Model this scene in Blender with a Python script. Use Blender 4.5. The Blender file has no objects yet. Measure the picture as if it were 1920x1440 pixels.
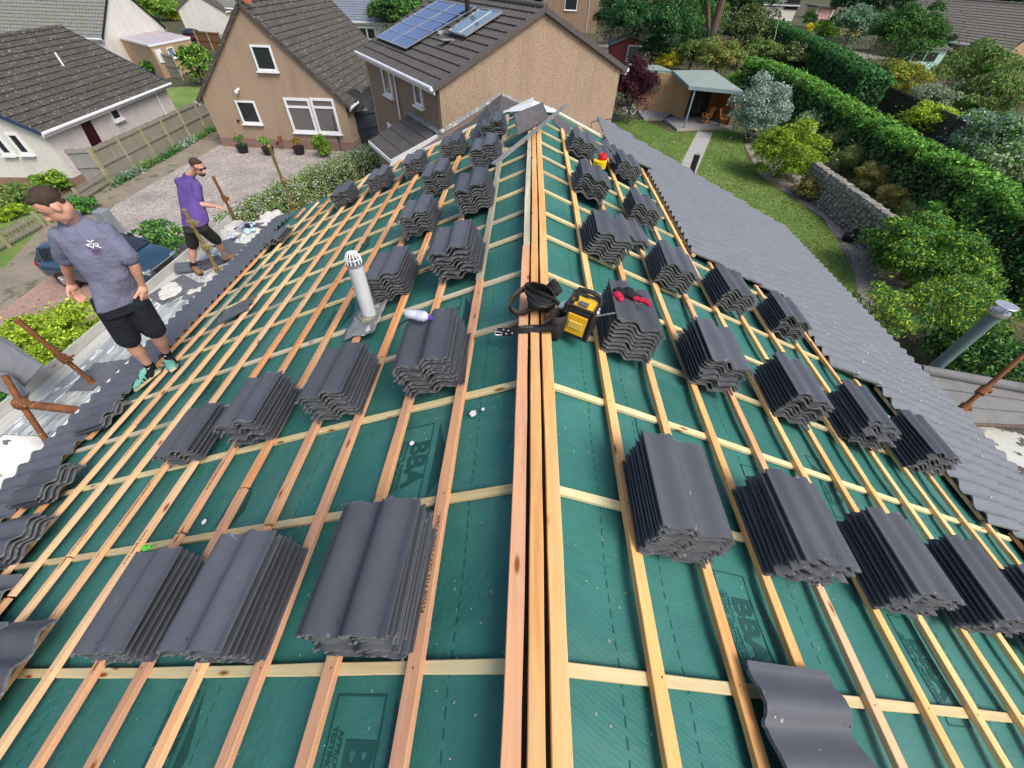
import bpy, bmesh, math, random
import numpy as np
from mathutils import Vector, Matrix
from math import sin, cos, pi, radians, sqrt, atan2, hypot
random.seed(7); rng = np.random.default_rng(7)
sc = bpy.context.scene

# ---------------------------------------------------------------- camera
CAM = np.array([-0.10397, -0.18065, 1.52835]); YAW, PITCH, ROLL, FPX = radians(-0.45), radians(47.26), radians(2.27), 728.3
def _axes():
    cy, sy, cp, sp, cr, sr = cos(YAW), sin(YAW), cos(PITCH), sin(PITCH), cos(ROLL), sin(ROLL)
    f = np.array([sy*cp, cy*cp, -sp]); r = np.array([cy, -sy, 0.]); u = np.cross(r, f)
    return cr*r+sr*u, -sr*r+cr*u, f
CR, CU, CF = _axes()
cd = bpy.data.cameras.new('camera'); cam = bpy.data.objects.new('camera', cd); sc.collection.objects.link(cam)
cd.sensor_width = 36; cd.lens = FPX/1920*36; cd.clip_start = 0.05; cd.clip_end = 3000
cam.matrix_world = Matrix(((CR[0], CU[0], -CF[0], CAM[0]), (CR[1], CU[1], -CF[1], CAM[1]), (CR[2], CU[2], -CF[2], CAM[2]), (0, 0, 0, 1)))
sc.camera = cam
# ---------------------------------------------------------------- light
SUN_AZ, SUN_EL = radians(132), radians(50)      # azimuth clockwise from +Y
w = bpy.data.worlds.new("World"); sc.world = w; w.use_nodes = True
nt = w.node_tree; bg = nt.nodes['Background']; sky = nt.nodes.new('ShaderNodeTexSky')
sky.sky_type = 'NISHITA'; sky.sun_disc = False; sky.sun_elevation = SUN_EL; sky.sun_rotation = SUN_AZ
sky.air_density = 1.0; sky.dust_density = 4.0; sky.ozone_density = 1.0
nt.links.new(sky.outputs[0], bg.inputs[0]); bg.inputs[1].default_value = 0.14
sl = bpy.data.lights.new('sun', 'SUN'); sl.energy = 1.7; sl.angle = radians(26); sl.color = (1, .96, .9)
so = bpy.data.objects.new('sun', sl); sc.collection.objects.link(so)
so.rotation_euler = (pi/2-SUN_EL, 0, pi-SUN_AZ) if False else Vector((-sin(SUN_AZ)*cos(SUN_EL), -cos(SUN_AZ)*cos(SUN_EL), -sin(SUN_EL))).to_track_quat('-Z', 'Y').to_euler()
sc.view_settings.view_transform = 'Standard'; sc.view_settings.look = 'None'; sc.view_settings.exposure = 0.55; sc.view_settings.gamma = 1
sc.cycles.use_adaptive_sampling = True; sc.cycles.max_bounces = 5; sc.cycles.diffuse_bounces = 3; sc.cycles.transparent_max_bounces = 6
try: sc.cycles.use_denoising = True
except Exception: pass

# ---------------------------------------------------------------- geometry of the place
Z0 = -6.5                                        # garden level
AL, AR = radians(23.27), radians(22.16)          # roof pitches
def ray(u, v): return CF+(u-960)/FPX*CR-(v-720)/FPX*CU
def PL(u, v, n, p0):                             # pixel -> point on plane through p0 with normal n
    d = ray(u, v); n = np.array(n, float); t = (np.array(p0, float)-CAM)@n/(d@n); return CAM+t*d
def G(u, v, z=Z0): return PL(u, v, (0, 0, 1), (0, 0, z))
def depth(P): return float((np.array(P)-CAM)@CF)
def HH(B, u, v):                                 # height above B where the ray passes the vertical through B
    d = ray(u, v); A = np.array([[0, 0, 1.], -d]).T; x, *_ = np.linalg.lstsq(A, CAM-np.array(B), rcond=None); return float(x[0])
def SN(side):
    a, sg = (AL, -1) if side == 'L' else (AR, 1)
    return np.array([sg*cos(a), 0, -sin(a)]), np.array([sg*sin(a), 0, cos(a)])
def RP(side, s, y, h=0.):
    S, N = SN(side); return S*s+N*h+np.array([0, y, 0.])
def RF(side, u, v, h=0.):                        # pixel -> (s, y) on the roof
    S, N = SN(side); P = PL(u, v, N, N*h); return float(P@S), float(P[1])

# ---------------------------------------------------------------- helpers
def tag(o, label=None, cat=None, group=None, kind=None):
    if label: o['label'] = label
    if cat: o['category'] = cat
    if group: o['group'] = group
    if kind: o['kind'] = kind
    return o
def empty(name, loc, label, cat, group=None):
    o = bpy.data.objects.new(name, None); sc.collection.objects.link(o); o.location = Vector(loc); o.empty_display_size = .2
    return tag(o, label, cat, group)
def wloc(o):
    v = Vector((0, 0, 0))
    while o: v += o.location; o = o.parent
    return v
class MB:
    def __init__(s): s.v = []; s.f = []; s.m = []; s.sm = []
    def add(s, vs, fs, mi=0, smooth=False):
        b = len(s.v); s.v += [tuple(map(float, p)) for p in vs]
        for f in fs: s.f.append(tuple(i+b for i in f)); s.m.append(mi); s.sm.append(smooth)
        return s
    def hexa(s, p, mi=0):                        # 8 corners: bottom 4 (ccw) then top 4
        return s.add(p, [(3, 2, 1, 0), (4, 5, 6, 7), (0, 1, 5, 4), (1, 2, 6, 5), (2, 3, 7, 6), (3, 0, 4, 7)], mi)
    def box(s, c, d, ax=None, mi=0):             # centre, full sizes, axes (3 vectors)
        c = np.array(c, float); ax = np.eye(3) if ax is None else np.array(ax, float); h = np.array(d)/2
        P = [c+ax[0]*h[0]*a+ax[1]*h[1]*b+ax[2]*h[2]*e for e in (-1, 1) for a, b in ((-1, -1), (1, -1), (1, 1), (-1, 1))]
        if np.dot(np.cross(ax[0], ax[1]), ax[2]) < 0: P = [P[i] for i in (3, 2, 1, 0, 7, 6, 5, 4)]
        return s.hexa(P, mi)
    def bar(s, a, b, w, t, up=(0, 0, 1), mi=0):  # beam from a to b
        a = np.array(a, float); b = np.array(b, float); d = b-a; L = np.linalg.norm(d); d = d/L
        u = np.array(up, float); x = np.cross(d, u); x /= np.linalg.norm(x); u = np.cross(x, d)
        return s.box((a+b)/2, (w, L, t), (x, d, u), mi)
    def tube(s, pts, r, n=10, mi=0, cap=True, smooth=True):
        pts = [np.array(p, float) for p in pts]; rs = r if hasattr(r, '__len__') else [r]*len(pts); vs = []; fs = []
        px = None
        for i, p in enumerate(pts):
            d = pts[min(i+1, len(pts)-1)]-pts[max(i-1, 0)]; d = d/(np.linalg.norm(d)+1e-9)
            if px is None: px = np.cross(d, (0, 0, 1.)) if abs(d[2]) < .9 else np.cross(d, (1., 0, 0))
            x = px-d*(px@d); x /= np.linalg.norm(x); px = x; y = np.cross(d, x)
            for k in range(n): a = 2*pi*k/n; vs.append(p+rs[i]*(cos(a)*x+sin(a)*y))
        for i in range(len(pts)-1):
            for k in range(n): fs.append((i*n+k, i*n+(k+1) % n, (i+1)*n+(k+1) % n, (i+1)*n+k))
        s.add(vs, fs, mi, smooth)
        if cap: s.add([vs[k] for k in range(n)], [tuple(range(n))[::-1]], mi); s.add(vs[-n:], [tuple(range(n))], mi)
        return s
    def ball(s, c, r, n=12, m=8, mi=0, ax=None, noise=0.):
        c = np.array(c, float); r = np.array(r if hasattr(r, '__len__') else (r, r, r), float); vs = []; ax = np.eye(3) if ax is None else np.array(ax)
        for j in range(m+1):
            t = pi*j/m
            for k in range(n):
                a = 2*pi*k/n; q = np.array([sin(t)*cos(a), sin(t)*sin(a), cos(t)])*r*(1+noise*(random.random()-.5) if 0 < j < m else 1); vs.append(c+q@ax)
        fs = [(j*n+k, (j+1)*n+k, (j+1)*n+(k+1) % n, j*n+(k+1) % n) for j in range(m) for k in range(n)]
        return s.add(vs, fs, mi, True)
    def prism(s, poly, ext, mi=0):               # 3d polygon extruded by vector
        n = len(poly); P = [np.array(p, float) for p in poly]; e = np.array(ext, float)
        return s.add(P+[p+e for p in P], [tuple(range(n))[::-1], tuple(range(n, 2*n))]+[(i, (i+1) % n, (i+1) % n+n, i+n) for i in range(n)], mi)
    def grid(s, fn, us, vs_, mi=0, smooth=True, flip=False):
        P = [fn(u, v) for v in vs_ for u in us]; n = len(us)
        F = [(j*n+i, j*n+i+1, (j+1)*n+i+1, (j+1)*n+i) for j in range(len(vs_)-1) for i in range(n-1)]
        if flip: F = [f[::-1] for f in F]
        return s.add(P, F, mi, smooth)
def mk(name, mb, mats, parent=None, loc=None):
    if not isinstance(mats, (list, tuple)): mats = [mats]
    me = bpy.data.meshes.new(name); off = np.array(wloc(parent)) if parent else (np.array(loc, float) if loc is not None else np.zeros(3))
    V = np.array(mb.v, float)-off; me.from_pydata(V.tolist(), [], mb.f)
    for m in mats: me.materials.append(m)
    me.polygons.foreach_set('material_index', mb.m); me.polygons.foreach_set('use_smooth', mb.sm); me.update()
    o = bpy.data.objects.new(name, me); sc.collection.objects.link(o)
    if parent: o.parent = parent
    elif loc is not None: o.location = Vector(loc)
    return o
def bevel(o, w=.005, seg=2):
    m = o.modifiers.new('bevel', 'BEVEL'); m.width = w; m.segments = seg; m.limit_method = 'ANGLE'; return o

# ---------------------------------------------------------------- materials
def nodes(name):
    m = bpy.data.materials.new(name); m.use_nodes = True; t = m.node_tree; return m, t, t.nodes['Principled BSDF']
def ramp(t, fac, stops):
    r = t.nodes.new('ShaderNodeValToRGB'); e = r.color_ramp.elements
    while len(e) < len(stops): e.new(.5)
    for x, (p, c) in zip(e, stops): x.position = p; x.color = (*c, 1) if len(c) == 3 else c
    t.links.new(fac, r.inputs[0]); return r.outputs[0]
def coord(t, kind='Object', sc_=(1, 1, 1), rot=(0, 0, 0)):
    c = t.nodes.new('ShaderNodeTexCoord'); m = t.nodes.new('ShaderNodeMapping'); m.inputs['Scale'].default_value = sc_; m.inputs['Rotation'].default_value = rot
    t.links.new(c.outputs[kind], m.inputs[0]); return m.outputs[0]
def noise(t, vec, s, d=4, rough=.6, dist=0):
    n = t.nodes.new('ShaderNodeTexNoise'); n.inputs['Scale'].default_value = s; n.inputs['Detail'].default_value = d; n.inputs['Roughness'].default_value = rough; n.inputs['Distortion'].default_value = dist
    t.links.new(vec, n.inputs['Vector']); return n.outputs['Fac']
def mix(t, fac, a, b, mode='MIX'):
    m = t.nodes.new('ShaderNodeMix'); m.data_type = 'RGBA'; m.blend_type = mode
    for i, x in ((0, fac), (6, a), (7, b)):
        if hasattr(x, 'links') or isinstance(x, bpy.types.NodeSocket): t.links.new(x, m.inputs[i])
        else: m.inputs[i].default_value = (*x, 1) if hasattr(x, '__len__') and len(x) == 3 else x
    return m.outputs[2]
def math_(t, op, a, b=0.):
    m = t.nodes.new('ShaderNodeMath'); m.operation = op
    for i, x in enumerate((a, b)):
        if isinstance(x, bpy.types.NodeSocket): t.links.new(x, m.inputs[i])
        else: m.inputs[i].default_value = x
    return m.outputs[0]
def bump(t, b, h, strength=.3, dist=.01):
    n = t.nodes.new('ShaderNodeBump'); n.inputs['Strength'].default_value = strength; n.inputs['Distance'].default_value = dist
    t.links.new(h, n.inputs['Height']); t.links.new(n.outputs[0], b.inputs['Normal'])
def M(name, c1, c2=None, s=6, rough=.8, bs=.2, bd=.01, bsc=None, stretch=(1, 1, 1), lo=.3, hi=.7, spec=.3, metal=0, fleck=None, coat=0):
    m, t, b = nodes(name); c2 = c2 or tuple(x*.8 for x in c1); v = coord(t, 'Object', stretch); n = noise(t, v, s, 6)
    col = ramp(t, n, [(lo, c1), (hi, c2)])
    if fleck:                                     # (colour, scale, threshold)
        f = ramp(t, noise(t, v, fleck[1], 3), [(fleck[2], (0, 0, 0)), (min(1, fleck[2]+.03), (1, 1, 1))]); col = mix(t, f, col, fleck[0])
    t.links.new(col, b.inputs['Base Color']); b.inputs['Roughness'].default_value = rough; b.inputs['Metallic'].default_value = metal
    b.inputs['Specular IOR Level'].default_value = spec; b.inputs['Coat Weight'].default_value = coat
    if bs: bump(t, b, noise(t, v, bsc or s*4, 6), bs, bd)
    return m
def mat_wood(name, c1, c2, c3):
    m, t, b = nodes(name); oi = t.nodes.new('ShaderNodeObjectInfo'); cc = t.nodes.new('ShaderNodeTexCoord')
    ad = t.nodes.new('ShaderNodeVectorMath'); ad.operation = 'MULTIPLY_ADD'; cb = t.nodes.new('ShaderNodeCombineXYZ')
    for i in range(3): t.links.new(oi.outputs['Random'], cb.inputs[i])
    t.links.new(cb.outputs[0], ad.inputs[0]); ad.inputs[1].default_value = (37, 11, 23); t.links.new(cc.outputs['Object'], ad.inputs[2])
    mp = t.nodes.new('ShaderNodeMapping'); mp.inputs['Scale'].default_value = (1.3, 22, 22); t.links.new(ad.outputs[0], mp.inputs[0])
    n = noise(t, mp.outputs[0], 2.2, 5, .65, .6)
    mp2 = t.nodes.new('ShaderNodeMapping'); mp2.inputs['Scale'].default_value = (.5, 3, 3); t.links.new(ad.outputs[0], mp2.inputs[0])
    n2 = noise(t, mp2.outputs[0], 1.7, 3)
    col = ramp(t, n, [(.32, c2), (.62, c1)]); col = mix(t, ramp(t, n2, [(.42, (0, 0, 0)), (.66, (1, 1, 1))]), col, c3)
    mp3 = t.nodes.new('ShaderNodeMapping'); mp3.inputs['Scale'].default_value = (3.4, 11, 11); t.links.new(ad.outputs[0], mp3.inputs[0])
    vo = t.nodes.new('ShaderNodeTexVoronoi'); vo.inputs['Scale'].default_value = 1.1; t.links.new(mp3.outputs[0], vo.inputs['Vector'])
    col = mix(t, ramp(t, vo.outputs['Distance'], [(.07, (1, 1, 1)), (.16, (0, 0, 0))]), col, (.22, .07, .02))
    br = t.nodes.new('ShaderNodeHueSaturation'); t.links.new(col, br.inputs['Color']); t.links.new(math_(t, 'MULTIPLY_ADD', oi.outputs['Random'], .35), br.inputs['Value'])
    br.inputs['Value'].links[0].from_node.inputs[2].default_value = .82
    t.links.new(br.outputs[0], b.inputs['Base Color']); b.inputs['Roughness'].default_value = .75; b.inputs['Specular IOR Level'].default_value = .2
    bump(t, b, n, .25, .004); return m
ORANGE = mat_wood('batten_pine_orange', (.76, .36, .15), (.60, .23, .09), (.66, .42, .24))
YELLOW = mat_wood('batten_pine_yellow', (.78, .44, .17), (.64, .30, .10), (.74, .48, .22))
PEACH = mat_wood('batten_pine_peach', (.76, .45, .23), (.62, .33, .15), (.72, .48, .28))
PALE = mat_wood('batten_pale', (.66, .53, .29), (.52, .40, .20), (.55, .50, .30))
PINK = mat_wood('batten_pink', (.60, .34, .215), (.46, .235, .14), (.66, .35, .17))
GREYW = mat_wood('weathered_batten', (.56, .50, .36), (.38, .34, .24), (.30, .28, .2))
SCAFW = M('scaffold_timber', (.30, .25, .18), (.18, .15, .11), 3, .9, .3, stretch=(1, 8, 8))
RUST = M('rusty_steel', (.26, .10, .035), (.10, .045, .025), 9, .85, .5, .004, 40, fleck=((.42, .2, .06), 14, .62))
OLIVE = M('olive_painted_steel', (.30, .24, .10), (.20, .15, .06), 8, .75, .3, .004, 40)
def mat_tile(name, c1, c2, speck=.71, dusty=(.30, .31, .33), scuff=False):
    m, t, b = nodes(name); oi = t.nodes.new('ShaderNodeObjectInfo'); v0 = coord(t, 'Object')
    of = t.nodes.new('ShaderNodeVectorMath'); of.operation = 'ADD'; cb = t.nodes.new('ShaderNodeCombineXYZ')
    for i in range(3): t.links.new(math_(t, 'MULTIPLY', oi.outputs['Random'], 31.), cb.inputs[i])
    t.links.new(v0, of.inputs[0]); t.links.new(cb.outputs[0], of.inputs[1]); v = of.outputs[0]
    n = noise(t, v, 5, 4); col = ramp(t, n, [(.3, c1), (.7, c2)])
    sp = noise(t, v, 38, 2, .5); g = noise(t, v, 4, 2); k = math_(t, 'ADD', sp, math_(t, 'MULTIPLY', g, .12))
    col = mix(t, ramp(t, k, [(speck+.05, (0, 0, 0)), (speck+.08, (1, 1, 1))]), col, dusty)
    if scuff:                                     # chalky rub marks and chips near the two ends of the tile
        sx = t.nodes.new('ShaderNodeSeparateXYZ'); t.links.new(v0, sx.inputs[0]); ex = ramp(t, math_(t, 'ABSOLUTE', sx.outputs[0]), [(.15, (0, 0, 0)), (.215, (1, 1, 1))])
        sn = noise(t, v, 18, 6, .75, 1.4); k2 = math_(t, 'ADD', math_(t, 'MULTIPLY', ex, .17), sn)
        col = mix(t, ramp(t, k2, [(.74, (0, 0, 0)), (.83, (.7, .7, .7))]), col, (.36, .37, .39))
        col = mix(t, ramp(t, noise(t, v, 2.2, 4), [(.5, (0, 0, 0)), (.8, (.3, .3, .3))]), col, (.10, .10, .112))
    hs = t.nodes.new('ShaderNodeHueSaturation'); t.links.new(col, hs.inputs['Color'])
    va = math_(t, 'MULTIPLY_ADD', oi.outputs['Random'], .42 if scuff else .0); va.node.inputs[2].default_value = .80 if scuff else 1.; t.links.new(va, hs.inputs['Value'])
    t.links.new(hs.outputs[0], b.inputs['Base Color']); b.inputs['Roughness'].default_value = .52; b.inputs['Specular IOR Level'].default_value = .35
    bump(t, b, noise(t, v, 220, 2), .18, .002); return m
TILE = mat_tile('concrete_tile_charcoal', (.064, .070, .084), (.083, .089, .103), scuff=True, speck=.77)
TEDGE = M('tile_cut_edge', (.065, .07, .07), (.17, .178, .178), 26, .9, .7, .006, 60, fleck=((.42, .44, .44), 34, .66))
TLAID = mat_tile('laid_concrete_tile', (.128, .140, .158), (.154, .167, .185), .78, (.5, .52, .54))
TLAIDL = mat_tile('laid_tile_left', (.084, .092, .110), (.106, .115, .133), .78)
WHITE = M('white_upvc', (.78, .79, .80), (.70, .71, .72), 3, .35, 0)
GUTTER = M('white_plastic_gutter', (.75, .76, .78), (.6, .61, .62), 5, .4, 0)
BLACKP = M('black_plastic', (.012, .012, .013), (.02, .02, .022), 20, .45, .1)
STEEL = M('galvanised_steel', (.55, .56, .58), (.42, .43, .45), 5, .35, .05, metal=.7)
LEAD = M('lead_flashing', (.26, .27, .28), (.12, .12, .12), 6, .6, .5, .01, 9, fleck=((.5, .5, .52), 7, .6))
GLASS, _t, _b = nodes('dark_window_glass'); _b.inputs['Base Color'].default_value = (.02, .025, .03, 1); _b.inputs['Roughness'].default_value = .06; _b.inputs['Specular IOR Level'].default_value = .8
def mat_render(name, c, v=.25, s=26):
    m = _render(name, c, v, s); t = m.node_tree; b = t.nodes['Principled BSDF']; col = b.inputs['Base Color'].links[0].from_socket; vv = coord(t, 'Object', (1.6, 1.6, .28))
    f = ramp(t, noise(t, vv, 1.3, 5, .7, .4), [(.48, (0, 0, 0)), (.78, (.55, .55, .55))]); t.links.new(mix(t, f, col, tuple(x*.62 for x in c)), b.inputs['Base Color']); return m   # rain streaks and weathered patches
def _render(name, c, v, s):
    return M(name, tuple(x*(1+v) for x in c), tuple(x*(1-v) for x in c), s, .95, .9, .02, 30, lo=.35, hi=.65, fleck=(tuple(x*.55 for x in c), 18, .66))
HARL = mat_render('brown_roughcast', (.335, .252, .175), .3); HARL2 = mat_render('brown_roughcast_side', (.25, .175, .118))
CREAM = mat_render('cream_roughcast', (.60, .55, .51), .1); WROUGH = mat_render('white_roughcast', (.62, .61, .55), .1)
TAN = mat_render('tan_roughcast', (.42, .29, .18), .1); PINKR = mat_render('pink_roughcast', (.60, .36, .34), .1)
def mat_brick(name, c1, c2, mort, s=1.0, axis='xz'):
    m, t, b = nodes(name); v = coord(t, 'Object', (1, 1, 1), (pi/2, 0, 0) if axis == 'xz' else (0, 0, 0)); k = t.nodes.new('ShaderNodeTexBrick')
    for i, c in ((1, c1), (2, c2), (3, mort)): k.inputs[i].default_value = (*c, 1)
    k.inputs['Scale'].default_value = s; k.inputs['Brick Width'].default_value = .3; k.inputs['Row Height'].default_value = .1; k.inputs['Mortar Size'].default_value = .008
    t.links.new(v, k.inputs[0]); t.links.new(k.outputs[0], b.inputs['Base Color']); b.inputs['Roughness'].default_value = .9; bump(t, b, k.outputs['Fac'], -.3, .01); return m
BRICK = mat_brick('brick_base', (.24, .13, .10), (.20, .12, .09), (.25, .2, .17))
def mat_roof(name, c1, c2, lichen=None, width=.3):
    """interlocking tiles: columns across x, geometry gives the courses"""
    m, t, b = nodes(name); v = coord(t, 'Object'); n = noise(t, v, 3, 5); col = ramp(t, n, [(.3, c1), (.7, c2)])
    if lichen:
        f = noise(t, v, 11, 3, .7); col = mix(t, ramp(t, f, [(.62, (0, 0, 0)), (.66, (1, 1, 1))]), col, lichen)
        f = noise(t, v, 1.1, 4); col = mix(t, ramp(t, f, [(.5, (0, 0, 0)), (.75, (.7, .7, .7))]), col, (c1[0]*1.4, c1[1]*1.15, c1[2]*.7))
    t.links.new(col, b.inputs['Base Color']); b.inputs['Roughness'].default_value = .85
    bump(t, b, noise(t, v, 25, 3), .4, .02); return m
RLICH = mat_roof('lichen_covered_tiles', (.040, .036, .031), (.080, .072, .060), (.46, .46, .40))
RDARK = mat_roof('dark_brown_tiles', (.070, .062, .058), (.095, .085, .080), None)
RGREY = mat_roof('grey_concrete_tiles', (.14, .15, .135), (.19, .20, .18), (.30, .31, .27))
RBROWN = mat_roof('brown_concrete_tiles', (.17, .145, .12), (.24, .21, .18), (.32, .3, .24))
RSLATE = mat_roof('blue_slate', (.13, .16, .20), (.18, .21, .26), None)
def mat_leaf(name, c1, c2, c3, s=1.6, trans=.25):
    m, t, b = nodes(name); g = t.nodes.new('ShaderNodeNewGeometry'); v = coord(t, 'Object'); n = noise(t, v, s, 3)
    col = ramp(t, g.outputs['Random Per Island'], [(0., c1), (.55, c2), (1., c3)])
    hs = t.nodes.new('ShaderNodeHueSaturation'); t.links.new(col, hs.inputs['Color'])
    va = math_(t, 'MULTIPLY_ADD', n, 1.0); va.node.inputs[2].default_value = .5; t.links.new(va, hs.inputs['Value'])
    t.links.new(hs.outputs[0], b.inputs['Base Color']); b.inputs['Roughness'].default_value = .6; b.inputs['Specular IOR Level'].default_value = .25
    tr = t.nodes.new('ShaderNodeBsdfTranslucent'); t.links.new(hs.outputs[0], tr.inputs[0]); mx = t.nodes.new('ShaderNodeMixShader'); mx.inputs[0].default_value = trans
    out = t.nodes['Material Output']; t.links.new(b.outputs[0], mx.inputs[1]); t.links.new(tr.outputs[0], mx.inputs[2]); t.links.new(mx.outputs[0], out.inputs[0]); return m
LF = dict(
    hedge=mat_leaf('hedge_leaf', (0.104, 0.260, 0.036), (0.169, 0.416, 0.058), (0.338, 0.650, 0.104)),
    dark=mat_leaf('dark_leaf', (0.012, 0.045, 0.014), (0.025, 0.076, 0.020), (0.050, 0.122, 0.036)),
    mid=mat_leaf('mid_leaf', (0.053, 0.159, 0.027), (0.097, 0.263, 0.043), (0.194, 0.406, 0.070)),
    conifer=mat_leaf('conifer_leaf', (0.033, 0.129, 0.033), (0.056, 0.192, 0.048), (0.129, 0.320, 0.079)),
    lime=mat_leaf('lime_leaf', (0.232, 0.378, 0.029), (0.435, 0.609, 0.051), (0.725, 0.841, 0.088)),
    gold=mat_leaf('golden_leaf', (.5, .45, .02), (.75, .62, .02), (.85, .75, .08)),
    olive=mat_leaf('olive_leaf', (0.128, 0.154, 0.045), (0.200, 0.236, 0.073), (0.344, 0.362, 0.128)),
    blue=mat_leaf('silver_leaf', (0.144, 0.239, 0.176), (0.255, 0.367, 0.287), (0.479, 0.606, 0.479)),
    yg=mat_leaf('yellow_green_leaf', (0.122, 0.230, 0.016), (0.230, 0.380, 0.027), (0.407, 0.543, 0.055)),
    purple=mat_leaf('purple_maple_leaf', (.035, .010, .018), (.07, .016, .028), (.13, .03, .045)),
    rust=mat_leaf('rusty_green_leaf', (0.174, 0.145, 0.029), (0.290, 0.232, 0.043), (0.435, 0.261, 0.072)),
    grassy=mat_leaf('long_grass_blade', (0.174, 0.232, 0.072), (0.290, 0.348, 0.116), (0.493, 0.493, 0.203)),
    flower=mat_leaf('white_flower', (.75, .75, .68), (.8, .8, .72), (.7, .62, .6)),
    pale=mat_leaf('pale_leaf', (0.319, 0.435, 0.203), (0.522, 0.638, 0.348), (0.850, 0.850, 0.652)))
BARK = M('bark', (.16, .12, .09), (.08, .06, .045), 6, .9, .8, .04, 14, stretch=(1, 1, .3))
SKIN = M('skin', (.60, .33, .235), (.54, .27, .19), 7, .5, .08, .002, 60, spec=.4)
# ================================================================= the ground
def poly(pts, z=Z0, extra=0.): return [G(u, v, z)+np.array([0, 0, extra]) for u, v in pts]
def sheet(name, pts3, mat, dz, kind='structure', parent=None):
    mb = MB(); P = [(p[0], p[1], Z0+dz) for p in pts3]; a = sum(P[i][0]*P[(i+1) % len(P)][1]-P[(i+1) % len(P)][0]*P[i][1] for i in range(len(P)))
    if a < 0: P = P[::-1]
    mb.add(P, [tuple(range(len(P)))]); o = mk(name, mb, mat, parent); tag(o, kind=kind); return o
SOIL = M('bare_soil', (.10, .075, .045), (.05, .05, .025), 3, .95, .9, .05, 8, fleck=((.06, .11, .03), 2.2, .55))
LAWN = M('mown_lawn', (.115, .20, .038), (.20, .275, .07), .55, .9, .9, .03, 45, lo=.35, hi=.72, fleck=((.30, .32, .12), 1.1, .64))
ASPH = M('worn_tarmac', (.27, .235, .18), (.19, .165, .12), 1.6, .92, .6, .02, 30, fleck=((.12, .12, .075), 1.5, .6))
def mat_gravel(name, cs, s=26):
    m, t, b = nodes(name); v = coord(t, 'Object'); vo = t.nodes.new('ShaderNodeTexVoronoi'); vo.inputs['Scale'].default_value = s; t.links.new(v, vo.inputs['Vector'])
    sep = t.nodes.new('ShaderNodeSeparateColor'); t.links.new(vo.outputs['Color'], sep.inputs[0]); col = ramp(t, sep.outputs[0], [(i/(len(cs)-1), c) for i, c in enumerate(cs)])
    t.links.new(mix(t, ramp(t, noise(t, v, .8, 3), [(.35, (0, 0, 0)), (.75, (.55, .55, .55))]), col, tuple(x*.7 for x in cs[0])), b.inputs['Base Color']); b.inputs['Roughness'].default_value = .9; bump(t, b, vo.outputs['Distance'], -.9, .03); return m
GRAV = mat_gravel('pink_grey_gravel', [(.20, .17, .15), (.36, .32, .285), (.43, .39, .35), (.27, .225, .195), (.58, .55, .51)], 16)
GRAV2 = mat_gravel('garden_gravel', [(.16, .12, .11), (.30, .24, .22), (.22, .17, .16), (.42, .38, .36)], 18)
REDG = mat_gravel('red_chippings', [(.26, .15, .12), (.38, .25, .20), (.30, .19, .15), (.42, .31, .27)], 20)
PAVE = M('concrete_path', (.40, .39, .37), (.30, .29, .275), 2, .9, .4, .01, 30)
DECK = M('grey_decking', (.30, .29, .29), (.22, .21, .215), 2, .8, .3, .01, 20, stretch=(1, 12, 1))
gb = MB(); gb.add([(-260, -60, Z0), (260, -60, Z0), (260, 420, Z0), (-260, 420, Z0)], [(0, 1, 2, 3)]); tag(mk('ground', gb, SOIL), kind='structure')
LAWNR = [(1120, 300), (1150, 228), (1205, 224), (1262, 250), (1388, 243), (1400, 300), (1432, 335), (1490, 370), (1545, 415), (1590, 470), (1606, 530), (1560, 640), (1400, 700), (1150, 500)]
sheet('lawn', poly(LAWNR), LAWN, .004)
gl = [G(*q) for q in [(300, 165), (395, 160), (420, 190), (330, 215)]]; sheet('back_lawn', gl, LAWN, .004)
sheet('front_lawn', poly([(-60, 360), (60, 330), (100, 400), (10, 500), (-80, 520)]), LAWN, .006)
sheet('driveway', poly([(-160, 640), (-60, 480), (178, 347), (420, 232), (470, 250), (330, 330), (100, 520), (-60, 640), (-100, 760)]), ASPH, .004)
sheet('gravel_yard', poly([(80, 530), (215, 385), (430, 262), (480, 262), (760, 290), (760, 500), (420, 760), (60, 760)]), GRAV, .008)
sheet('red_parking', poly([(-100, 660), (96, 516), (178, 470), (330, 480), (420, 640), (140, 900), (-100, 900)]), REDG, .012)
sheet('gravel_bed', poly([(1395, 270), (1440, 262), (1500, 330), (1545, 350), (1700, 440), (1720, 520), (1612, 600), (1604, 520), (1545, 410), (1425, 330)]), GRAV2, .008)
sheet('grass_bank', poly([(1500, 240), (1545, 225), (1920, 480), (2000, 640), (1760, 560), (1690, 430), (1540, 320)]), M('rough_grass', (.13, .15, .05), (.20, .17, .07), 2, .95, .9, .05, 30), .006)
# road and pavement beyond the houses
sheet('road', [(-60, 62, 0), (160, 88, 0), (160, 95, 0), (-60, 70, 0)], ASPH, .004)

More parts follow.
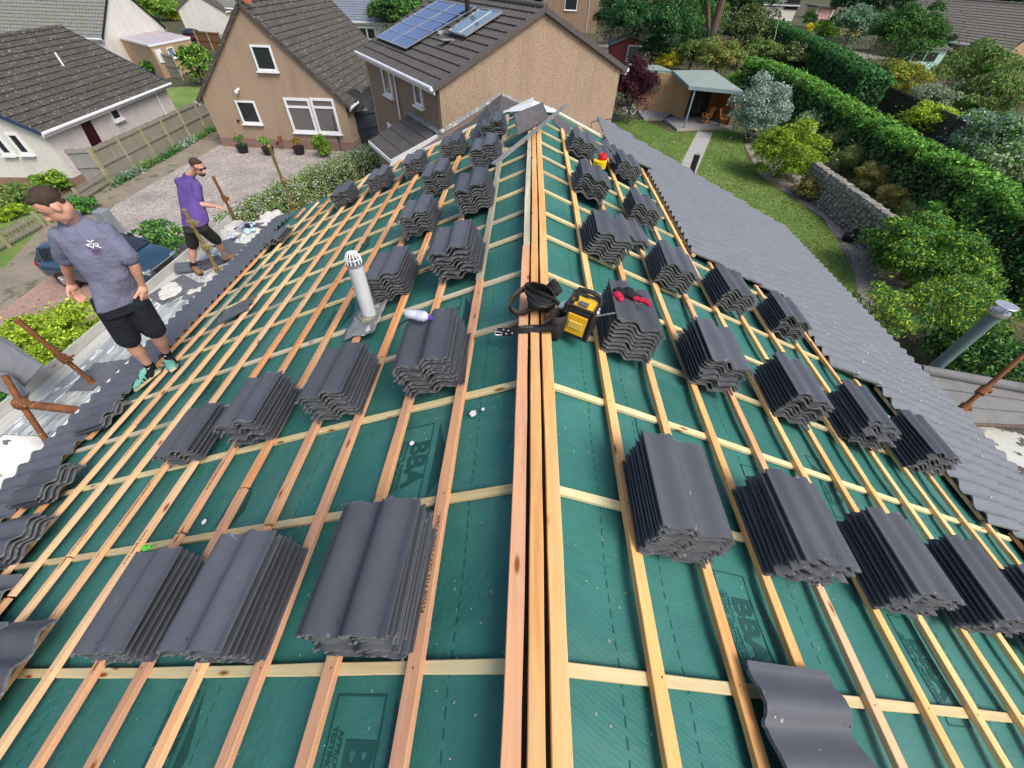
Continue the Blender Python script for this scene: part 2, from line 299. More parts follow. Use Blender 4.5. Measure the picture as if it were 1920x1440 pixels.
# ================================================================= the house with the open roof
house = empty('house', (0, 3, Z0), 'house being re-roofed, green underlay and timber battens bare, grey tiles at the eaves', 'house')
YN, YF = -1.6, 7.65; EL, ER = 5.45, 5.97; TL, TR = 4.88, 3.98
UND, t_, b_ = nodes('green_roof_underlay')
v_ = coord(t_, 'Object'); n_ = noise(t_, v_, 1.6, 5); c_ = ramp(t_, n_, [(.3, (.022, .122, .105)), (.7, (.038, .178, .154))])
wv = t_.nodes.new('ShaderNodeTexWave'); wv.inputs['Scale'].default_value = 34; wv.bands_direction = 'DIAGONAL'; t_.links.new(v_, wv.inputs['Vector'])
c_ = mix(t_, math_(t_, 'MULTIPLY', wv.outputs['Fac'], .05), c_, (.02, .10, .082))
c_ = mix(t_, ramp(t_, noise(t_, v_, .9, 6, .7, .8), [(.50, (0, 0, 0)), (.72, (.28, .28, .28))]), c_, (.16, .24, .20))
c_ = mix(t_, ramp(t_, noise(t_, v_, 70, 2), [(.74, (0, 0, 0)), (.77, (.6, .6, .6))]), c_, (.32, .38, .32))
t_.links.new(c_, b_.inputs['Base Color']); b_.inputs['Roughness'].default_value = .62; b_.inputs['Specular IOR Level'].default_value = .3
bump(t_, b_, math_(t_, 'ADD', math_(t_, 'MULTIPLY', wv.outputs['Fac'], .10), math_(t_, 'MULTIPLY', noise(t_, v_, 3.2, 5, .6, .5), 5.)), .5, .008)
ROWS = [-1.25, -.62, 0, .635, 1.255, 1.80, 2.375, 2.97, 3.42, 3.95, 4.47, 4.98, 5.5, 6.02, 6.54, 7.06, 7.6]
def sag(y, s):
    for a, b in zip(ROWS, ROWS[1:]):
        if a <= y <= b: k = (y-a)/(b-a); return -.020*sin(pi*k)*(.75+.35*sin(s*2.1+a*5))+.004*sin(s*7+y*3)
    return 0
for side, e in (('L', EL), ('R', ER)):
    mb = MB(); ys = sorted(set([YN, YF+.02]+[a+(b-a)*k/4 for a, b in zip(ROWS, ROWS[1:]) for k in range(5)]))
    mb.grid(lambda s, y: RP(side, s, y, sag(y, s)), np.linspace(0, e+.05, 50), ys, flip=(side == 'L'))
    o = mk('underlay', mb, UND, house); o['label'] = 'green breather membrane on the %s slope' % ('left' if side == 'L' else 'right')
# printed lap lines (dashes) on the membrane
INK = M('printed_ink', (.010, .062, .055), (.013, .075, .066), 9, .6, 0)
mb = MB()
for side, ss in (('L', (.30, 1.38, 2.5, 3.6)), ('R', (.33, .62, 1.42, 2.5, 3.3))):
    for s0 in ss:
        y = -.6
        while y < 7.4:
            q = [(s0, y), (s0+.0035, y), (s0+.0035, y+.03), (s0, y+.03)]; P = [RP(side, s_+.01*sin(y*.8), yy, sag(yy, s_)+.003) for s_, yy in q]
            if side == 'L': P = P[::-1]
            mb.add(P, [(0, 1, 2, 3)]); y += .052
mk('dashed_print', mb, INK, house)
def conform(me, side):
    bm = bmesh.new(); bm.from_mesh(me)
    for _ in range(3):
        es = [e for e in bm.edges if e.calc_length() > .045]
        if es: bmesh.ops.subdivide_edges(bm, edges=es, cuts=1); 
    bmesh.ops.triangulate(bm, faces=bm.faces[:]); S, N = SN(side); nb = N@RP(side, 0, 0, 0)
    for v in bm.verts:
        p = np.array(v.co); s = float(p@S); h = float(p@N); q = RP(side, s, p[1], sag(p[1], s)+.0022+max(0, h-.002)); v.co = q
    bm.to_mesh(me); bm.free()
def text_mesh(body, size, M4, mat, name, parent, ext=.0008, bold=0., align='CENTER', conf=None):
    c = bpy.data.curves.new(name, 'FONT'); c.body = body; c.size = size; c.extrude = ext; c.offset = bold; c.align_x = align; c.align_y = 'CENTER'; c.resolution_u = 3
    o = bpy.data.objects.new(name, c); sc.collection.objects.link(o); dg = bpy.context.evaluated_depsgraph_get(); me = bpy.data.meshes.new_from_object(o.evaluated_get(dg)); bpy.data.objects.remove(o)
    me.transform(M4)
    if conf: conform(me, conf)
    me.transform(Matrix.Translation(-wloc(parent))); me.materials.clear(); me.materials.append(mat)
    o2 = bpy.data.objects.new(name, me); sc.collection.objects.link(o2); o2.parent = parent; return o2
def frame4(o, x, y, z): return Matrix(((x[0], y[0], z[0], o[0]), (x[1], y[1], z[1], o[1]), (x[2], y[2], z[2], o[2]), (0, 0, 0, 1)))
def print_mark(side, s, y, sc_=1., flip=False, full=False):
    """BBA panel printed along the roll: letters read along the ridge, long triangle beside them"""
    S, N = SN(side); X = np.array([0, -1., 0]); Yv = np.cross(N, X)
    if flip: X, Yv = -X, -Yv
    o = RP(side, s, y, .002); ex = .0014
    text_mesh('BBA', .19*sc_, frame4(o, X, Yv, N), INK, 'printed_mark', house, .0006, .006, 'CENTER', side)
    t = o-Yv*.115*sc_
    text_mesh('APPROVAL  INSPECTION\nTESTING  CERTIFICATION', .034*sc_, frame4(t, X, Yv, N), INK, 'printed_mark', house, .0006, .0005, 'CENTER', side)
    mb = MB(); c = o+Yv*.14*sc_+N*.0015; L, H = .30*sc_, .10*sc_
    mb.add([c-X*L, c+X*L, c+X*L*.1+Yv*H], [(0, 1, 2)]); 
    w_ = .006*sc_
    for a, b in ((-1, -1), (1, -1), (1, 1), (-1, 1)): pass
    bx = [o+X*L*a+Yv*(.115*sc_*b)-Yv*.03*sc_ for a, b in ((-1, -1.1), (1, -1.1), (1, 1.05), (-1, 1.05))]
    for i in range(4): mb.bar(bx[i]+N*.001, bx[(i+1) % 4]+N*.001, w_, .002, N)
    of = mk('printed_frame', mb, INK); conform(of.data, side); of.data.transform(Matrix.Translation(-wloc(house))); of.parent = house
for a in [('L', .66, .88, .8), ('L', .66, 2.10, .8), ('L', .62, -.33, .85), ('L', 1.55, -.25, .6), ('L', 1.95, .80, .5), ('L', 1.95, 2.7, .8), ('L', 2.3, 4.2, .8), ('L', 1.9, 5.4, .8), ('L', 3.3, 2.2, .6), ('R', .78, 1.0, .8), ('R', 1.55, .92, .75), ('R', 1.05, .22, .75), ('R', 2.25, .18, .75),
          ('R', 1.55, 2.25, .8), ('R', .78, 2.28, .7), ('R', 2.3, 1.2, .75), ('R', 3.1, .75, .7), ('R', .78, 3.55, .8), ('R', 1.5, 3.6, .7)]: print_mark(*a)

# battens and counter battens, each length a part
def beam(name, a, b, w_, th, up, mat, parent):
    a = np.array(a, float); b = np.array(b, float); d = b-a; L = np.linalg.norm(d); d /= L; u = np.array(up, float); x = np.cross(u, d); x /= np.linalg.norm(x); u = np.cross(d, x)
    mb = MB(); n = max(2, int(L/.25)); us = np.linspace(-L/2, L/2, n); ph = random.random()*9; amp = .0025
    vs = []; fs = []
    for q in us:
        j = amp*sin(q*2.3+ph); k = .0012*sin(q*9+ph)
        for yy, zz in ((-1, -1), (1, -1), (1, 1), (-1, 1)): vs.append((q, yy*w_/2+j+k*yy, zz*th/2))
    for i in range(n-1):
        for k in range(4): fs.append((i*4+k, i*4+(k+1) % 4, (i+1)*4+(k+1) % 4, (i+1)*4+k))
    fs += [(3, 2, 1, 0), tuple((n-1)*4+k for k in range(4))]; mb.add(vs, [f[::-1] for f in fs])
    if name == 'batten':
        for yr in ROWS:
            lo_, hi_ = min(a[1], b[1]), max(a[1], b[1])
            if lo_+.02 < yr < hi_-.02: q = yr-(a[1]+b[1])/2+random.uniform(-.008, .008); q2 = random.uniform(-.009, .009); mb.add([(q+.0042*cos(k*pi/3), q2+.0042*sin(k*pi/3), th/2+.0012) for k in range(6)], [(0, 1, 2, 3, 4, 5)], 1)
    o = mk(name, mb, [mat, RUST]); o.matrix_world = Matrix.Identity(4); c = (a+b)/2-np.array(wloc(parent)); o.parent = parent
    o.matrix_basis = frame4(c, d, x, u); bevel(o, .0025, 1); return o
CT, BT = .024, .028
for side in 'LR':
    S, N = SN(side)
    for i, y in enumerate(ROWS[1:]):
        j = random.uniform(-.008, .008); end = (TL if y < 7 else TL-.6) if side == 'L' else (TR+.5 if y < 4 else 2.7 if y < 6.6 else 1.9)
        beam('counter_batten', RP(side, .07, y, CT/2+.003), RP(side, end, y+j, CT/2+.003), .040, CT, N, PALE if side == 'R' or random.random() < .6 else GREYW, house)
LB = [(0, [( -1.2, 2.62, PINK), (2.63, 7.3, GREYW)], .068)]
gL = {1: .423, 2: .775, 3: 1.14, 4: 1.49, 5: 1.86, 6: 2.215, 7: 2.57, 8: 2.93, 9: 3.29, 10: 3.645, 11: 4.0, 12: 4.36, 13: 4.71}
cut = {1: [(-1.2, 2.42, PINK), (2.43, 7.55, GREYW)], 2: [(-1.2, 1.42, PINK), (1.43, 2.35, ORANGE), (2.36, 6.9, ORANGE)], 3: [(-1.2, 1.8, PINK), (1.81, 7.6, ORANGE)], 4: [(-1.2, .62, ORANGE), (.63, 3.0, PINK), (3.01, 5.0, ORANGE), (5.0, 7.2, ORANGE)],
       5: [(-1.2, .9, PINK), (.91, 4.47, ORANGE), (4.48, 7.5, ORANGE)], 6: [(-1.2, .66, PINK), (.67, 1.8, PINK), (1.81, 7.5, ORANGE)], 7: [(-1.2, 2.0, PEACH), (2.01, 7.6, ORANGE)], 8: [(-1.2, 1.27, PEACH), (1.28, 4.2, PEACH), (4.21, 7.3, ORANGE)],
       9: [(-1.2, .62, PEACH), (.63, 2.98, PEACH), (2.99, 7.5, PEACH)], 10: [(-1.2, .4, ORANGE), (.41, 3.4, PEACH), (3.41, 7.4, PEACH)], 11: [(-.6, 1.9, PEACH), (1.91, 5.5, PEACH), (5.51, 7.5, ORANGE)], 12: [(-.2, 3.5, ORANGE), (3.51, 5.0, GREYW), (5.01, 7.3, PEACH)], 13: [(.6, 1.26, ORANGE), (1.9, 2.3, ORANGE), (2.6, 6.6, ORANGE), (6.9, 7.3, ORANGE)]}
for k, s in gL.items():
    for a, b, m in cut[k]: beam('batten', RP('L', s+random.uniform(-.006, .006), a, CT+BT/2+.004), RP('L', s+random.uniform(-.006, .006), b, CT+BT/2+.004), .057, BT, SN('L')[1], m, house)
for k in range(11):
    s = .454+.370*k; y1 = {0: 6.6, 1: 7.3, 2: 6.9, 3: 6.95, 4: 6.9}.get(k, 4.1); y1 = y1 if k < 9 else 1.6
    j = 1.2+random.random()*2 if k % 3 else 9
    if k == 9: y1 = 2.8
    if k == 10: y1 = 1.3
    if j < y1:
        beam('batten', RP('R', s, -1.2, CT+BT/2+.004), RP('R', s+.004, j, CT+BT/2+.004), .056, BT, SN('R')[1], YELLOW, house); beam('batten', RP('R', s+.003, j+.01, CT+BT/2+.004), RP('R', s, y1, CT+BT/2+.004), .056, BT, SN('R')[1], ORANGE if k % 2 else YELLOW, house)
    else: beam('batten', RP('R', s, -1.2, CT+BT/2+.004), RP('R', s, y1, CT+BT/2+.004), .056, BT, SN('R')[1], ORANGE if k == 3 else YELLOW, house)
BLKF = M('black_felt', (.012, .018, .016), (.02, .03, .026), 9, .8, .1)
mb = MB(); mb.box((0, 2.3, .012), (.18, 8.0, .05)); mk('ridge_board', mb, BLKF, house)
beam('ridge_batten', (-.070, -1.2, .052), (-.060, 2.62, .052), .056, .034, (0, 0, 1), PINK, house); beam('ridge_batten', (-.058, 2.63, .052), (-.050, 6.0, .052), .050, .034, (0, 0, 1), GREYW, house)
beam('ridge_batten', (.002, -1.2, .062), (.006, 6.3, .062), .050, .046, (0, 0, 1), YELLOW, house); beam('ridge_batten', (.074, -1.2, .056), (.068, 6.6, .056), .056, .040, (0, 0, 1), YELLOW, house)
# grade stamps on a few left battens
STAMP = M('stamp_ink', (.10, .05, .02), (.14, .07, .03), 9, .8, 0)
for k, y, tx in ((8, .95, 'GRADED 25X50 CATG 3314'), (9, .7, '25X50 CATG 3314  BS5534'), (10, 1.6, 'C 25X50 CATG 3314'), (7, .62, 'CATG 25X50 3314'), (6, 1.05, '25X50 CATG 3314'), (3, .35, '25X50 CATG 3314'), (1, .35, 'WRCA 25X50 CATG 3314 BS5534')):
    S, N = SN('L'); X = np.array([0, -1., 0]); text_mesh(tx, .026, frame4(RP('L', gL[k]-.004, y, CT+BT+.0045), X, np.cross(N, X), N), STAMP, 'grade_stamp', house, .0004, .0006)

# laid tiles --------------------------------------------------------
def wave(t):                                     # one double-roll pantile, t in 0..1
    if t < .07: return .006+.004*(1 if (t*43 % 1) > .5 else 0)
    u = ((t-.07)/.93*2) % 1. if t < .999 else 1.; g = .5*u/.60 if u < .60 else .5+.5*(u-.60)/.40
    return .034*(.5-.5*cos(2*pi*g))**1.0+.004
WT = .318
def lwave(t):                                    # laid tile: broad rolls with a crisp valley
    u = ((t-.03)/.97*2) % 1. if t < .999 else 1.; u = max(0, u); g = .5*u/.66 if u < .66 else .5+.5*min(1, (u-.66)/.24)
    return .038*(.5-.5*cos(2*pi*g))+.003
def laid(side, courses, name, label):
    S, N = SN(side); mb = MB(); ts = [0, .03, .07, .10, .16, .22, .28, .33, .38, .43, .47, .51, .535, .57, .63, .70, .76, .81, .86, .91, .95, .985]
    for s0, s1, y0, y1 in courses:
        n0 = int(math.floor(y0/WT)); n1 = int(math.ceil(y1/WT)); ys = []
        for k in range(n0, n1):
            for t in ts: ys.append((k*WT+t*WT, lwave(t)+random.uniform(-.0006, .0006)))
        ys = [q for q in ys if y0 <= q[0] <= y1]; hh, hn = CT+BT+.004, CT+BT+.036; n = len(ys)
        top0 = [RP(side, s0+random.uniform(-.003, .003), y, hh+h) for y, h in ys]; top1 = [RP(side, s1, y, hn+h) for y, h in ys]; bot1 = [RP(side, s1-.002, y, hn+h-.020) for y, h in ys]; bot0 = [RP(side, s0, y, hh+h-.014) for y, h in ys]
        f = []; fl = (side == 'L')
        def q(a, b, sm, mi, rev=False):
            P = a+b; F = [(i, i+1, n+i+1, n+i) for i in range(n-1)]; F = [x[::-1] for x in F] if (fl ^ rev) else F; mb.add(P, F, mi, sm)
        q(top0, top1, True, 0, True); q(top1, bot1, False, 1, True); q(bot0, top0, False, 1, True)
        for k in (0, n-1): mb.add([top0[k], top1[k], bot1[k], bot0[k]], [(0, 1, 2, 3)], 1)
        if side == 'R':
            for k in range(n0, n1):              # tile clips at the lower corners
                y = k*WT+.02
                if y0 < y < y1-.02 and random.random() < .6: mb.box(RP(side, s1-.015, y, hn+.010), (.028, .006, .006), (S, (0, 1, 0), N), 2)
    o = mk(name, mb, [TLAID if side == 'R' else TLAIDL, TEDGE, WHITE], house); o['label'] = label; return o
CL = []; g = .345
for k in range(2): s1 = EL-k*g; CL.append((s1-g-.06 if k < 1 else TL-.11, s1, YN, {0: 7.4, 1: 6.35}[k]))
laid('L', [(a, b, y0, y1) for a, b, y0, y1 in CL]+[(2.95, 3.42, YN, -.02), (3.3, 3.75, YN, .25), (3.66, 4.1, YN, .55), (4.0, 4.45, YN, .85), (4.36, 4.72, YN, 1.0)], 'tiled_area', 'grey tiles already laid along the left eaves')
CRr = []; gR = .353; k = 0; s1 = ER
while s1 > 1.5:
    s0 = s1-gR-.05
    yfar = 8.25; ynear = YN
    if s1-gR < 4.40: ynear = 1.3
    if s1-gR < 3.93: ynear = 2.86
    if s1-gR < 3.45: ynear = 4.12
    if s1-gR < 2.08: ynear = 6.75
    CRr.append((s0, s1, ynear, yfar+.04*k)); s1 -= gR; k += 1
laid('R', CRr, 'tiled_area', 'grey tiles already laid over the lower right slope')
# under-tile battens seen between waves at the open edge
mb = MB(); S, N = SN('L'); mb.bar(RP('L', TL+.03, -1.5, .032), RP('L', TL+.03, 6.5, .032), .045, .022, N); mk('edge_batten', mb, ORANGE, house)
for s, y0, y1 in ((2.07, 4.1, 7.6), (3.48, 2.9, 4.1), (4.19, 1.3, 2.85), (4.54, -1.5, 1.3)):
    mb = MB(); mb.bar(RP('R', s, y0, .04), RP('R', s, y1, .04), .05, .03, SN('R')[1]); mk('edge_batten', mb, ORANGE, house)
# white eaves comb, fascias, verge flashing, walls
mb = MB(); y = -1.5
while y < 7.3: mb.box(RP('L', EL+.014, y+.08, CT+BT+.030), (.020, .085, .05), (SN('L')[0], (0, 1, 0), SN('L')[1])); y += WT/2
mk('eaves_comb', mb, WHITE, house)
for side, e in (('L', EL), ('R', ER)):
    P = RP(side, e-.03, 0, 0); sg = -1 if side == 'L' else 1
    mb = MB(); mb.box((P[0]-sg*.02, (YN+YF)/2, P[2]-.12), (.03, YF-YN, .2)); mk('fascia', mb, WHITE, house)
    mb = MB(); mb.tube([(P[0]+sg*.06, YN, P[2]-.09), (P[0]+sg*.06, YF, P[2]-.09)], .055, 12); mk('gutter', mb, BLACKP if side == 'R' else GUTTER, house)
PR, PLf = RP('R', ER-.5, 0), RP('L', EL-.5, 0)
mb = MB()
for x in (PR[0], PLf[0]): mb.box((x, (YN+YF)/2, (Z0+PR[2])/2-.1), (.25, YF-YN-.1, PR[2]-Z0-.2))
for y in (YN+.1, YF-.1):
    mb.prism([(PLf[0], y, Z0), (PR[0], y, Z0), (PR[0], y, PR[2]-.05), (0, y, -.12), (PLf[0], y, PLf[2]-.05)], (0, .12, 0))
mk('wall', mb, HARL, house)
mb = MB()
for side, a, b in (('L', .0, 3.4), ('R', .35, 3.2)):
    S, N = SN(side); mb.bar(RP(side, a, YF+.08, .0), RP(side, b, YF+.12, .0), .10, .03, N)
mk('verge_flashing', mb, WHITE, house)
mb = MB(); mb.add([(-.50, 7.35, -.12), (-.05, 6.75, .05), (.30, 7.0, -.02), (.42, 7.5, -.10), (0, 7.45, .04)], [(0, 1, 4), (1, 2, 4), (2, 3, 4)]); mk('torn_sheet', mb, WHITE, house)

# ================================================================= loose tiles in stacks
WTL, LT, TH = .352, .435, .0155
def tile_mesh(seed):
    r = random.Random(seed); ts = [0, .025, .0251, .05, .0501, .07, .10, .15, .20, .25, .30, .35, .40, .45, .49, .52, .55, .60, .66, .72, .78, .83, .88, .92, .96, 1.0]; mb = MB(); n = len(ts)
    xs = [-LT/2, -LT/6, LT/6, LT/2]; e = [[r.uniform(-.005, .005) for _ in ts], [r.uniform(-.005, .005) for _ in ts]]
    def pt(i, j, top):
        t = ts[i]; x = xs[j]+(e[0][i] if j == 0 else e[1][i] if j == 3 else 0); return (x, (t-.5)*WTL, wave(t)-.004-(0 if top else TH*(.55 if (t < .09 or t > .97) else 1.)))
    for top in (1, 0):
        P = [pt(i, j, top) for j in range(4) for i in range(n)]; F = [(j*n+i, j*n+i+1, (j+1)*n+i+1, (j+1)*n+i) for j in range(3) for i in range(n-1)]
        mb.add(P, [f[::-1] for f in F] if top else F, 0, True)
    for j in (0, 3):
        P = [pt(i, j, 1) for i in range(n)]+[pt(i, j, 0) for i in range(n)]; F = [(i, i+1, n+i+1, n+i) for i in range(n-1)]; mb.add(P, F if j else [f[::-1] for f in F], 1)
    for i in (0, n-1):
        P = [pt(i, j, 1) for j in range(4)]+[pt(i, j, 0) for j in range(4)]; F = [(j, j+1, 4+j+1, 4+j) for j in range(3)]; mb.add(P, F if i == 0 else [f[::-1] for f in F], 0)
    for x in (.30, -.30): pass
    mb.ball((-LT/2+.035, (.485-.5)*WTL, .024), (.004, .004, .002), 6, 4, 2)   # nail hole plug
    me_o = mk('roof_tile', mb, [TILE, TEDGE, BLACKP]); me = me_o.data; bpy.data.objects.remove(me_o); return me
TMESH = [tile_mesh(i) for i in range(9)]
def put_tile(M4, label, group, mesh=None):
    o = bpy.data.objects.new('roof_tile', mesh or random.choice(TMESH)); sc.collection.objects.link(o); o.matrix_world = M4; return tag(o, label, 'roof tile', group, 'thing')
def tmat(side, s, y, h, flip=False, yaw=0., tilt=0.):
    S, N = SN(side); X = np.array([0, 1., 0]); Yv = np.cross(N, X)
    if flip: X, Yv = -X, -Yv
    m = frame4(RP(side, s, y, h), X, Yv, N); return m @ Matrix.Rotation(yaw, 4, 'Z') @ Matrix.Rotation(tilt, 4, 'Y')
NTH = ['top', 'second', 'third', 'fourth', 'fifth', 'sixth', 'seventh', 'eighth', 'ninth', 'tenth']
def stack(side, s, y, n, desc, flip=False, pitch=None, ragged=None, h0=.0, yaw=0., cut_=False, lean=None):
    a = AL if side == 'L' else AR; pitch = pitch or .0285; ragged = ragged or random.choice((.005, .007, .010, .013)); yaw += random.uniform(-.03, .03); lean = random.uniform(-.06, .12) if lean is None else lean
    for i in range(n):
        top = i == n-1; h = CT+BT+.020+h0+i*pitch
        m = tmat(side, s+WTL/2-i*pitch*lean+random.gauss(0, ragged*.6), y+LT/2+random.gauss(0, ragged), h, flip, yaw+random.gauss(0, .018), random.gauss(0, .006))
        put_tile(m, '%s tile of the %s' % (NTH[n-1-i] if i else 'bottom', desc), 'tiles of the '+desc)
ordn = ['nearest', 'second-nearest', 'third', 'fourth', 'fifth', 'farthest']
def D(side, row, col, ncol):
    c = {1: 'beside the ridge', 2: 'second from the ridge', 3: 'third from the ridge', 4: 'fourth from the ridge', 5: 'fifth from the ridge'}[col]
    return 'stack %s in the %s row, %s slope' % (c, ordn[row], side)
for r, c, s, y, n in [(0, 1, .42, .03, 9), (0, 2, 1.10, .02, 8), (0, 3, 1.78, .03, 6), (1, 1, .40, 1.29, 9), (1, 2, 1.09, 1.28, 8), (1, 3, 1.77, 1.24, 8), (1, 4, 2.46, 1.22, 5), (2, 1, .41, 2.51, 9), (2, 2, 1.06, 2.55, 8), (3, 1, .40, 3.71, 9), (3, 2, 1.04, 3.67, 8),
                      (4, 2, 1.06, 4.82, 8), (4, 1, .39, 4.97, 8), (5, 2, 1.02, 6.07, 7), (5, 3, 1.68, 6.06, 7), (5, 4, 2.34, 6.10, 7), (5, 5, 3.05, 6.15, 7), (5, 1, .38, 6.1, 7)]: stack('L', s, y, n, D('left', r, c, 0), pitch=.035 if (r, c) == (0, 1) else .032 if r == 0 else None, lean={(0, 1): .34, (0, 2): .14, (0, 3): .1}.get((r, c)))
for r, c, s, y, n, fl in [(0, 1, .45, .42, 9, True), (0, 2, 1.17, .44, 9, False), (0, 3, 1.89, .40, 9, False), (0, 4, 2.55, .37, 9, False), (0, 5, 3.22, .32, 9, False), (1, 1, .44, 1.67, 9, True), (1, 2, 1.15, 1.67, 9, True), (1, 3, 1.92, 1.66, 9, False), (1, 4, 2.68, 1.66, 9, False), (1, 5, 3.37, 1.61, 9, False),
                          (2, 1, .44, 2.88, 8, True), (2, 2, 1.16, 2.89, 8, False), (2, 3, 1.90, 2.99, 8, False), (2, 4, 2.67, 2.99, 8, False), (3, 1, .45, 4.17, 8, False), (3, 2, 1.14, 4.16, 7, False), (4, 1, .46, 5.54, 7, False), (4, 2, 1.20, 5.63, 7, False)]: stack('R', s, y, n, D('right', r, c, 0), fl, lean={(0, 1): .26, (0, 2): .12, (0, 3): .1, (0, 4): .08, (1, 1): .15, (1, 2): .14}.get((r, c)), yaw=-.02)
# laid-way loose tiles (rolls running down the slope) at the left edge
def laidway(side, s, y, h, desc, n=1, yaw=0., lab=None, jit=.012):
    S, N = SN(side)
    for i in range(n):
        X = -S if side == 'L' else -S; Yv = np.cross(N, X); m = frame4(RP(side, s+i*.022+random.gauss(0, .004), y+random.gauss(0, jit), h+i*.026), X, Yv, N) @ Matrix.Rotation(yaw, 4, 'Z')
        put_tile(m, (lab if n == 1 else NTH[n-1-i]+' roof tile of the '+desc), 'tiles in the '+desc if n > 1 else None)
laidway('L', 4.62, 2.12, .085, 'low pile beside the standing man\'s near foot', 3)
laidway('L', 4.35, 1.28, .085, 'low pile at the tile edge below the rusty post', 4)
laidway('L', 4.05, .80, .085, 'low pile at the left frame edge', 4)
laidway('L', 2.94, .06, .12, '', 1, 0, 'single charcoal roof tile lying at the bottom left corner beside the nearest stacks')
laidway('L', 2.96, -.25, .11, '', 1, 0, 'single charcoal roof tile half out of the frame at bottom left')
laidway('R', 1.06, -.095, .105, '', 1, .0, 'single charcoal roof tile lying apart at the bottom right, rolls across the frame')
laidway('R', 1.08, -.39, .095, '', 1, .0, 'single charcoal roof tile cut by the bottom frame edge, right of the ridge')
S, N = SN('L'); put_tile(frame4(RP('L', 3.80, 3.60, .082), S*.97+np.array([0, -.24, 0]), np.cross(N, S*.97+np.array([0, -.24, 0])), N), 'lone roof tile resting across the bare battens between the standing man and the flue', None)
for i in range(3): put_tile(tmat('L', 4.42+i*.03, 5.85, .085+i*.028, False, .08), NTH[2-i]+' roof tile of the small pile at the far end of the laid left edge', 'tiles in the small far pile on the left')
for i in range(2): put_tile(tmat('R', 1.08, 3.92+i*.02-.2, .085+i*.028, False, .05), ('lower', 'upper')[i]+' roof tile of the pair lying flat between two far right stacks', 'tiles in the flat pair on the right')
put_tile(tmat('R', 1.02, 5.95, .16, False, .03), 'roof tile lying flat beside the farthest right stack next to the red and yellow tub', None)
put_tile(tmat('R', 1.30, 6.6, .12, False, .03), 'roof tile at the far right verge behind the red and yellow tub', None)
# flat slates and ridge tiles at the far end
SLATE = M('smooth_grey_tile', (.075, .072, .078), (.10, .096, .10), 8, .6, .3, .003, 60)
def slab(c, L, W_, yaw, pitch_, roll_, label, mid=True):
    R_ = Matrix.Rotation(yaw, 3, 'Z') @ Matrix.Rotation(pitch_, 3, 'X') @ Matrix.Rotation(roll_, 3, 'Y'); ax = [np.array(R_.col[i]) for i in range(3)]; mb = MB()
    mb.box((0, 0, 0), (W_, L, .014), ax); 
    if mid: mb.box(ax[2]*.009, (W_*.07, L, .008), ax); mb.box(ax[2]*.009+ax[1]*L*.16, (W_, .02, .006), ax, 1)
    o = mk('flat_tile', mb, [SLATE, TEDGE], None, (0, 0, 0)); o.location = Vector(c); bevel(o, .003, 1); return tag(o, label, 'roof tile')
def pxslab(label, pts, z, th=.016, ridge=True):
    P = [G(u, v, zz) for (u, v), zz in zip(pts, z)]; n = np.cross(P[1]-P[0], P[-1]-P[0]); n /= np.linalg.norm(n); n = n if n[1] < 0 or n[2] > .5 else -n; mb = MB(); mb.prism(P, -n*th)
    if ridge: m0, m1 = (P[0]+P[3])/2, (P[1]+P[2])/2; mb.bar(m0+n*.004, m1+n*.004, .03, .01, n); m0, m1 = P[0]+(P[1]-P[0])*.6, P[3]+(P[2]-P[3])*.6; mb.bar(m0+n*.003, m1+n*.003, .018, .006, n, 1)
    o = mk('flat_tile', mb, [SLATE, TEDGE], None, P[0]); tag(o, label, 'roof tile')
pxslab('broad flat grey tile propped up at the far end of the ridge battens', [(964, 213), (1018, 191), (1028, 221), (971, 254)], [.26, .30, .13, .10])
pxslab('dark tile leaning by the far right verge behind the metal strips', [(1041, 214), (1073, 234), (1064, 252), (1036, 228)], [.02, -.12, -.18, -.04], ridge=False)
pxslab('dark tile standing on edge by the farthest left stacks', [(912, 196), (922, 214), (893, 266), (881, 258)], [.10, .08, -.22, -.22], .03, False)
for k in range(2):
    mb = MB(); a = np.array([-.42+.03*k, 4.06-.02*k, .16]); b = np.array([.45+.03*k, 6.45, .20]); mb.bar(a, b, .014, .008, (0, 0, 1)); mb.bar(a+[.0, 0, .010], b+[0, 0, .010], .004, .010, (0, 0, 1))
    tag(mk('metal_strip', mb, STEEL, None, a), 'thin silver metal strip across the far end of the ridge, %s of the pair' % ('left' if k == 0 else 'right'), 'metal strip', 'silver strips across the ridge')
# ================================================================= neighbouring buildings
def unit_(v): v = np.array(v, float); return v/np.linalg.norm(v)
def roofplane(mb, e0, e1, r1, r0, course=.34, th=.045, wav=.30, amp=.022, mi=0):
    """tiled slope from eave edge e0-e1 up to ridge edge r0-r1, as overlapping courses with rolls"""
    e0, e1, r1, r0 = [np.array(p, float) for p in (e0, e1, r1, r0)]
    N = np.cross(e1-e0, r0-e0); N /= np.linalg.norm(N); N = N if N[2] > 0 else -N
    L = np.linalg.norm(r0-e0); n = max(2, int(round(L/course))); wlen = np.linalg.norm(e1-e0); m = max(2, int(wlen/wav)*4); flip = np.cross(e1-e0, r0-e0) @ N < 0
    for k in range(n):
        a, b = k/n, (k+1)/n
        def row(t, h):
            A, B = e0+(r0-e0)*t, e1+(r1-e1)*t
            return [A+(B-A)*i/m+N*(h+amp*(.5-.5*cos(2*pi*i/4)))+N*(random.uniform(-.003, .003)) for i in range(m+1)]
        P0, P1, Pb = row(a, th), row(b, .004), row(a, -.01); F = [(i, i+1, m+1+i+1, m+1+i) for i in range(m)]
        if flip: F = [f[::-1] for f in F]
        mb.add(P0+P1, F, mi); mb.add(Pb+P0, F, mi)
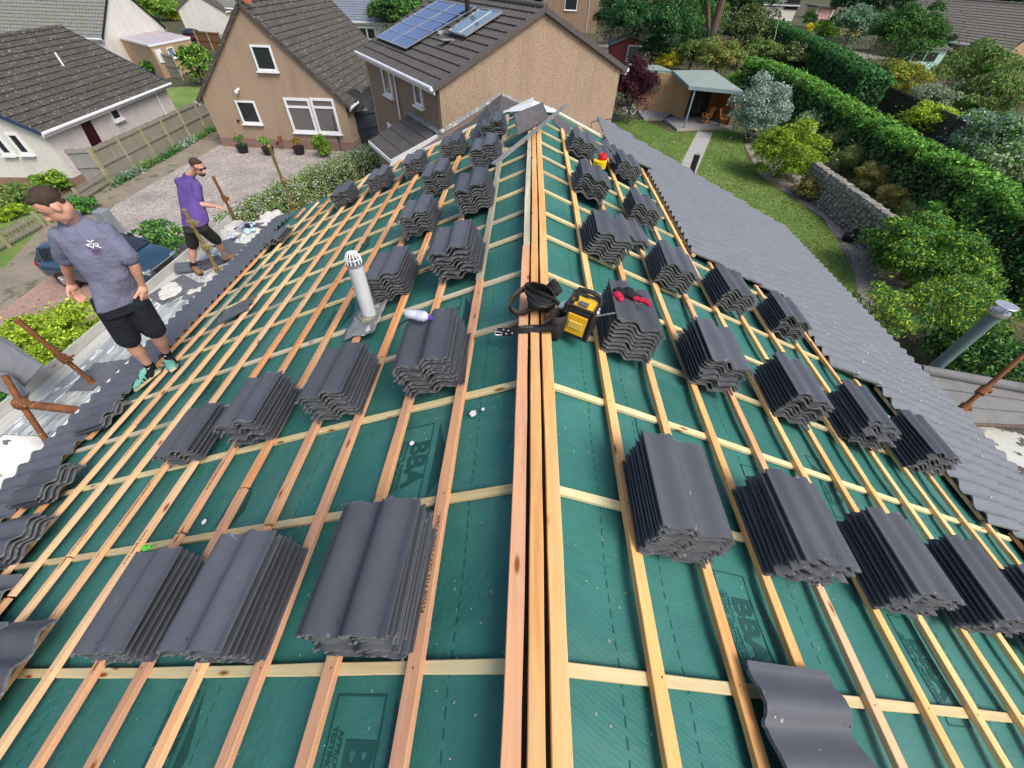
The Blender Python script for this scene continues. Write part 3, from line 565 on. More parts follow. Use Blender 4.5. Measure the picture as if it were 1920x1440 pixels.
def window(parent, P0, n, px, panes=1, vpanes=(1.,), name='window', frame=WHITE, glass=GLASS, fw=.07, sill=True, proud=.03, vis=True):
    """window on a vertical wall through P0 with outward normal n; px = 4 corners in the photo (tl, tr, br, bl)"""
    n = np.array(n, float); n /= np.linalg.norm(n); X = np.cross((0, 0, 1.), n); P = [PL(u, v, n, P0) for u, v in px]
    xs = [float((p-np.array(P0))@X) for p in P]; x0, x1 = (xs[0]+xs[3])/2, (xs[1]+xs[2])/2; x0, x1 = min(x0, x1), max(x0, x1)
    z1, z0 = (P[0][2]+P[1][2])/2, (P[2][2]+P[3][2])/2; return window3(parent, P0, n, x0, x1, z0, z1, panes, vpanes, name, frame, glass, fw, sill, proud)
def window3(parent, P0, n, x0, x1, z0, z1, panes=1, vpanes=(1.,), name='window', frame=WHITE, glass=GLASS, fw=.07, sill=True, proud=.03):
    n = np.array(n, float); n /= np.linalg.norm(n); X = np.cross((0, 0, 1.), n); Z = np.array([0, 0, 1.]); P0 = np.array([P0[0], P0[1], 0.]); ax = (X, Z, n); C = lambda x, z, d: P0+X*x+Z*z+n*d
    mb = MB(); W, H = x1-x0, z1-z0
    mb.box(C(x0+fw/2, (z0+z1)/2, proud), (fw, H, .08), ax); mb.box(C(x1-fw/2, (z0+z1)/2, proud), (fw, H, .08), ax)
    mb.box(C((x0+x1)/2, z1-fw/2, proud), (W-2*fw, fw, .08), ax); mb.box(C((x0+x1)/2, z0+fw/2, proud), (W-2*fw, fw, .08), ax)
    for i in range(1, panes): mb.box(C(x0+W*i/panes, (z0+z1)/2, proud), (fw*1.5, H-2*fw, .075), ax)
    if len(vpanes) > 1:
        z = z1
        for q in vpanes[:-1]: z -= H*q; mb.box(C((x0+x1)/2, z, proud-.003), (W-2*fw, fw*.9, .07), ax)
    o = mk(name, mb, frame, parent)
    mb = MB(); mb.box(C((x0+x1)/2, (z0+z1)/2, .012), (W-fw, H-fw, .02), ax); mk('pane', mb, glass, o)
    if sill: mb = MB(); mb.box(C((x0+x1)/2, z0-.04, proud+.05), (W+.12, .06, .16), ax); mk('sill', mb, frame, o)
    return o
def gable(name, label, corner, ang, L, W, ze, zr, wall, roof, over=.12, veave=.35, base=None, gutters=True, group=None, verge=None, course=.34, walls2=None):
    """corner = near-left ground corner; L runs along 'ang' (eave direction), W runs 90 deg clockwise of it"""
    d = np.array([cos(ang), sin(ang), 0]); q = np.array([sin(ang), -cos(ang), 0]); c = np.array([corner[0], corner[1], Z0]); Z = np.array([0, 0, 1.])
    root = empty(name, c+d*L/2+q*W/2, label, 'house', group)
    at = lambda l, w_, z: np.array([c[0], c[1], 0])+d*l+q*w_+Z*z
    for l, e in ((0, .2), (L-.2, .2)): mb = MB(); mb.prism([at(l, 0, Z0), at(l, W, Z0), at(l, W, ze), at(l, W/2, zr-.12), at(l, 0, ze)], d*e); mk('gable_wall', mb, wall, root)
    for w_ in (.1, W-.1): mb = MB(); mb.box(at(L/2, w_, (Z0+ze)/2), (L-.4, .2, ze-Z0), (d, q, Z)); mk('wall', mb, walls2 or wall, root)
    if base: 
        mb = MB(); mb.box(at(L/2, W/2, Z0+.25), (L+.06, W+.06, .5), (d, q, Z)); mk('base_course', mb, base, root)
    dz = (zr-ze)/(W/2)*veave; mb = MB()
    roofplane(mb, at(-over, -veave, ze-dz), at(L+over, -veave, ze-dz), at(L+over, W/2, zr), at(-over, W/2, zr), course)
    roofplane(mb, at(L+over, W+veave, ze-dz), at(-over, W+veave, ze-dz), at(-over, W/2, zr), at(L+over, W/2, zr), course)
    mb.tube([at(-over, W/2, zr+.02), at(L+over, W/2, zr+.02)], .11, 8); rf = mk('roof', mb, roof, root)
    for l in (-over, L+over):
        for w0 in (-veave, W+veave): mb = MB(); mb.bar(at(l, w0, ze-dz-.03), at(l, W/2, zr-.03), .05, .16, Z); mk('verge_trim', mb, verge or roof, root)
    if gutters:
        for w_, w2 in ((-veave-.06, -veave+.02), (W+veave+.06, W+veave-.02)):
            mb = MB(); mb.tube([at(-over, w_, ze-dz-.02), at(L+over, w_, ze-dz-.02)], .07, 8); mk('gutter', mb, GUTTER, root)
            mb = MB(); mb.box(at(L/2, w2, ze-dz-.10), (L+2*over, .03, .18), (d, q, Z)); mk('fascia', mb, GUTTER, root)
    return root, at, d, q
def downpipe(root, a, b, r=.04):
    mb = MB(); mb.tube([a, b], r, 8); mk('downpipe', mb, GUTTER, root)

# --- brown gable-fronted bungalow
yB = float((G(430, 275)[1]+G(640, 283)[1])/2); zB = -3.95
xL, xR = G(388, 172, zB)[0], G(655, 184, zB)[0]; xL, xR = float(xL)+.1, float(xR)-.1; apx = PL(464, 6, (0, 1, 0), (0, yB, 0)); 
Broot, Bat, Bd, Bq = gable('bungalow', 'brown roughcast bungalow whose gable end faces the roof, with lichen-spotted dark tiles', (xL, yB), pi/2, 11, xR-xL, zB, float(apx[2]), HARL, RLICH, .12, .3, BRICK)
nB, PB = (0, -1, 0), (0, yB, 0)
window(Broot, PB, nB, [(469, 84), (507, 84), (521, 133), (484, 133)], fw=.09)
window(Broot, PB, nB, [(442, 188), (478, 189), (491, 232), (456, 231)], fw=.09)
BLIND = M('grey_blind_behind_glass', (.10, .09, .09), (.16, .15, .15), 3, .25, 0, stretch=(1, 1, 40), spec=.6)
window(Broot, PB, nB, [(532, 183), (580, 184), (596, 249), (551, 247)], 1, (.25, .75), glass=BLIND, fw=.12); window(Broot, PB, nB, [(582, 184), (627, 184), (638, 250), (598, 250)], 1, (.25, .75), glass=BLIND, fw=.12)
mb = MB(); q = PL(447, 167, (0, 1, 0), PB); mb.tube([q, q+[0, -.25, -.05]], .07, 8); mb.ball(q+np.array([0, -.3, -.08]), .09); mk('wall_lamp', mb, WHITE, Broot)
mb = MB(); mb.box((float(apx[0]), yB+.1, float(apx[2])+.15), (.22, .3, .3)); mk('ridge_end', mb, M('terracotta', (.5, .16, .09)), Broot)
for u, v in ((521, 268), (447, 226)):
    q = PL(u, v, (0, 1, 0), PB); mb = MB(); mb.box(q+[0, -.04, 0], (.12, .08, .1)); mk('wall_vent', mb, BLACKP, Broot)
# --- two-storey roughcast house with the solar panels (turned 34 degrees)
zC = -1.2; cC = G(822, 155, zC); e1 = G(680, 91, zC); e2 = G(1166, 124, zC)
d1 = (e1-cC)[:2]; angC = atan2(d1[1], d1[0]); LC = float(hypot(*d1)); WC = float(hypot(*(e2-cC)[:2])); q_ = np.array([sin(angC), -cos(angC), 0]); mid = cC+q_*WC/2
zrC = float(mid[2]+HH(mid, 1010, 14)); vv = .35; cor = cC+q_*0.0
Croot, Cat, Cd, Cq = gable('two_storey_house', 'two-storey brown roughcast house with solar panels on its dark roof', cor, angC, LC, WC, zC, zrC, HARL, RDARK, .12, .25, None, walls2=HARL2, course=.40)  # side walls use a darker roughcast: their shade is put into the colour
nF = -Cq
window(Croot, cC, nF, [(716, 114), (729, 118), (738, 182), (722, 174)], fw=.09); window(Croot, cC, nF, [(776, 143), (790, 148), (795, 203), (780, 193)], fw=.09)
qa = PL(739, 124, nF, cC); qb = PL(762, 215, nF, cC); downpipe(Croot, qa+nF*.08, [qa[0]+nF[0]*.08, qa[1]+nF[1]*.08, Z0])
mb = MB(); q0 = PL(733, 243, nF, cC); mb.box(q0+nF*.03, (.5, .05, .5), (Cd, nF, (0, 0, 1))); mk('window', mb, WHITE, Croot)
# faint crack line on the gable
mb = MB(); CR1 = [PL(u, v, -Cd, cC)-Cd*.006 for u, v in ((1108, 243), (1109, 228), (1150, 222))]
for a, b in zip(CR1, CR1[1:]): mb.bar(a, b, .02, .012, -Cd)
mk('cable', mb, BLACKP, Croot)
# roof plane facing left
rz = zrC; eA = Cat(0, -.25, zC-(zrC-zC)/(WC/2)*.25); rA = Cat(0, WC/2, zrC); nR = np.cross(Cd, rA-eA); nR /= np.linalg.norm(nR); nR = nR if nR[2] > 0 else -nR
def onroof(u, v, h=.06): return PL(u, v, nR, eA+nR*h)
def flatpanel(name, pxs, h, th, mats, parent, label=None):
    P = [onroof(u, v, h) for u, v in pxs]; o0, ex, ey = P[3], P[2]-P[3], P[0]-P[3]; mb = MB(); mb.prism([P[3], P[2], P[1], P[0]], nR*th); return mb, P
PV, t_, b_ = nodes('solar_cells'); v_ = coord(t_, 'Object'); b_.inputs['Base Color'].default_value = (.035, .06, .19, 1); b_.inputs['Roughness'].default_value = .18; b_.inputs['Specular IOR Level'].default_value = .9; b_.inputs['Coat Weight'].default_value = .6
mb, P = flatpanel('solar_array', [(822, 3), (884, 13), (762, 93), (707, 71)], .10, .04, PV, None)
sroot = mk('solar_array', mb, PV, Croot); sroot['label'] = 'blue solar panel array with white frame lines'
o0, ex, ey = P[3]+nR*.045, P[2]-P[3], P[0]-P[3]; mb = MB()
for k in range(3): mb.bar(o0+ex*k/2, o0+ey+ex*k/2, .06, .02, nR)
for k in range(6): mb.bar(o0+ey*k/5+nR*.002, o0+ex+ey*k/5+nR*.002, .05 if k in (0, 5) else .035, .02, nR)
mk('panel_frame', mb, STEEL, sroot)
SKYG, t_, b_ = nodes('sky_window_glass'); b_.inputs['Base Color'].default_value = (.14, .22, .27, 1); b_.inputs['Roughness'].default_value = .05; b_.inputs['Specular IOR Level'].default_value = 1.; b_.inputs['Coat Weight'].default_value = 1.
for pxs in ([(902, 20), (922, 23), (858, 66), (842, 61)], [(924, 23), (941, 26), (874, 70), (860, 66)]):
    mb, P = flatpanel('roof_window', pxs, .10, .06, None, None); o = mk('roof_window', mb, SKYG, Croot); mb = MB()
    for i in range(4): mb.bar(P[i]+nR*.05, P[(i+1) % 4]+nR*.05, .06, .06, nR)
    mk('frame', mb, STEEL if pxs[0][0] == 924 else LEAD, o)
for u, v, r, h in ((877, 32, .09, .75), (828, 64, .18, .10)):
    q = onroof(u, v, 0); mb = MB(); mb.tube([q, q+np.array([0, 0, h])], [r, r*.9], 10); mk('vent', mb, BLACKP if h > .5 else LEAD, Croot)
mb = MB(); q = onroof(847, 74, .04); mb.box(q, (.9, .35, .03), (Cq, Cd, nR)); mk('lead_apron', mb, LEAD, Croot)
# its lean-to porch with dark tiles
zp = -3.0; a_, b__ = PL(768, 214, nF, cC+nF*.02), PL(827, 250, nF, cC+nF*.02); zt = float((a_[2]+b__[2])/2); lo = G(693, 264, zt-.9); lo2 = G(735, 301, zt-.9)
a_[2] = zt; b__[2] = zt; proot = empty('porch', ((a_+b__+lo+lo2)/4)*[1, 1, 0]+[0, 0, Z0], 'dark-tiled lean-to porch with lead flashing against the two-storey house', 'porch')
mb = MB(); roofplane(mb, lo2, lo, a_, b__, .5, .03, .33, .004); mk('roof', mb, RDARK, proot)
mb = MB(); mb.bar(a_+[0, 0, .05], b__+[0, 0, .05], .28, .05, (nF*.4+np.array([0, 0, 1]))); mk('flashing', mb, LEAD, proot)
mb = MB(); mb.bar(lo+[0, 0, -.06], lo2+[0, 0, -.06], .12, .14); mb.bar(lo2+[0, 0, -.03], b__+[0, 0, -.03], .06, .14); mk('fascia', mb, WHITE, proot)
iv = (a_-lo)*[1, 1, 0]; mb = MB(); mb.prism([(p[0], p[1], Z0) for p in (lo+iv*.15, lo2+iv*.15, b__-iv*.02, a_-iv*.02)], (0, 0, zt-.95-Z0)); mk('wall', mb, HARL2, proot)
# link roof between the house and ours: low gable with flashing against the gable wall
AP = PL(940, 178, -Cd, cC-Cd*.03); LB_ = PL(826, 250, -Cd, cC-Cd*.03); RB_ = PL(1242, 320, -Cd, cC-Cd*.03)
lk = empty('link_roof', AP*[1, 1, 0]+[0, 0, Z0], 'strip of brown tiled roof with pale flashing joining the brown gable wall', 'roof')
RV = lambda u, v, z: G(u, v, z)
F0 = np.array([-.6, 7.75, -.36]); FL = RP('L', 3.6, 7.75, -.06); FL2 = RP('L', 5.2, 8.1, -.1)
FR = RP('R', 3.2, 7.8, -.2)
mb = MB(); roofplane(mb, LB_+[0, 0, -.3], FL, F0, AP, .42, .025, .3, .012)
mb.add([AP, F0, FR, RB_], [(0, 1, 2, 3)])
mk('tiles', mb, RDARK, lk)
mb = MB(); mb.bar(AP+[0, 0, .02], LB_+[0, 0, .02], .16, .05, -Cd+np.array([0, 0, 1.2])); mb.bar(AP+[0, 0, .02], AP+(RB_-AP)*.45+[0, 0, .02], .16, .05, -Cd+np.array([0, 0, 1.2])); mk('flashing', mb, LEAD, lk)
mb = MB(); mb.prism([LB_+[0, 0, -.35], FL+[0, 0, -.05], F0+[0, 0, -.06], AP+[0, 0, -.06]], (0, 0, -.1)); mb.prism([(LB_[0], LB_[1], Z0), (FL[0]+.4, FL[1], Z0), (F0[0], F0[1], Z0), (AP[0], AP[1], Z0)], (0, 0, 3.2)); mk('wall', mb, HARL2, lk)
# --- cream bungalow on the left
zA = -3.95; cA = G(68, 240, zA); fA = G(309, 150, zA); dA = (fA-cA)[:2]; angA = atan2(dA[1], dA[0]); LA = float(hypot(*dA))-.35
WA = 8.2; qA = np.array([sin(angA), -cos(angA), 0]); corA = cA-qA*WA
zrA = -1.62
Aroot, Aat, Ad, Aq = gable('bungalow', 'cream roughcast bungalow with mossy dark tiled roof, behind the grey board fence', corA, angA, LA, WA, zA, zrA, WROUGH, RLICH, .25, .25, BRICK, verge=M('blue_verge', (.03, .05, .11)), walls2=CREAM, course=.36)
nA = Aq; PA = cA
window(Aroot, PA, nA, [(198, 199), (213, 193), (229, 222), (211, 228)], fw=.08)
mb = MB(); D0 = [PL(u, v, nA, PA)+nA*.03 for u, v in ((143, 219), (160, 214), (189, 266), (171, 275))]; mb.prism(D0[::-1], nA*.03); dr = mk('door', mb, M('dark_maroon_door', (.035, .008, .012), None, 3, .4, 0), Aroot)
qx = PL(281, 163, nA, PA)+nA*.1; downpipe(Aroot, qx, [qx[0], qx[1], Z0])
gA = -Ad
window(Aroot, cA, gA, [(12, 248), (32, 250), (62, 288), (38, 290)], fw=.09); window(Aroot, cA, gA, [(-22, 248), (-2, 250), (28, 290), (3, 290)], fw=.09)
q = Aat(LA*.62, WA*.74, zrA-(zrA-zA)*.48); mb = MB(); mb.tube([q, q+np.array([-.0, 0, .55])], .05, 8); mk('vent_pipe', mb, WHITE, Aroot)
# little greenhouse against it
gq = G(280, 228, -5.6); grn = empty('greenhouse', (gq[0]-.1, gq[1], Z0), 'small clear domed cold frame against the cream bungalow wall', 'greenhouse')
CLEAR = M('clear_plastic', (.55, .66, .66), (.45, .58, .58), 4, .15, 0); mb = MB(); pf = [gq+nA*x+np.array([0, 0, z-.9]) for x, z in ((.6, 0), (.6, 1.3), (.35, 1.6), (0, 1.75), (-.1, 1.75), (-.1, 0))]; mb.prism(pf, Ad*.9); mk('cover', mb, CLEAR, grn)
mb = MB(); 
for k in (0, .45, .9): mb.tube([p+Ad*k for p in pf], .02, 6)
mk('frame', mb, STEEL, grn)
# --- far top-left group
def corner_h(u, v, ze): return G(u, v, ze)
cJ = G(190, 68, -3.9); Jr, Jat, Jd, Jq = gable('bungalow', 'white gabled bungalow with plain grey-green tiled roof at the top left', (cJ[0]-16, cJ[1]), 0, 16, 9.5, -3.9, -.2, WROUGH, RGREY, .1, .2, verge=BLACKP, course=.34) if False else gable('bungalow', 'white gabled bungalow with plain grey-green tiled roof at the top left', (cJ[0]-16, cJ[1]+8.5), 0, 16, 8.5, -3.9, -.4, WROUGH, RGREY, .1, .2, verge=BLACKP, course=.34)
k1 = G(213, 68, -4.2); k2 = G(280, 86, -4.2); k3 = G(356, 71, -4.2)
ka = k2-k1; ka[2] = 0; kb = k3-k2; kb[2] = 0
kr = empty('flat_roofed_annex', (k1+k3)/2*[1, 1, 0]+[0, 0, Z0], 'tan flat-roofed annexe with pale streaky roof and white door, behind the cream bungalow', 'annexe')
FLATR = M('streaky_flat_roof', (.42, .44, .50), (.36, .22, .22), 2.2, .8, .2, stretch=(.4, 2.5, 1), lo=.42, hi=.62)
mb = MB(); mb.prism([p*[1, 1, 0]+[0, 0, Z0] for p in (k1, k2, k3, k3-ka)][::1], (0, 0, 2.25)); mk('wall', mb, TAN, kr)
mb = MB(); mb.prism([p+[0, 0, 0] for p in (k1, k2, k3, k3-ka)], (0, 0, .07)); mk('roof', mb, FLATR, kr)
mb = MB(); mb.bar(k1, k2, .1, .16); mb.bar(k2, k3, .1, .16); mk('fascia', mb, WHITE, kr)
nK = np.cross(kb/np.linalg.norm(kb), (0, 0, 1.)); 
mb = MB(); Dk = [PL(u, v, nK, k2)+nK*.03 for u, v in ((288, 94), (299, 91), (311, 117), (300, 118))]; mb.prism(Dk[::-1], nK*.03); mk('door', mb, WHITE, kr)
window(kr, k2, nK, [(311, 90), (322, 87), (331, 107), (320, 110)], glass=SKYG, fw=.07)
cLh = G(385, 76, Z0); 
gable('bungalow', 'low white gabled building beyond the flat-roofed annexe at the top', (G(352, 62, Z0)[0], G(352, 62, Z0)[1]), pi/2, 10, 6.5, -4.0, -2.3, WROUGH, RDARK, .1, .2)
gable('bungalow', 'small tan bungalow corner with grey tiles, just left of the brown gable top', (G(418, 62, Z0)[0], G(418, 62, Z0)[1]+6), 0, 7, 6, -3.6, -1.4, TAN, RGREY, .2, .3)
gable('bungalow', 'tan bungalow with brown roof at the extreme top left corner', (G(-70, 52, Z0)[0]-4, G(-70, 52, Z0)[1]+7), 0, 13, 7, -3.7, -1.5, TAN, RBROWN, .2, .3)
# blue-roofed house between the two brown ones, top centre-left
cW = G(650, 92, Z0); Wr, Wat, Wd, Wq = gable('bungalow', 'white house with blue-grey slate roof glimpsed between the two brown houses', (cW[0]-5, cW[1]+8), 0, 14, 8, -3.6, -.6, WROUGH, RSLATE, .2, .35)
window(Wr, cW, (0, -1, 0), [(671, 51), (702, 51), (706, 74), (676, 74)], 2, fw=.1)
# brown house behind the solar house
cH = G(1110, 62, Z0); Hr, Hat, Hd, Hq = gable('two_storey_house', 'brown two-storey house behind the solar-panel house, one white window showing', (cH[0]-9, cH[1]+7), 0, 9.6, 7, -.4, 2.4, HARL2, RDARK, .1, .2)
window(Hr, cH, (0, -1, 0), [(1060, -6), (1083, -6), (1082, 20), (1058, 19)], fw=.09); qx = PL(1106, 0, (0, 1, 0), cH); downpipe(Hr, [qx[0], qx[1]-.1, 0], [qx[0], qx[1]-.1, Z0])
# white house with pink garage, top right
cP = G(1440, 38, Z0); Pr, Pat, Pd, Pq = gable('house', 'white house with grey window and pink garage end, top right beyond the dark hedge', (cP[0]-6, cP[1]+8), 0, 12, 8, -3.4, -.5, WROUGH, RDARK, .3, .4)
window(Pr, cP, (0, -1, 0), [(1443, -8), (1461, -8), (1458, 14), (1441, 14)], fw=.08); window(Pr, cP, (0, -1, 0), [(1475, -8), (1502, -8), (1497, 17), (1473, 17)], 2, fw=.08, frame=BLACKP)
cPG = G(1540, 36, Z0); ax_ = empty('garage', cPG, 'pink-fronted garage with white corner posts, top right', 'garage')
mb = MB(); mb.box(cPG+[.0, 3, 1.15], (4.2, 6, 2.3)); mk('wall', mb, PINKR, ax_); mb = MB(); mb.box(cPG+[0, 2.8, 2.45], (5.2, 7.4, .25)); mk('roof', mb, RDARK, ax_)
mb = MB(); mb.box(cPG+[-2.1, -.06, 1.15], (.35, .12, 2.3)); mb.box(cPG+[2.1, -.06, 1.15], (.35, .12, 2.3)); mk('corner_post', mb, WHITE, ax_); mb = MB(); mb.box(cPG+[.1, -.03, 1.05], (3.0, .06, 2.1)); mk('door', mb, PINKR, ax_)
# large brown-roofed houses at the top right corner
zE = -3.7; eE1 = G(1755, 68, zE); eE2 = G(1893, 88, zE); dE = (eE2-eE1)[:2]; angE = atan2(dE[1], dE[0]); 
Er, Eat, Ed, Eq = gable('bungalow', 'tan bungalow with wide brown ribbed roof behind the round leafy tree, top right', eE1-np.array([cos(angE), sin(angE), 0])*9-np.array([sin(angE), -cos(angE), 0])*8.2, angE, float(hypot(*dE))+9.3, 8.2, zE, -.2, TAN, RBROWN, .2, .35, verge=BLACKP, course=.36)
cE3 = G(1905, 100, Z0); gable('bungalow', 'tan bungalow at the extreme top right with brown ribbed roof and lead valley', (cE3[0], cE3[1]+8), radians(-12), 13, 8, -3.6, -.2, TAN, RBROWN, .3, .5, verge=LEAD)
# roofs beyond our own right eave, bottom right
xr = float(RP('R', ER, 0)[0])
R0, R1, E0, E1 = G(1752, 700, -3.35), G(1960, 738, -3.35), G(1800, 792, -3.75), G(1985, 800, -3.75); R0 = R0-(R1-R0)*.15; E0 = E0-(E1-E0)*.25
nb = empty('side_extension', (float(R0[0]+1), float(R0[1]), Z0), 'grey slated extension roof beside the grey flue, beyond the right eaves', 'extension')
GSL = M('grey_flat_slate', (.20, .20, .195), (.14, .14, .14), 3, .8, .3); mb = MB(); roofplane(mb, E0, E1, R1, R0, .36, .03, .42, .007); FB0 = R0+(R0-E0)*[0.2, 1, 1]*[1, 1, -0.0]+[0, .3, 0]; roofplane(mb, R1+(R1-E1)*[1, 1, -1.], R0+(R0-E0)*[1, 1, -1.], R0, R1, .36, .03, .42, .007); mb.tube([R0+[0, 0, .03], R1+[0, 0, .03]], .09, 8)
d_ = unit_(R1-R0)
for k in range(16):
    for j in range(3):
        c_ = E0+(R0-E0)*((j+.5)/3)+(E1-E0)*((k+.5*(j % 2))/14); 
        mb.bar(c_-(R0-E0)*.15+[0, 0, .032], c_+(R0-E0)*.15+[0, 0, .012], .012, .01, (0, 0, 1), 1)
mk('roof', mb, [GSL, BLACKP], nb); mb = MB(); mb.prism([(p[0], p[1], Z0) for p in (E0+[0, .15, 0], E1+[0, .15, 0], R1+(R1-E1)*.9, R0+(R0-E0)*.9)], (0, 0, float(E0[2])-Z0-.1)); mk('wall', mb, HARL, nb)
F_ = [G(1822, 806, -4.1), G(1990, 812, -4.1), G(2100, 1050, -4.1), G(1900, 1000, -4.1)]
fr = empty('flat_roof_shed', (float(F_[0][0]), float(F_[0][1])-.6, Z0), 'low flat roof blotched with pale lichen at the right edge', 'outbuilding')
LICH = M('lichen_blotched_felt', (.55, .55, .48), (.42, .44, .38), 3, .9, .5, .01, 20, fleck=((.09, .085, .075), 2.6, .52))
mb = MB(); mb.prism(F_[::-1], (0, 0, .1)); mk('roof', mb, LICH, fr); cF = sum(F_)/4; mb = MB(); mb.prism([((p-cF)*.95+cF)*[1, 1, 0]+[0, 0, Z0] for p in F_[::-1]], (0, 0, 2.38)); mk('wall', mb, HARL, fr)

# ================================================================= garden room with its deck
o_ = G(1268, 246); gx = G(1366, 243)-o_; gx[2] = 0; gx /= np.linalg.norm(gx); gy = np.array([-gx[1], gx[0], 0]); Zv = np.array([0, 0, 1.]); BL = .15
AT = lambda x, y, z=0.: o_+gx*x+gy*y+Zv*z
gr = empty('garden_room', AT(2.5, 3), 'timber-clad garden room with sloping grey-green roof and a slim grey corner post', 'garden room')
CLAD = mat_brick('pine_cladding', (.56, .35, .18), (.50, .30, .145), (.22, .12, .05), 1.0); _bk = [n_ for n_ in CLAD.node_tree.nodes if n_.type == 'TEX_BRICK'][0]; _bk.inputs['Brick Width'].default_value = 4.; _bk.inputs['Row Height'].default_value = .14; _bk.inputs['Mortar Size'].default_value = .012
ORCL = M('orange_stained_timber', (.40, .17, .05), (.28, .11, .035), 3, .7, .3, stretch=(1, 1, 5)); FA = M('blue_grey_fascia', (.17, .24, .26), None, 3, .5, 0); RFG = M('grey_green_roofing', (.24, .29, .26), (.20, .25, .22), 3, .7, .1)
RQ = [AT(.03, .1, 2.66), AT(4.41, .1, 2.32), AT(4.75, 5, 2.76), AT(1.28, 5, 2.76)]; WQ = [G(1200, 130, Z0+2.74), G(1261, 133, Z0+2.74)]; WQ += [WQ[1]+gy*2.4, WQ[0]+gy*2.4]
mb = MB(); mb.prism([p-Zv*.04 for p in RQ], Zv*.05); mk('roof', mb, RFG, gr); mb = MB(); mb.prism([p-Zv*.04 for p in WQ], Zv*.05); mk('roof', mb, RFG, gr)
for Q in (RQ, WQ):
    for i in range(4): mb = MB(); mb.bar(Q[i]-Zv*.11, Q[(i+1) % 4]-Zv*.11, .05, .20); mk('fascia', mb, FA, gr)
def wallseg(a, b, z1a, z1b, mat, name, th=.1, z0=BL):
    A, B = AT(*a), AT(*b); d = unit_(B-A); n_ = np.array([-d[1], d[0], 0]); mb = MB(); mb.prism([A+Zv*z0, B+Zv*z0, B+Zv*z1b, A+Zv*z1a], n_*th); return mk(name, mb, mat, gr)
wallseg((-.9, 6.1), (1.57, 4.15), 2.62, 2.6, CLAD, 'clad_wall'); wallseg((1.57, 4.15), (1.63, 3.13), 2.6, 2.6, CLAD, 'clad_wall'); wallseg((1.63, 3.13), (2.21, 3.08), 2.6, 2.5, CLAD, 'clad_wall')
gd = wallseg((2.21, 3.10), (3.9, 2.95), 2.5, 2.4, GLASS, 'glass_door', .05)
for k in range(5): q = AT(2.24+.41*k, 3.06-.035*k); mb = MB(); mb.box(q+Zv*1.3, (.07, .06, 2.3), (gx, gy, Zv)); mk('door_frame', mb, M('anthracite_frame', (.05, .06, .065)), gd)
wallseg((3.9, 2.95), (4.7, 2.9), 2.4, 2.35, ORCL, 'inner_wall'); wallseg((4.55, .45), (4.7, 2.95), 2.25, 2.4, ORCL, 'inner_wall')
mb = MB(); mb.bar(AT(.66, .18, BL), AT(.62, .2, 2.5), .1, .1, gx); mk('post', mb, FA, gr)
P_w = [AT(-.62, 5.72), AT(.62, 4.74)]; dw = unit_(P_w[1]-P_w[0]); mb = MB(); mb.box((P_w[0]+P_w[1])/2+Zv*1.85, (1.25, .06, .85), (dw, np.array([-dw[1], dw[0], 0]), Zv)); mk('window', mb, M('green_grey_glass', (.14, .16, .13), None, 3, .2, 0), gr)
D1 = [AT(0, 0), AT(4.5, 0), AT(4.9, 3.0), AT(1.63, 3.2), AT(.35, 2.77)]; D2 = [AT(-1.29, 2.91), AT(.30, 2.80), AT(1.57, 4.15), AT(-.6, 5.9)]
for Q in (D1, D2):
    mb = MB(); mb.prism(Q, Zv*BL); dk = mk('deck', mb, DECK, gr); mb = MB(); mb.bar(Q[0]+Zv*BL/2-gy*.02, Q[1]+Zv*BL/2-gy*.02, .04, BL+.01); mk('deck_edge', mb, M('pale_deck_edge', (.42, .38, .3)), dk)
# concrete path to it
pa, pb = G(1322, 248), G(1252, 400); pd = (pb-pa)/np.linalg.norm(pb-pa); px_ = np.array([-pd[1], pd[0], 0]); PLn = float(np.linalg.norm(pb-pa))
pw = (abs((G(1337, 248)-G(1308, 248))@px_))/2
sheet('path', [pa+px_*pw, pa-px_*pw, pb-px_*pw, pb+px_*pw], PAVE, .010)
mb = MB()
for k in range(12): c_ = pa+pd*(PLn*k/12); mb.bar(c_-px_*pw+[0, 0, .014], c_+px_*pw+[0, 0, .014], .02, .004)
tag(mk('path_joints', mb, M('path_joint', (.16, .15, .14)), None, pa), kind='structure')
# garden chairs and table on the deck
TEAK = M('orange_teak', (.48, .18, .06), (.36, .13, .04), 5, .55, .1)
def folding_chair(c, yaw, label, grp):
    r_ = empty('garden_chair', c, label, 'chair', grp); u = np.array([cos(yaw), sin(yaw), 0]); s_ = np.array([-u[1], u[0], 0]); c = np.array(c, float); P_ = lambda a, b, z: c+u*a+s_*b+Zv*z
    mb = MB(); 
    for k in range(6): mb.box(P_(-.2+k*.08, 0, .44), (.065, .5, .02), (u, s_, Zv))
    mk('seat', mb, TEAK, r_); mb = MB()
    for k in range(5): mb.bar(P_(-.24, -.2+k*.1, .5), P_(-.42, -.2+k*.1, 1.02), .06, .018, u)
    mb.bar(P_(-.42, -.27, 1.02), P_(-.42, .27, 1.02), .06, .03); mk('backrest', mb, TEAK, r_)
    for b in (-.26, .26):
        mb = MB(); mb.bar(P_(.28, b, 0), P_(-.28, b, .62), .05, .03, s_); mk('leg', mb, TEAK, r_); mb = MB(); mb.bar(P_(-.3, b*.92, 0), P_(.26, b*.92, .62), .05, .03, s_); mk('leg', mb, TEAK, r_)
        mb = MB(); mb.bar(P_(-.3, b, .64), P_(.3, b, .64), .06, .025); mk('armrest', mb, TEAK, r_)
cz = Z0+BL; folding_chair(G(1320, 232, cz), radians(200), 'slatted orange garden chair on the deck, left of the little table', 'garden chairs on the deck'); folding_chair(G(1352, 236, cz), radians(330), 'slatted orange garden chair on the deck, nearest the silvery bush', 'garden chairs on the deck')
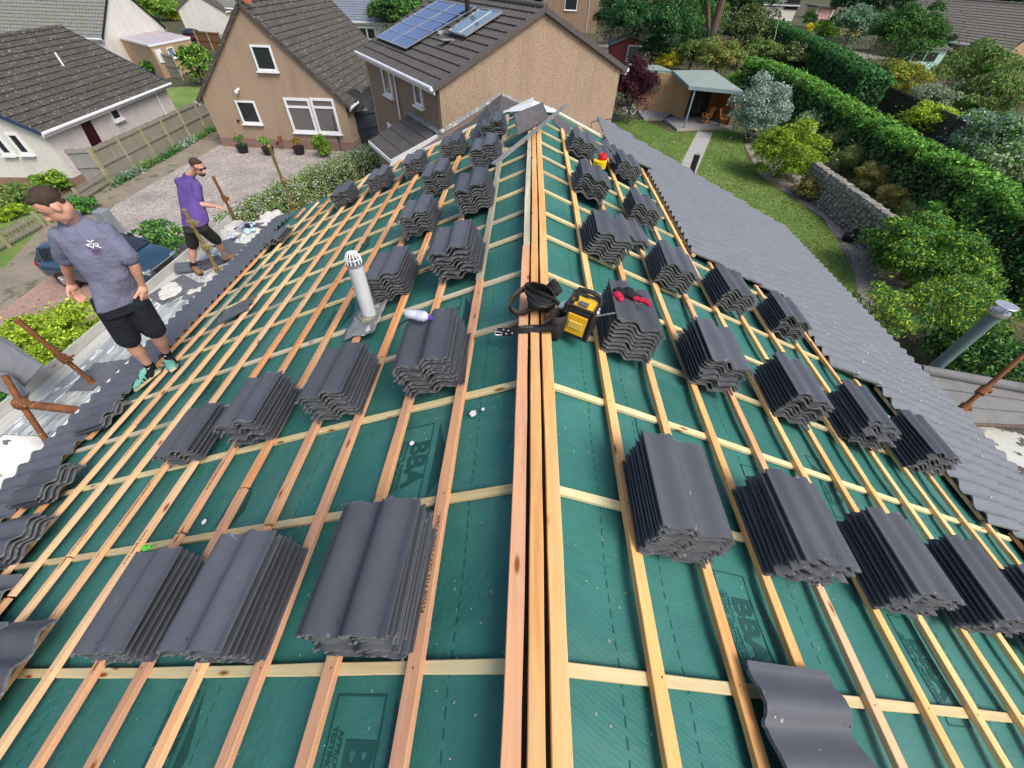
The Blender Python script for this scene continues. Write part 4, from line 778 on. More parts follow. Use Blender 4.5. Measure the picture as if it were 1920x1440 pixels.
tc = G(1342, 222, cz); tr_ = empty('garden_table', tc, 'small orange garden table between the two deck chairs', 'table'); mb = MB(); mb.tube([tc+[0, 0, .68], tc+[0, 0, .71]], .42, 16, smooth=False); mk('tabletop', mb, TEAK, tr_)
for a in range(4): mb = MB(); mb.bar(tc+[.3*cos(a*pi/2+.8), .3*sin(a*pi/2+.8), 0], tc+[-.2*cos(a*pi/2+.8), -.2*sin(a*pi/2+.8), .68], .05, .03); mk('leg', mb, TEAK, tr_)
mb = MB(); q = G(1290, 218, cz); mb.tube([q, q+[0, 0, .05], q+[0, 0, .5]], [.16, .2, .26], 14); tag(mk('planter', mb, BLACKP, None, q), 'dark round planter standing on the deck by the glass doors', 'planter')
mb = MB(); q = G(1294, 330); mb.box(q+[0, 0, .55], (.28, .22, 1.1)); tag(bevel(mk('black_post', mb, BLACKP, None, q), .02), 'black post standing by the path at the roof edge', 'post')
# child's bike / toys
q = G(1178, 213); tb = empty('toy_bike', q, "small white and teal child's bicycle lying on the gravel by the maple", 'bicycle'); TEAL = M('teal_paint', (.25, .6, .6), None, 3, .4, 0)
for dx in (-.35, .35): 
    mb = MB(); c_ = q+[dx, 0, .2]; mb.tube([c_+[.2*cos(a), .06*sin(a), .2*sin(a)] for a in np.linspace(0, 2*pi, 16)], .03, 6); mk('wheel', mb, WHITE, tb)
mb = MB(); mb.tube([q+[-.35, 0, .2], q+[-.1, 0, .45], q+[.25, 0, .45], q+[.35, 0, .2]], .03, 6); mb.tube([q+[.25, 0, .45], q+[.2, 0, .65], q+[.2, .2, .68]], .025, 6); mk('frame', mb, TEAL, tb); mb = MB(); mb.ball(q+[-.1, 0, .5], (.12, .08, .05)); mk('saddle', mb, BLACKP, tb)
q = G(1155, 216); mb = MB(); mb.tube([q+[-.1, 0, 0], q+[0, 0, .9], q+[.25, 0, .95]], .03, 6); mb.box(q+[0, 0, .03], (.6, .14, .05)); tag(mk('scooter', mb, BLACKP, None, q), "dark child's scooter beside the brown wall corner", 'scooter')
# red shed and summerhouse behind
sc_c = G(1176, 118); sh = empty('shed', sc_c, 'red timber shed with grey felt roof behind the solar house', 'shed'); RED = M('red_painted_boards', (.20, .035, .035), (.15, .025, .028), 4, .7, .4, stretch=(8, 1, 1))
mb = MB(); mb.prism([sc_c+[-2.1, 0, 0], sc_c+[2.1, 0, 0], sc_c+[2.1, 0, 1.7], sc_c+[0, 0, 2.4], sc_c+[-2.1, 0, 1.7]], (0, 3, 0)); mk('wall', mb, RED, sh); mb = MB()
for s_ in (-1, 1): mb.bar(sc_c+[s_*1.2, -.2, 2.06], sc_c+[s_*1.2, 3.2, 2.06], 2.65, .06, (s_*.35, 0, 1))
mk('roof', mb, M('grey_felt', (.14, .15, .15), (.10, .11, .11)), sh)
mb = MB(); mb.box(sc_c+[.9, -.04, .9], (2.3, .06, 1.6)); f_ = mk('window', mb, WHITE, sh); mb = MB(); mb.box(sc_c+[.9, -.08, .88], (2.1, .04, 1.4)); mk('pane', mb, M('dim_glass', (.10, .11, .11), None, 3, .3), f_)
mc = G(1722, 134); mh = empty('summerhouse', mc, 'mint-painted summerhouse with two dark panes under the round leafy tree', 'summerhouse'); MINT = M('mint_paint', (.45, .66, .60), (.38, .58, .53), 3, .6, .1)
mb = MB(); mb.box(mc+[0, 1.4, 1.1], (4.0, 2.8, 2.2)); mk('wall', mb, MINT, mh); mb = MB(); mb.prism([mc+[-2.3, -.3, 2.2], mc+[2.3, -.3, 2.2], mc+[1.4, 1.4, 3.0], mc+[-1.4, 1.4, 3.0]], (0, .06, .06)); mb.prism([mc+[-2.3, 3.1, 2.2], mc+[2.3, 3.1, 2.2], mc+[1.4, 1.4, 3.0], mc+[-1.4, 1.4, 3.0]], (0, -.06, .06)); mk('roof', mb, M('dark_felt', (.09, .09, .09)), mh)
for s_ in (-.75, .75): mb = MB(); mb.box(mc+[s_-.3, -.03, 1.45], (1.3, .06, .85)); mk('window', mb, GLASS, mh)
# small blue-roofed playhouse and timber store between the two brown houses
pc = G(690, 236); ph = empty('playhouse', pc, 'small white playhouse with dark blue roof behind the dark fence', 'playhouse')
mb = MB(); mb.prism([pc+[-.85, 0, 0], pc+[.85, 0, 0], pc+[.85, 0, 1.0], pc+[0, 0, 1.45], pc+[-.85, 0, 1.0]], (0, 1.5, 0)); mk('wall', mb, WHITE, ph); mb = MB()
for s_ in (-1, 1): mb.bar(pc+[s_*.5, -.12, 1.25], pc+[s_*.5, 1.62, 1.25], 1.15, .05, (s_*.5, 0, 1))
mk('roof', mb, M('navy_felt', (.05, .06, .09), (.07, .08, .11)), ph)
tc_ = G(702, 222); mb = MB(); mb.box(tc_+[0, .4, 1.05], (1.6, .8, 2.1)); tag(mk('timber_store', mb, M('orange_boards', (.42, .20, .06), (.3, .13, .04), 3, .8, .4, stretch=(9, 9, 1)), None, tc_), 'tall orange timber store in the gap between the brown houses', 'garden store')
def dish(c, r, yaw, label):
    c = np.array(c, float); n = np.array([cos(yaw)*.94, sin(yaw)*.94, .34]); a = np.cross(n, (0, 0, 1.)); a /= np.linalg.norm(a); b = np.cross(a, n); mb = MB(); vs = []; fs = []
    for j in range(5):
        rr_ = r*j/4
        for k in range(20): t = 2*pi*k/20; vs.append(c+a*rr_*cos(t)+b*rr_*sin(t)+n*(.25*(rr_/r)**2*r))
    fs = [(j*20+k, j*20+(k+1) % 20, (j+1)*20+(k+1) % 20, (j+1)*20+k) for j in range(4) for k in range(20)]; root = empty('satellite_dish', c, label, 'satellite dish', 'satellite dishes between the brown houses'); mb.add(vs, fs, 0, True); mb.add([v-n*.02 for v in vs], [f[::-1] for f in fs], 0, True); mk('dish', mb, DISH, root)
    mb = MB(); mb.tube([c-n*.02, c-n*.3], .03, 6); mb.tube([c-b*r*.9, c+n*r*.7-b*.1], .015, 6); mb.box(c+n*r*.7-b*.1, (.08, .08, .08)); mk('arm', mb, BLACKP, root)
DISH = M('dark_dish', (.045, .05, .055), (.035, .038, .042), 5, .7, .1, spec=.1)
qd = G(664, 185, -4.0); dish(PL(667, 189, (0, 1, 0), (0, yB+1.2, 0)), .55, radians(-70), 'left dark satellite dish, mounted on the brown gable bungalow'); dish(PL(700, 187, (0, 1, 0), (0, yB+.6, 0)), .60, radians(-80), 'right dark satellite dish, nearer the two-storey house')

# ================================================================= fences and walls
FENCE = M('weathered_grey_boards', (.29, .27, .22), (.185, .175, .145), 2.5, .9, .5, stretch=(5, 5, .7), fleck=((.20, .22, .10), 1.5, .6)); FPOST = M('fence_post_wood', (.36, .33, .22), (.26, .24, .15), 3, .9, .4)
DKF = M('dark_grey_paint_boards', (.045, .055, .07), (.03, .038, .05), 3, .7, .3, stretch=(6, 6, 1)); BRF = M('dark_old_boards', (.085, .07, .06), (.05, .042, .036), 2.5, .9, .4, stretch=(6, 6, 1))
def fence(a, b, h, label, mat=FENCE, pmat=FPOST, name='fence', step=1.85, rails=True, bw=.14, gap=.006, picket=False):
    a = np.array(a, float)*[1, 1, 0]+[0, 0, Z0]; b = np.array(b, float)*[1, 1, 0]+[0, 0, Z0]; d = b-a; L = np.linalg.norm(d); d /= L; x = np.array([d[1], -d[0], 0]); r_ = empty(name, (a+b)/2, label, 'fence'); n = max(1, int(round(L/step)))
    for i in range(n):
        p, q = a+d*L*i/n, a+d*L*(i+1)/n; mb = MB(); w_ = bw if not picket else .09; pitch = bw+gap if not picket else .17; m = int(np.linalg.norm(q-p)/pitch)
        for k in range(m): c = p+d*(pitch*(k+.5)); hh = h+random.uniform(-.015, .015); mb.box(c+[0, 0, .04+hh/2], (w_, .022, hh), (d, x, Zv))
        if rails:
            for z in ((h*.95, h*.52) if not picket else (h*.8, h*.3)): mb.bar(p+x*.035+[0, 0, z], q+x*.035+[0, 0, z], .05, .09)
        mk('panel', mb, mat, r_)
    for i in range(n+1): mb = MB(); p = a+d*L*i/n+x*.05; mb.box(p+[0, 0, (h+.1)/2], (.1, .1, h+.1), (d, x, Zv)); mk('post', mb, pmat, r_)
    return r_
f0, f1 = G(210, 343), G(412, 231); hF = HH(f0, 174, 279); hP = HH(G(213, 343), 200, 324)
fence(f0, f1, hF, 'long weathered board fence with rails beside the tarmac drive')
fcor = PL(91, 284, (0, 0, 1), (0, 0, Z0+hF)); fence(fcor, f0, hF, 'short silvery board fence running back to the cream bungalow corner', M('silvery_boards', (.27, .27, .26), (.2, .2, .19), 2.5, .9, .4, stretch=(5, 5, .7)))
fence(G(-60, 508), G(83, 427), hP*1.2, 'low picket fence at the left frame edge', picket=True); fence(G(92, 421), G(208, 346), hP*1.15, 'low picket fence with a top rail behind the man in grey', picket=True)
fence(G(640, 283), G(722, 262), 1.7, 'dark grey painted fence beside the white-flowered hedge', DKF, DKF)
fence(G(292, 138), G(345, 150), 1.7, 'grey board fence below the flat-roofed annexe', M('silvery_boards2', (.27, .27, .25), (.2, .2, .18), 2.5, .9, .4, stretch=(5, 5, .7)))
fence(G(378, 92), G(424, 96), 1.6, 'brown timber fence beside the dark red car', M('brown_boards', (.20, .10, .05), (.15, .07, .04), 3, .8, .3, stretch=(6, 6, 1)))
fence(G(1130, 82), G(1290, 66), 1.4, 'dark timber fence behind the red shed', BRF, BRF); 
fence(G(1582, 170), G(1930, 362), 1.6, 'dark weathered fence running behind the tall bright hedge', BRF, BRF, bw=.10)
rl = fence(G(1868, 262), G(1960, 278), 1.1, 'white picket railing at the right frame edge', WHITE, WHITE, 'railing', picket=True)
mb = MB(); q = G(1905, 240, -5.0); mb.box(q+[2.0, 1.2, 0], (5, 2.4, .08)); mb.box(q+[2.0, 1.2, -.8], (4.6, 2.2, 1.5)); tag(mk('dark_roofed_shed', mb, BRF, None, q), 'dark flat-roofed shed above the white railing', 'shed')
# rubble garden wall
STONE = M('rubble_stone', (.34, .32, .28), (.15, .14, .12), 5, .95, .8, .02, 20, fleck=((.42, .42, .38), 4, .62)); 
wa, wb = G(1526, 312, Z0+1.2)*[1, 1, 0]+[0, 0, Z0], G(1692, 432, Z0+1.2)*[1, 1, 0]+[0, 0, Z0]; wd = (wb-wa); WL = float(np.linalg.norm(wd)); wd /= WL; wx = np.array([wd[1], -wd[0], 0]); mb = MB(); hW = 1.25
z = 0
mb.box((wa+wb)/2+[0, 0, hW*.48], (.3, WL, hW*.9), (wx, wd, Zv))
while z < hW-.1:
    hh = random.uniform(.12, .2); l = 0
    while l < WL:
        ww = random.uniform(.18, .42); 
        for sd in (-1, 1): mb.ball(wa+wd*(l+ww/2)+wx*sd*random.uniform(.14, .18)+[0, 0, z+hh/2+random.uniform(-.05, .05)], (.09, ww*random.uniform(.4, .6), hh*random.uniform(.4, .75)), 7, 5, 0, (wx, wd, Zv), .35)
        l += ww
    z += hh*.92
l = 0
while l < WL: ww = random.uniform(.08, .16); t_ = random.uniform(-.15, .15); mb.box(wa+wd*l+[0, 0, hW+random.uniform(0, .06)], (.36, ww*.8, .28), (wx, wd*cos(t_)+Zv*sin(t_), Zv*cos(t_)-wd*sin(t_))); l += ww
tag(mk('stone_wall', mb, STONE, None, wa), 'rubble stone wall with upright coping stones beside the curved gravel bed', 'wall')
# ================================================================= vegetation
def leaves(name, pos, nrm, size, mat, parent=None, aspect=.55, loc=None, spread=.7):
    n = len(pos); off = np.array(wloc(parent)) if parent else (np.array(loc, float) if loc is not None else np.zeros(3))
    N = nrm+rng.normal(0, spread, (n, 3)); N /= np.linalg.norm(N, axis=1)[:, None]+1e-9
    A = np.cross(N, rng.normal(0, 1, (n, 3))); A /= np.linalg.norm(A, axis=1)[:, None]+1e-9; B = np.cross(N, A)
    s = (size*rng.uniform(.6, 1.4, n))[:, None]; P = pos-off
    V = np.stack([P-A*s, P+B*s*aspect+N*s*.12, P+A*s, P-B*s*aspect+N*s*.12], 1).reshape(-1, 3)
    me = bpy.data.meshes.new(name); me.vertices.add(4*n); me.loops.add(4*n); me.polygons.add(n)
    me.vertices.foreach_set('co', V.ravel()); me.loops.foreach_set('vertex_index', np.arange(4*n)); me.polygons.foreach_set('loop_start', np.arange(0, 4*n, 4)); me.polygons.foreach_set('loop_total', np.full(n, 4))
    me.update(calc_edges=True); me.validate(); me.materials.append(mat)
    o = bpy.data.objects.new(name, me); sc.collection.objects.link(o)
    if parent: o.parent = parent
    elif loc is not None: o.location = Vector(loc)
    return o
def clumpcloud(c, R, n, k=26, cr=.34, flat=.25, fill=.15):
    """leaf positions on k clumps spread over an ellipsoid of radii R at c"""
    R = np.array(R, float); d = rng.normal(0, 1, (k, 3)); d /= np.linalg.norm(d, axis=1)[:, None]; d[:, 2] = np.where(d[:, 2] < -flat, -d[:, 2]*.6, d[:, 2])
    cc = d*R*rng.uniform(.55, .92, (k, 1)); rr = cr*R.mean()*rng.uniform(.6, 1.25, k)
    i = rng.integers(0, k, n); e = rng.normal(0, 1, (n, 3)); e /= np.linalg.norm(e, axis=1)[:, None]; e[:, 2] = np.abs(e[:, 2])*.9-.15*(rng.random(n) < .5)
    p = cc[i]+e*(rr[i]*rng.uniform(.75, 1.08, n))[:, None]*np.array([1, 1, R[2]/R.mean()]); m = rng.random(n) < fill; p[m] = rng.normal(0, .38, (m.sum(), 3))*R
    return p+np.array(c), e
def trunk(parent, base, top, r, limbs=5, R=(1, 1, 1)):
    base = np.array(base, float); top = np.array(top, float); mb = MB(); pts = [base+(top-base)*t+np.array([rng.normal(0, r*.3), rng.normal(0, r*.3), 0])*(0 < t < 1) for t in (0, .3, .6, 1)]
    mb.tube(pts, [r, r*.8, r*.62, r*.4], 9); 
    for k in range(limbs):
        a = 2*pi*k/limbs+rng.uniform(0, 1); s_ = pts[2]+(pts[3]-pts[2])*rng.uniform(-.3, .8); e = s_+np.array([cos(a)*R[0]*.6, sin(a)*R[1]*.6, R[2]*rng.uniform(.1, .6)]); mb.tube([s_, (s_+e)/2+[0, 0, .08*R[2]], e], [r*.4, r*.25, r*.08], 6)
    return mk('trunk', mb, BARK, parent)
def bush(name, label, cat, u, v, ru, rv, kinds, leaf=.05, dens=1., h=None, group=None, zb=Z0, k=28, aspect=.55, R3=None, tr=None, cr=.34, spread=.7, thick=1.0):
    """shrub or tree whose crown shows centred at pixel (u, v) with pixel radii ru, rv"""
    hz = h
    if hz is None:
        hz = 1.
        for _ in range(6): P = G(u, v, zb+hz); hz = .82*rv*depth(P)/FPX/.9
    P = G(u, v, zb+hz); dp = depth(P); R = ru*dp/FPX; Rz = rv*dp/FPX*.95 if R3 is None else R3
    root = empty(name, (P[0], P[1], zb), label, cat, group); area = 4*pi*R*R*.8+2*pi*R*Rz
    n = int(min(42000, dens*area/(leaf*leaf)*1.15)); kk = kinds if isinstance(kinds, (list, tuple)) else [kinds]
    if tr or hz > Rz*1.05: trunk(root, (P[0], P[1], zb), (P[0], P[1], zb+hz+Rz*.3), tr or max(.05, R*.07), 6, (R, R, Rz))
    else: mb = MB(); [mb.tube([(P[0], P[1], zb), (P[0]+cos(a)*R*.5, P[1]+sin(a)*R*.5, zb+hz*1.1)], [.04, .015], 6) for a in (0.3, 1.5, 2.9, 4.2, 5.4)]; mk('stem', mb, BARK, root)
    cloud, e = clumpcloud((P[0], P[1], zb+hz), (R, R*thick, Rz), n, k, cr, .25 if (tr or cat == 'tree') else .85)
    keep = cloud[:, 2] > zb+.03; cloud, e = cloud[keep], e[keep]; q = np.array_split(rng.permutation(len(cloud)), len(kk))
    for nm, idx, kd in zip(('crown', 'lighter_leaves', 'flowers'), q, kk):
        if kd == 'flower': idx = idx[:len(idx)//3]
        leaves(nm if kd != 'flower' else 'flowers', cloud[idx], e[idx], leaf*(1 if kd != 'flower' else .55), LF[kd], root, aspect, spread=spread)
    return root
def hedge(name, label, pts, w_, z1, kinds, leaf=.06, dens=1., top_kind=None, lump=.18, zb=Z0, both=True):
    """clipped or loose hedge along ground points; leaves over top and sides of a lumpy wall"""
    pts = [np.array([p[0], p[1], 0.]) for p in pts]; L = [np.linalg.norm(b-a) for a, b in zip(pts, pts[1:])]; T = sum(L); H = z1-zb
    root = empty(name, (*((pts[0]+pts[-1])/2)[:2], zb), label, 'hedge'); n = int(min(60000, dens*T*(w_+2*H)/(leaf*leaf)*1.1)); t = rng.random(n)*T; acc = np.cumsum([0]+L); i = np.clip(np.searchsorted(acc, t, 'right')-1, 0, len(L)-1)
    A = np.array(pts)[i]; B = np.array(pts)[i+1]; f = ((t-acc[i])/np.array(L)[i])[:, None]; c = A+(B-A)*f; d = (B-A); d /= np.linalg.norm(d, axis=1)[:, None]; x = np.stack([d[:, 1], -d[:, 0], np.zeros(n)], 1)
    q = rng.random(n)*(w_+2*H); top = (q > H) & (q < H+w_); lum = 1+lump*(np.sin(t*2.1+1)+.6*np.sin(t*5.3)+.4*np.sin(t*9.7+2))/1.6
    off = np.where(top, q-H-w_/2, np.where(q <= H, -w_/2, w_/2)); zz = np.where(top, H, np.where(q <= H, q, q-H-w_)); rnd = rng.normal(0, .05, n)
    curve = np.where(top, 1-.30*(2*off/w_)**2*.6, 1.); off = np.where(top, off, off*(1-.25*(zz/H)**3))*lum+rnd; zz = zz*curve*(1+lump*.5*np.sin(t*3.1+off*4)*.5)+rnd*1.2
    P = c+x*off[:, None]; P[:, 2] = zb+np.maximum(.03, zz); e = np.where(top[:, None], np.array([0, 0, 1.]), x*np.sign(off)[:, None]+[0, 0, .3])
    for P_e, dd in ((pts[0], pts[0]-pts[1]), (pts[-1], pts[-1]-pts[-2])):
        dd = dd/np.linalg.norm(dd); m_ = int(dens*w_*H/(leaf*leaf)*1.3); xe = np.array([dd[1], -dd[0], 0]); pe = P_e+xe*rng.uniform(-w_/2, w_/2, (m_, 1))+dd*rng.normal(.02, .06, (m_, 1)); pe[:, 2] = zb+rng.uniform(0, H, m_); P = np.concatenate([P, pe]); e = np.concatenate([e, np.tile(dd+[0, 0, .3], (m_, 1))]); zz = np.concatenate([zz, pe[:, 2]-zb]); top = np.concatenate([top, np.zeros(m_, bool)])
    n = len(P); mb = MB()
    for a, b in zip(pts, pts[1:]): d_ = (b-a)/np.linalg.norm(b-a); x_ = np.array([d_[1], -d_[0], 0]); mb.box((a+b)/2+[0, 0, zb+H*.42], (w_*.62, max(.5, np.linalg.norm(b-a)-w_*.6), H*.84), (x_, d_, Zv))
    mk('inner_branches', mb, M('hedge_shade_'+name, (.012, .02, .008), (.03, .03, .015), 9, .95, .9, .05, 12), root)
    kk = kinds if isinstance(kinds, (list, tuple)) else [kinds]; qs = np.array_split(rng.permutation(n), len(kk))
    for nm, idx, kd in zip(('foliage', 'second_growth', 'flowers'), qs, kk):
        if kd == 'flower': idx = idx[(zz[idx] > H*.25)]; idx = idx[:int(len(idx)*.85)]
        leaves(nm if kd != 'flower' else 'flowers', P[idx]+(e[idx]*.03 if kd == 'flower' else 0), e[idx], leaf*(.62 if kd == 'flower' else 1), LF[kd], root, .6)
    if top_kind: idx = np.where(top | (zz > H*.82))[0]; idx = np.concatenate([idx, idx]); leaves('lit_top_leaves', P[idx]+rng.normal(0, .05, (len(idx), 3))+[0, 0, .07], e[idx], leaf*.9, LF[top_kind], root, .55)  # lighter leaf colour on top: sunlight on the hedge painted in
    return root
# big hedges on the right
zh = Z0+2.5; hp = [G(u, v, zh) for u, v in ((1405, 112), (1437, 117), (1503, 141), (1570, 181), (1632, 217), (1694, 252), (1756, 283), (1818, 314), (1880, 350), (1960, 402), (2060, 470))]
hedge('tall_hedge', 'long bright green hedge running diagonally beside the stone wall garden', hp, 1.25, zh, ['mid', 'dark'], .085, 1.0, 'hedge', .18)  # darker leaves below: the hedge side's shade is put into the leaf colour
zh = Z0+3.0; hp = [G(u, v, zh) for u, v in ((1448, 38), (1463, 44), (1512, 66), (1556, 86), (1605, 113), (1650, 140))]
hedge('conifer_hedge', 'dark conifer hedge in front of the pink garage, top right', hp, 2.0, zh, ['dark', 'conifer'], .11, 1.0, 'conifer', .12)  # shaded sides and lit top again put into the leaf colours
# white-flowered hedge and bushes below the left eaves
zh = Z0+1.1; hp = [G(u, v, zh) for u, v in ((698, 276), (640, 300), (560, 335), (490, 375), (430, 410))]
hedge('flowering_hedge', 'low hedge covered in tiny white flowers along the gravel yard', hp, 1.5, zh, ['mid', 'olive', 'flower'], .042, 1.0, None, .2)
bush('flowering_shrub', 'shrub with cream rose-like flowers behind the purple-shirted man', 'shrub', 305, 450, 45, 32, ['mid', 'conifer', 'flower'], .06, 1.1)
bush('shrub', 'yellow-green spreading conifer bush below the rusty left post', 'shrub', 95, 655, 135, 62, ['lime', 'yg'], .042, 1.0, h=1.0, k=110, cr=.20)
bush('shrub', 'green feathery conifer under the scaffold rail at the left edge', 'shrub', 40, 775, 95, 52, ['conifer', 'mid'], .042, 1.0, h=1.1, k=80, cr=.24)
bush('shrub', 'yellowish bush beside the picket fence near the cream bungalow wall', 'shrub', 103, 336, 34, 18, ['yg', 'mid'], .06)
bush('shrub', 'small bush behind the head of the man in grey', 'shrub', 150, 385, 28, 14, ['mid', 'conifer'], .06)
bush('shrub', 'dark bush at the left frame edge in front of the cream bungalow', 'shrub', 20, 365, 34, 22, ['olive', 'mid'], .06)
bush('shrub', 'low yellow-green plant at the left frame edge by the picket fence', 'shrub', 14, 398, 30, 12, ['yg'], .06)
bush('shrub', 'round clipped green ball bush against the brick base of the brown gable', 'shrub', 604, 274, 17, 19, ['yg', 'mid'], .045, 1.3, k=40, cr=.3)
bush('shrub', 'green bush behind the dark grey fence end near the porch', 'shrub', 708, 300, 16, 12, ['mid'], .05)
bush('tree', 'bushy green tree on the small lawn between the cream and brown bungalows', 'tree', 366, 124, 33, 34, ['mid', 'dark', 'yg'], .12, 1.0, tr=.12)
bush('shrub', 'dark shrub against the grey fence by the flat-roofed annexe', 'shrub', 282, 128, 14, 12, ['dark', 'mid'], .1)
for u, v, ru, rv, kd, lb in ((285, 14, 44, 20, ['mid', 'yg'], 'green shrubs beyond the white gable at the top left'), (322, 24, 16, 12, ['gold', 'yg'], 'yellow-flowering bush beyond the white gable at the top left'), (12, 50, 20, 12, ['mid'], 'small tree beside the tan wall at the top left corner')): bush('shrub', lb, 'shrub', u, v, ru, rv, kd, .14)
bush('tree', 'dark round tree between the slate-roofed house and the solar house', 'tree', 742, 24, 50, 42, ['dark', 'mid'], .13, 1.1, h=3.6, tr=.2)
for i, (u, v, c0) in enumerate([(458, 278, 'leftmost'), (506, 282, 'second'), (563, 281, 'third')]):
    q = G(u, v+8); r_ = empty('plant_tub', q, '%s black tub with %s plant standing against the brown gable base' % (c0, ('small dark', 'pale green', 'twiggy')[i]), 'planter', 'black tubs along the brown gable'); mb = MB(); mb.tube([q, q+[0, 0, .38], q+[0, 0, .40]], [.24, .33, .33], 16); mk('tub', mb, BLACKP, r_)
    c, e = clumpcloud(q+[0, 0, .62], (.26, .26, .3), 420, 9, .45); leaves('plant', c, e, .05, LF[('mid', 'hedge', 'rust')[i]], r_)
q = G(533, 283); mb = MB(); mb.tube([q, q+[0, 0, .5]], .02, 6); mb.box(q+[0, 0, .62], (.22, .04, .3)); tag(mk('garden_marker', mb, RUST, None, q), 'small rusty shield-shaped marker stuck in the gravel by the tubs', 'garden marker')
# plants along the base of the long fence
fb = [G(212, 346)+(G(414, 233)-G(212, 346))*t for t in (.03, .12, .22, .34, .45, .58, .7, .85)]
for i, p in enumerate(fb):
    n = 260; P = p+np.stack([rng.normal(.32, .10, n), rng.normal(0, .45, n), np.abs(rng.normal(0, .16, n))], 1); P[:, 2] = Z0+np.abs(P[:, 2]-Z0) if False else Z0+np.abs(rng.normal(0, .15, n))+.02
    tag(leaves('border_plant', P, np.tile([0, 0, 1.], (n, 1)), .06, LF[['conifer', 'blue', 'mid', 'conifer'][i % 4]], None, .6, p), 'low border plant at the foot of the long fence, %s from the near end' % ['first', 'second', 'third', 'fourth', 'fifth', 'sixth', 'seventh', 'eighth'][i], 'plant', 'plants at the foot of the long fence')
# right hand garden
bush('acer', 'dark purple Japanese maple by the corner of the solar-panel house', 'tree', 1190, 168, 44, 48, ['purple'], .065, 1.5, h=2.1, tr=.07, k=50, cr=.28)
bush('shrub', 'round bright yellow shrub behind the garden room roof', 'shrub', 1251, 113, 24, 17, ['gold'], .06, 1.6, k=60, cr=.28)
bush('shrub', 'large silvery blue-green bush right of the garden room deck', 'shrub', 1424, 205, 52, 54, ['blue', 'blue', 'pale'][:2], .07, 1.2, k=44, cr=.28)
bush('shrub', 'small shrub with pale variegated leaves behind the round yellow-green bush', 'shrub', 1522, 232, 30, 26, ['pale', 'mid'], .07, .8)
bush('shrub', 'dense round yellow-green bush at the start of the stone wall', 'shrub', 1478, 286, 64, 50, ['yg', 'yg'], .065, 1.3, k=60, cr=.26)
bush('shrub', 'low brownish bush in front of the stone wall', 'shrub', 1526, 352, 34, 20, ['olive', 'rust'], .055, 1.0)
bush('shrub', 'bright green bush between garden room and tall hedge', 'shrub', 1378, 152, 22, 15, ['hedge', 'yg'], .08)
bush('shrub', 'big loose green bush below the end of the stone wall', 'shrub', 1735, 475, 110, 62, ['mid', 'yg', 'conifer'], .06, 1.2, k=70, cr=.26)
bush('shrub', 'golden-tipped conifer on the left of the right-hand eaves', 'shrub', 1640, 590, 62, 54, ['conifer', 'lime', 'conifer'], .055, 1.3, h=1.5, k=60, cr=.26, aspect=.25)
bush('shrub', 'golden-tipped conifer behind the top of the grey flue', 'shrub', 1800, 590, 95, 60, ['conifer', 'conifer', 'lime'], .055, 1.2, h=1.3, k=64, cr=.26, aspect=.25)
bush('shrub', 'dark leafy shrub at the foot of the grey flue', 'shrub', 1850, 670, 90, 44, ['dark', 'mid'], .055, 1.2, h=1.0, k=60)
bush('shrub', 'green bush filling the right edge above the flue', 'shrub', 1905, 540, 60, 50, ['dark', 'conifer'], .08, 1.0)
bush('shrub', 'leafy green shrub at the foot of the tall hedge near the right edge', 'shrub', 1820, 425, 80, 46, ['mid', 'hedge'], .08, 1.1, k=40)
for i, (u, v, ru, rv, kd) in enumerate([(1560, 270, 22, 24, ['grassy']), (1590, 300, 26, 26, ['grassy', 'olive']), (1632, 335, 28, 24, ['grassy', 'rust']), (1672, 372, 28, 22, ['rust', 'grassy']), (1715, 405, 30, 22, ['grassy', 'mid'])]):
    bush('grass_clump', ['long pale grass clump right behind the round yellow-green bush', 'tall grass clump above the near end of the stone wall', 'reddish grass clump above the middle of the stone wall', 'rusty grass clump above the far coping of the stone wall', 'green grass clump past the end of the stone wall'][i], 'grass', u, v, ru, rv, kd, .15, 9.0, aspect=.06, k=24, spread=.5)
q = G(1612, 447); r_ = empty('plant_tub', q, 'dark tub of reddish leaves standing on the gravel by the stone wall', 'planter'); mb = MB(); mb.tube([q, q+[0, 0, .35]], [.32, .42], 16); mk('tub', mb, BLACKP, r_); c, e = clumpcloud(q+[0, 0, .65], (.4, .4, .35), 900, 12, .45); leaves('plant', c, e, .05, LF['rust'], r_)
q = G(1588, 452); mb = MB(); mb.tube([q, q+[0, 0, .3]], [.22, .28], 14); tag(mk('empty_tub', mb, BLACKP, None, q), 'small dark tub left of the reddish planted tub', 'planter')
q = G(1520, 250, Z0+.9); mb = MB(); mb.ball(q, (.28, .28, .5), 12, 8, 0, None, .1); tag(mk('pale_boulder', mb, M('pale_stone', (.5, .48, .43)), None, q), 'pale upright boulder behind the round yellow-green bush', 'boulder')
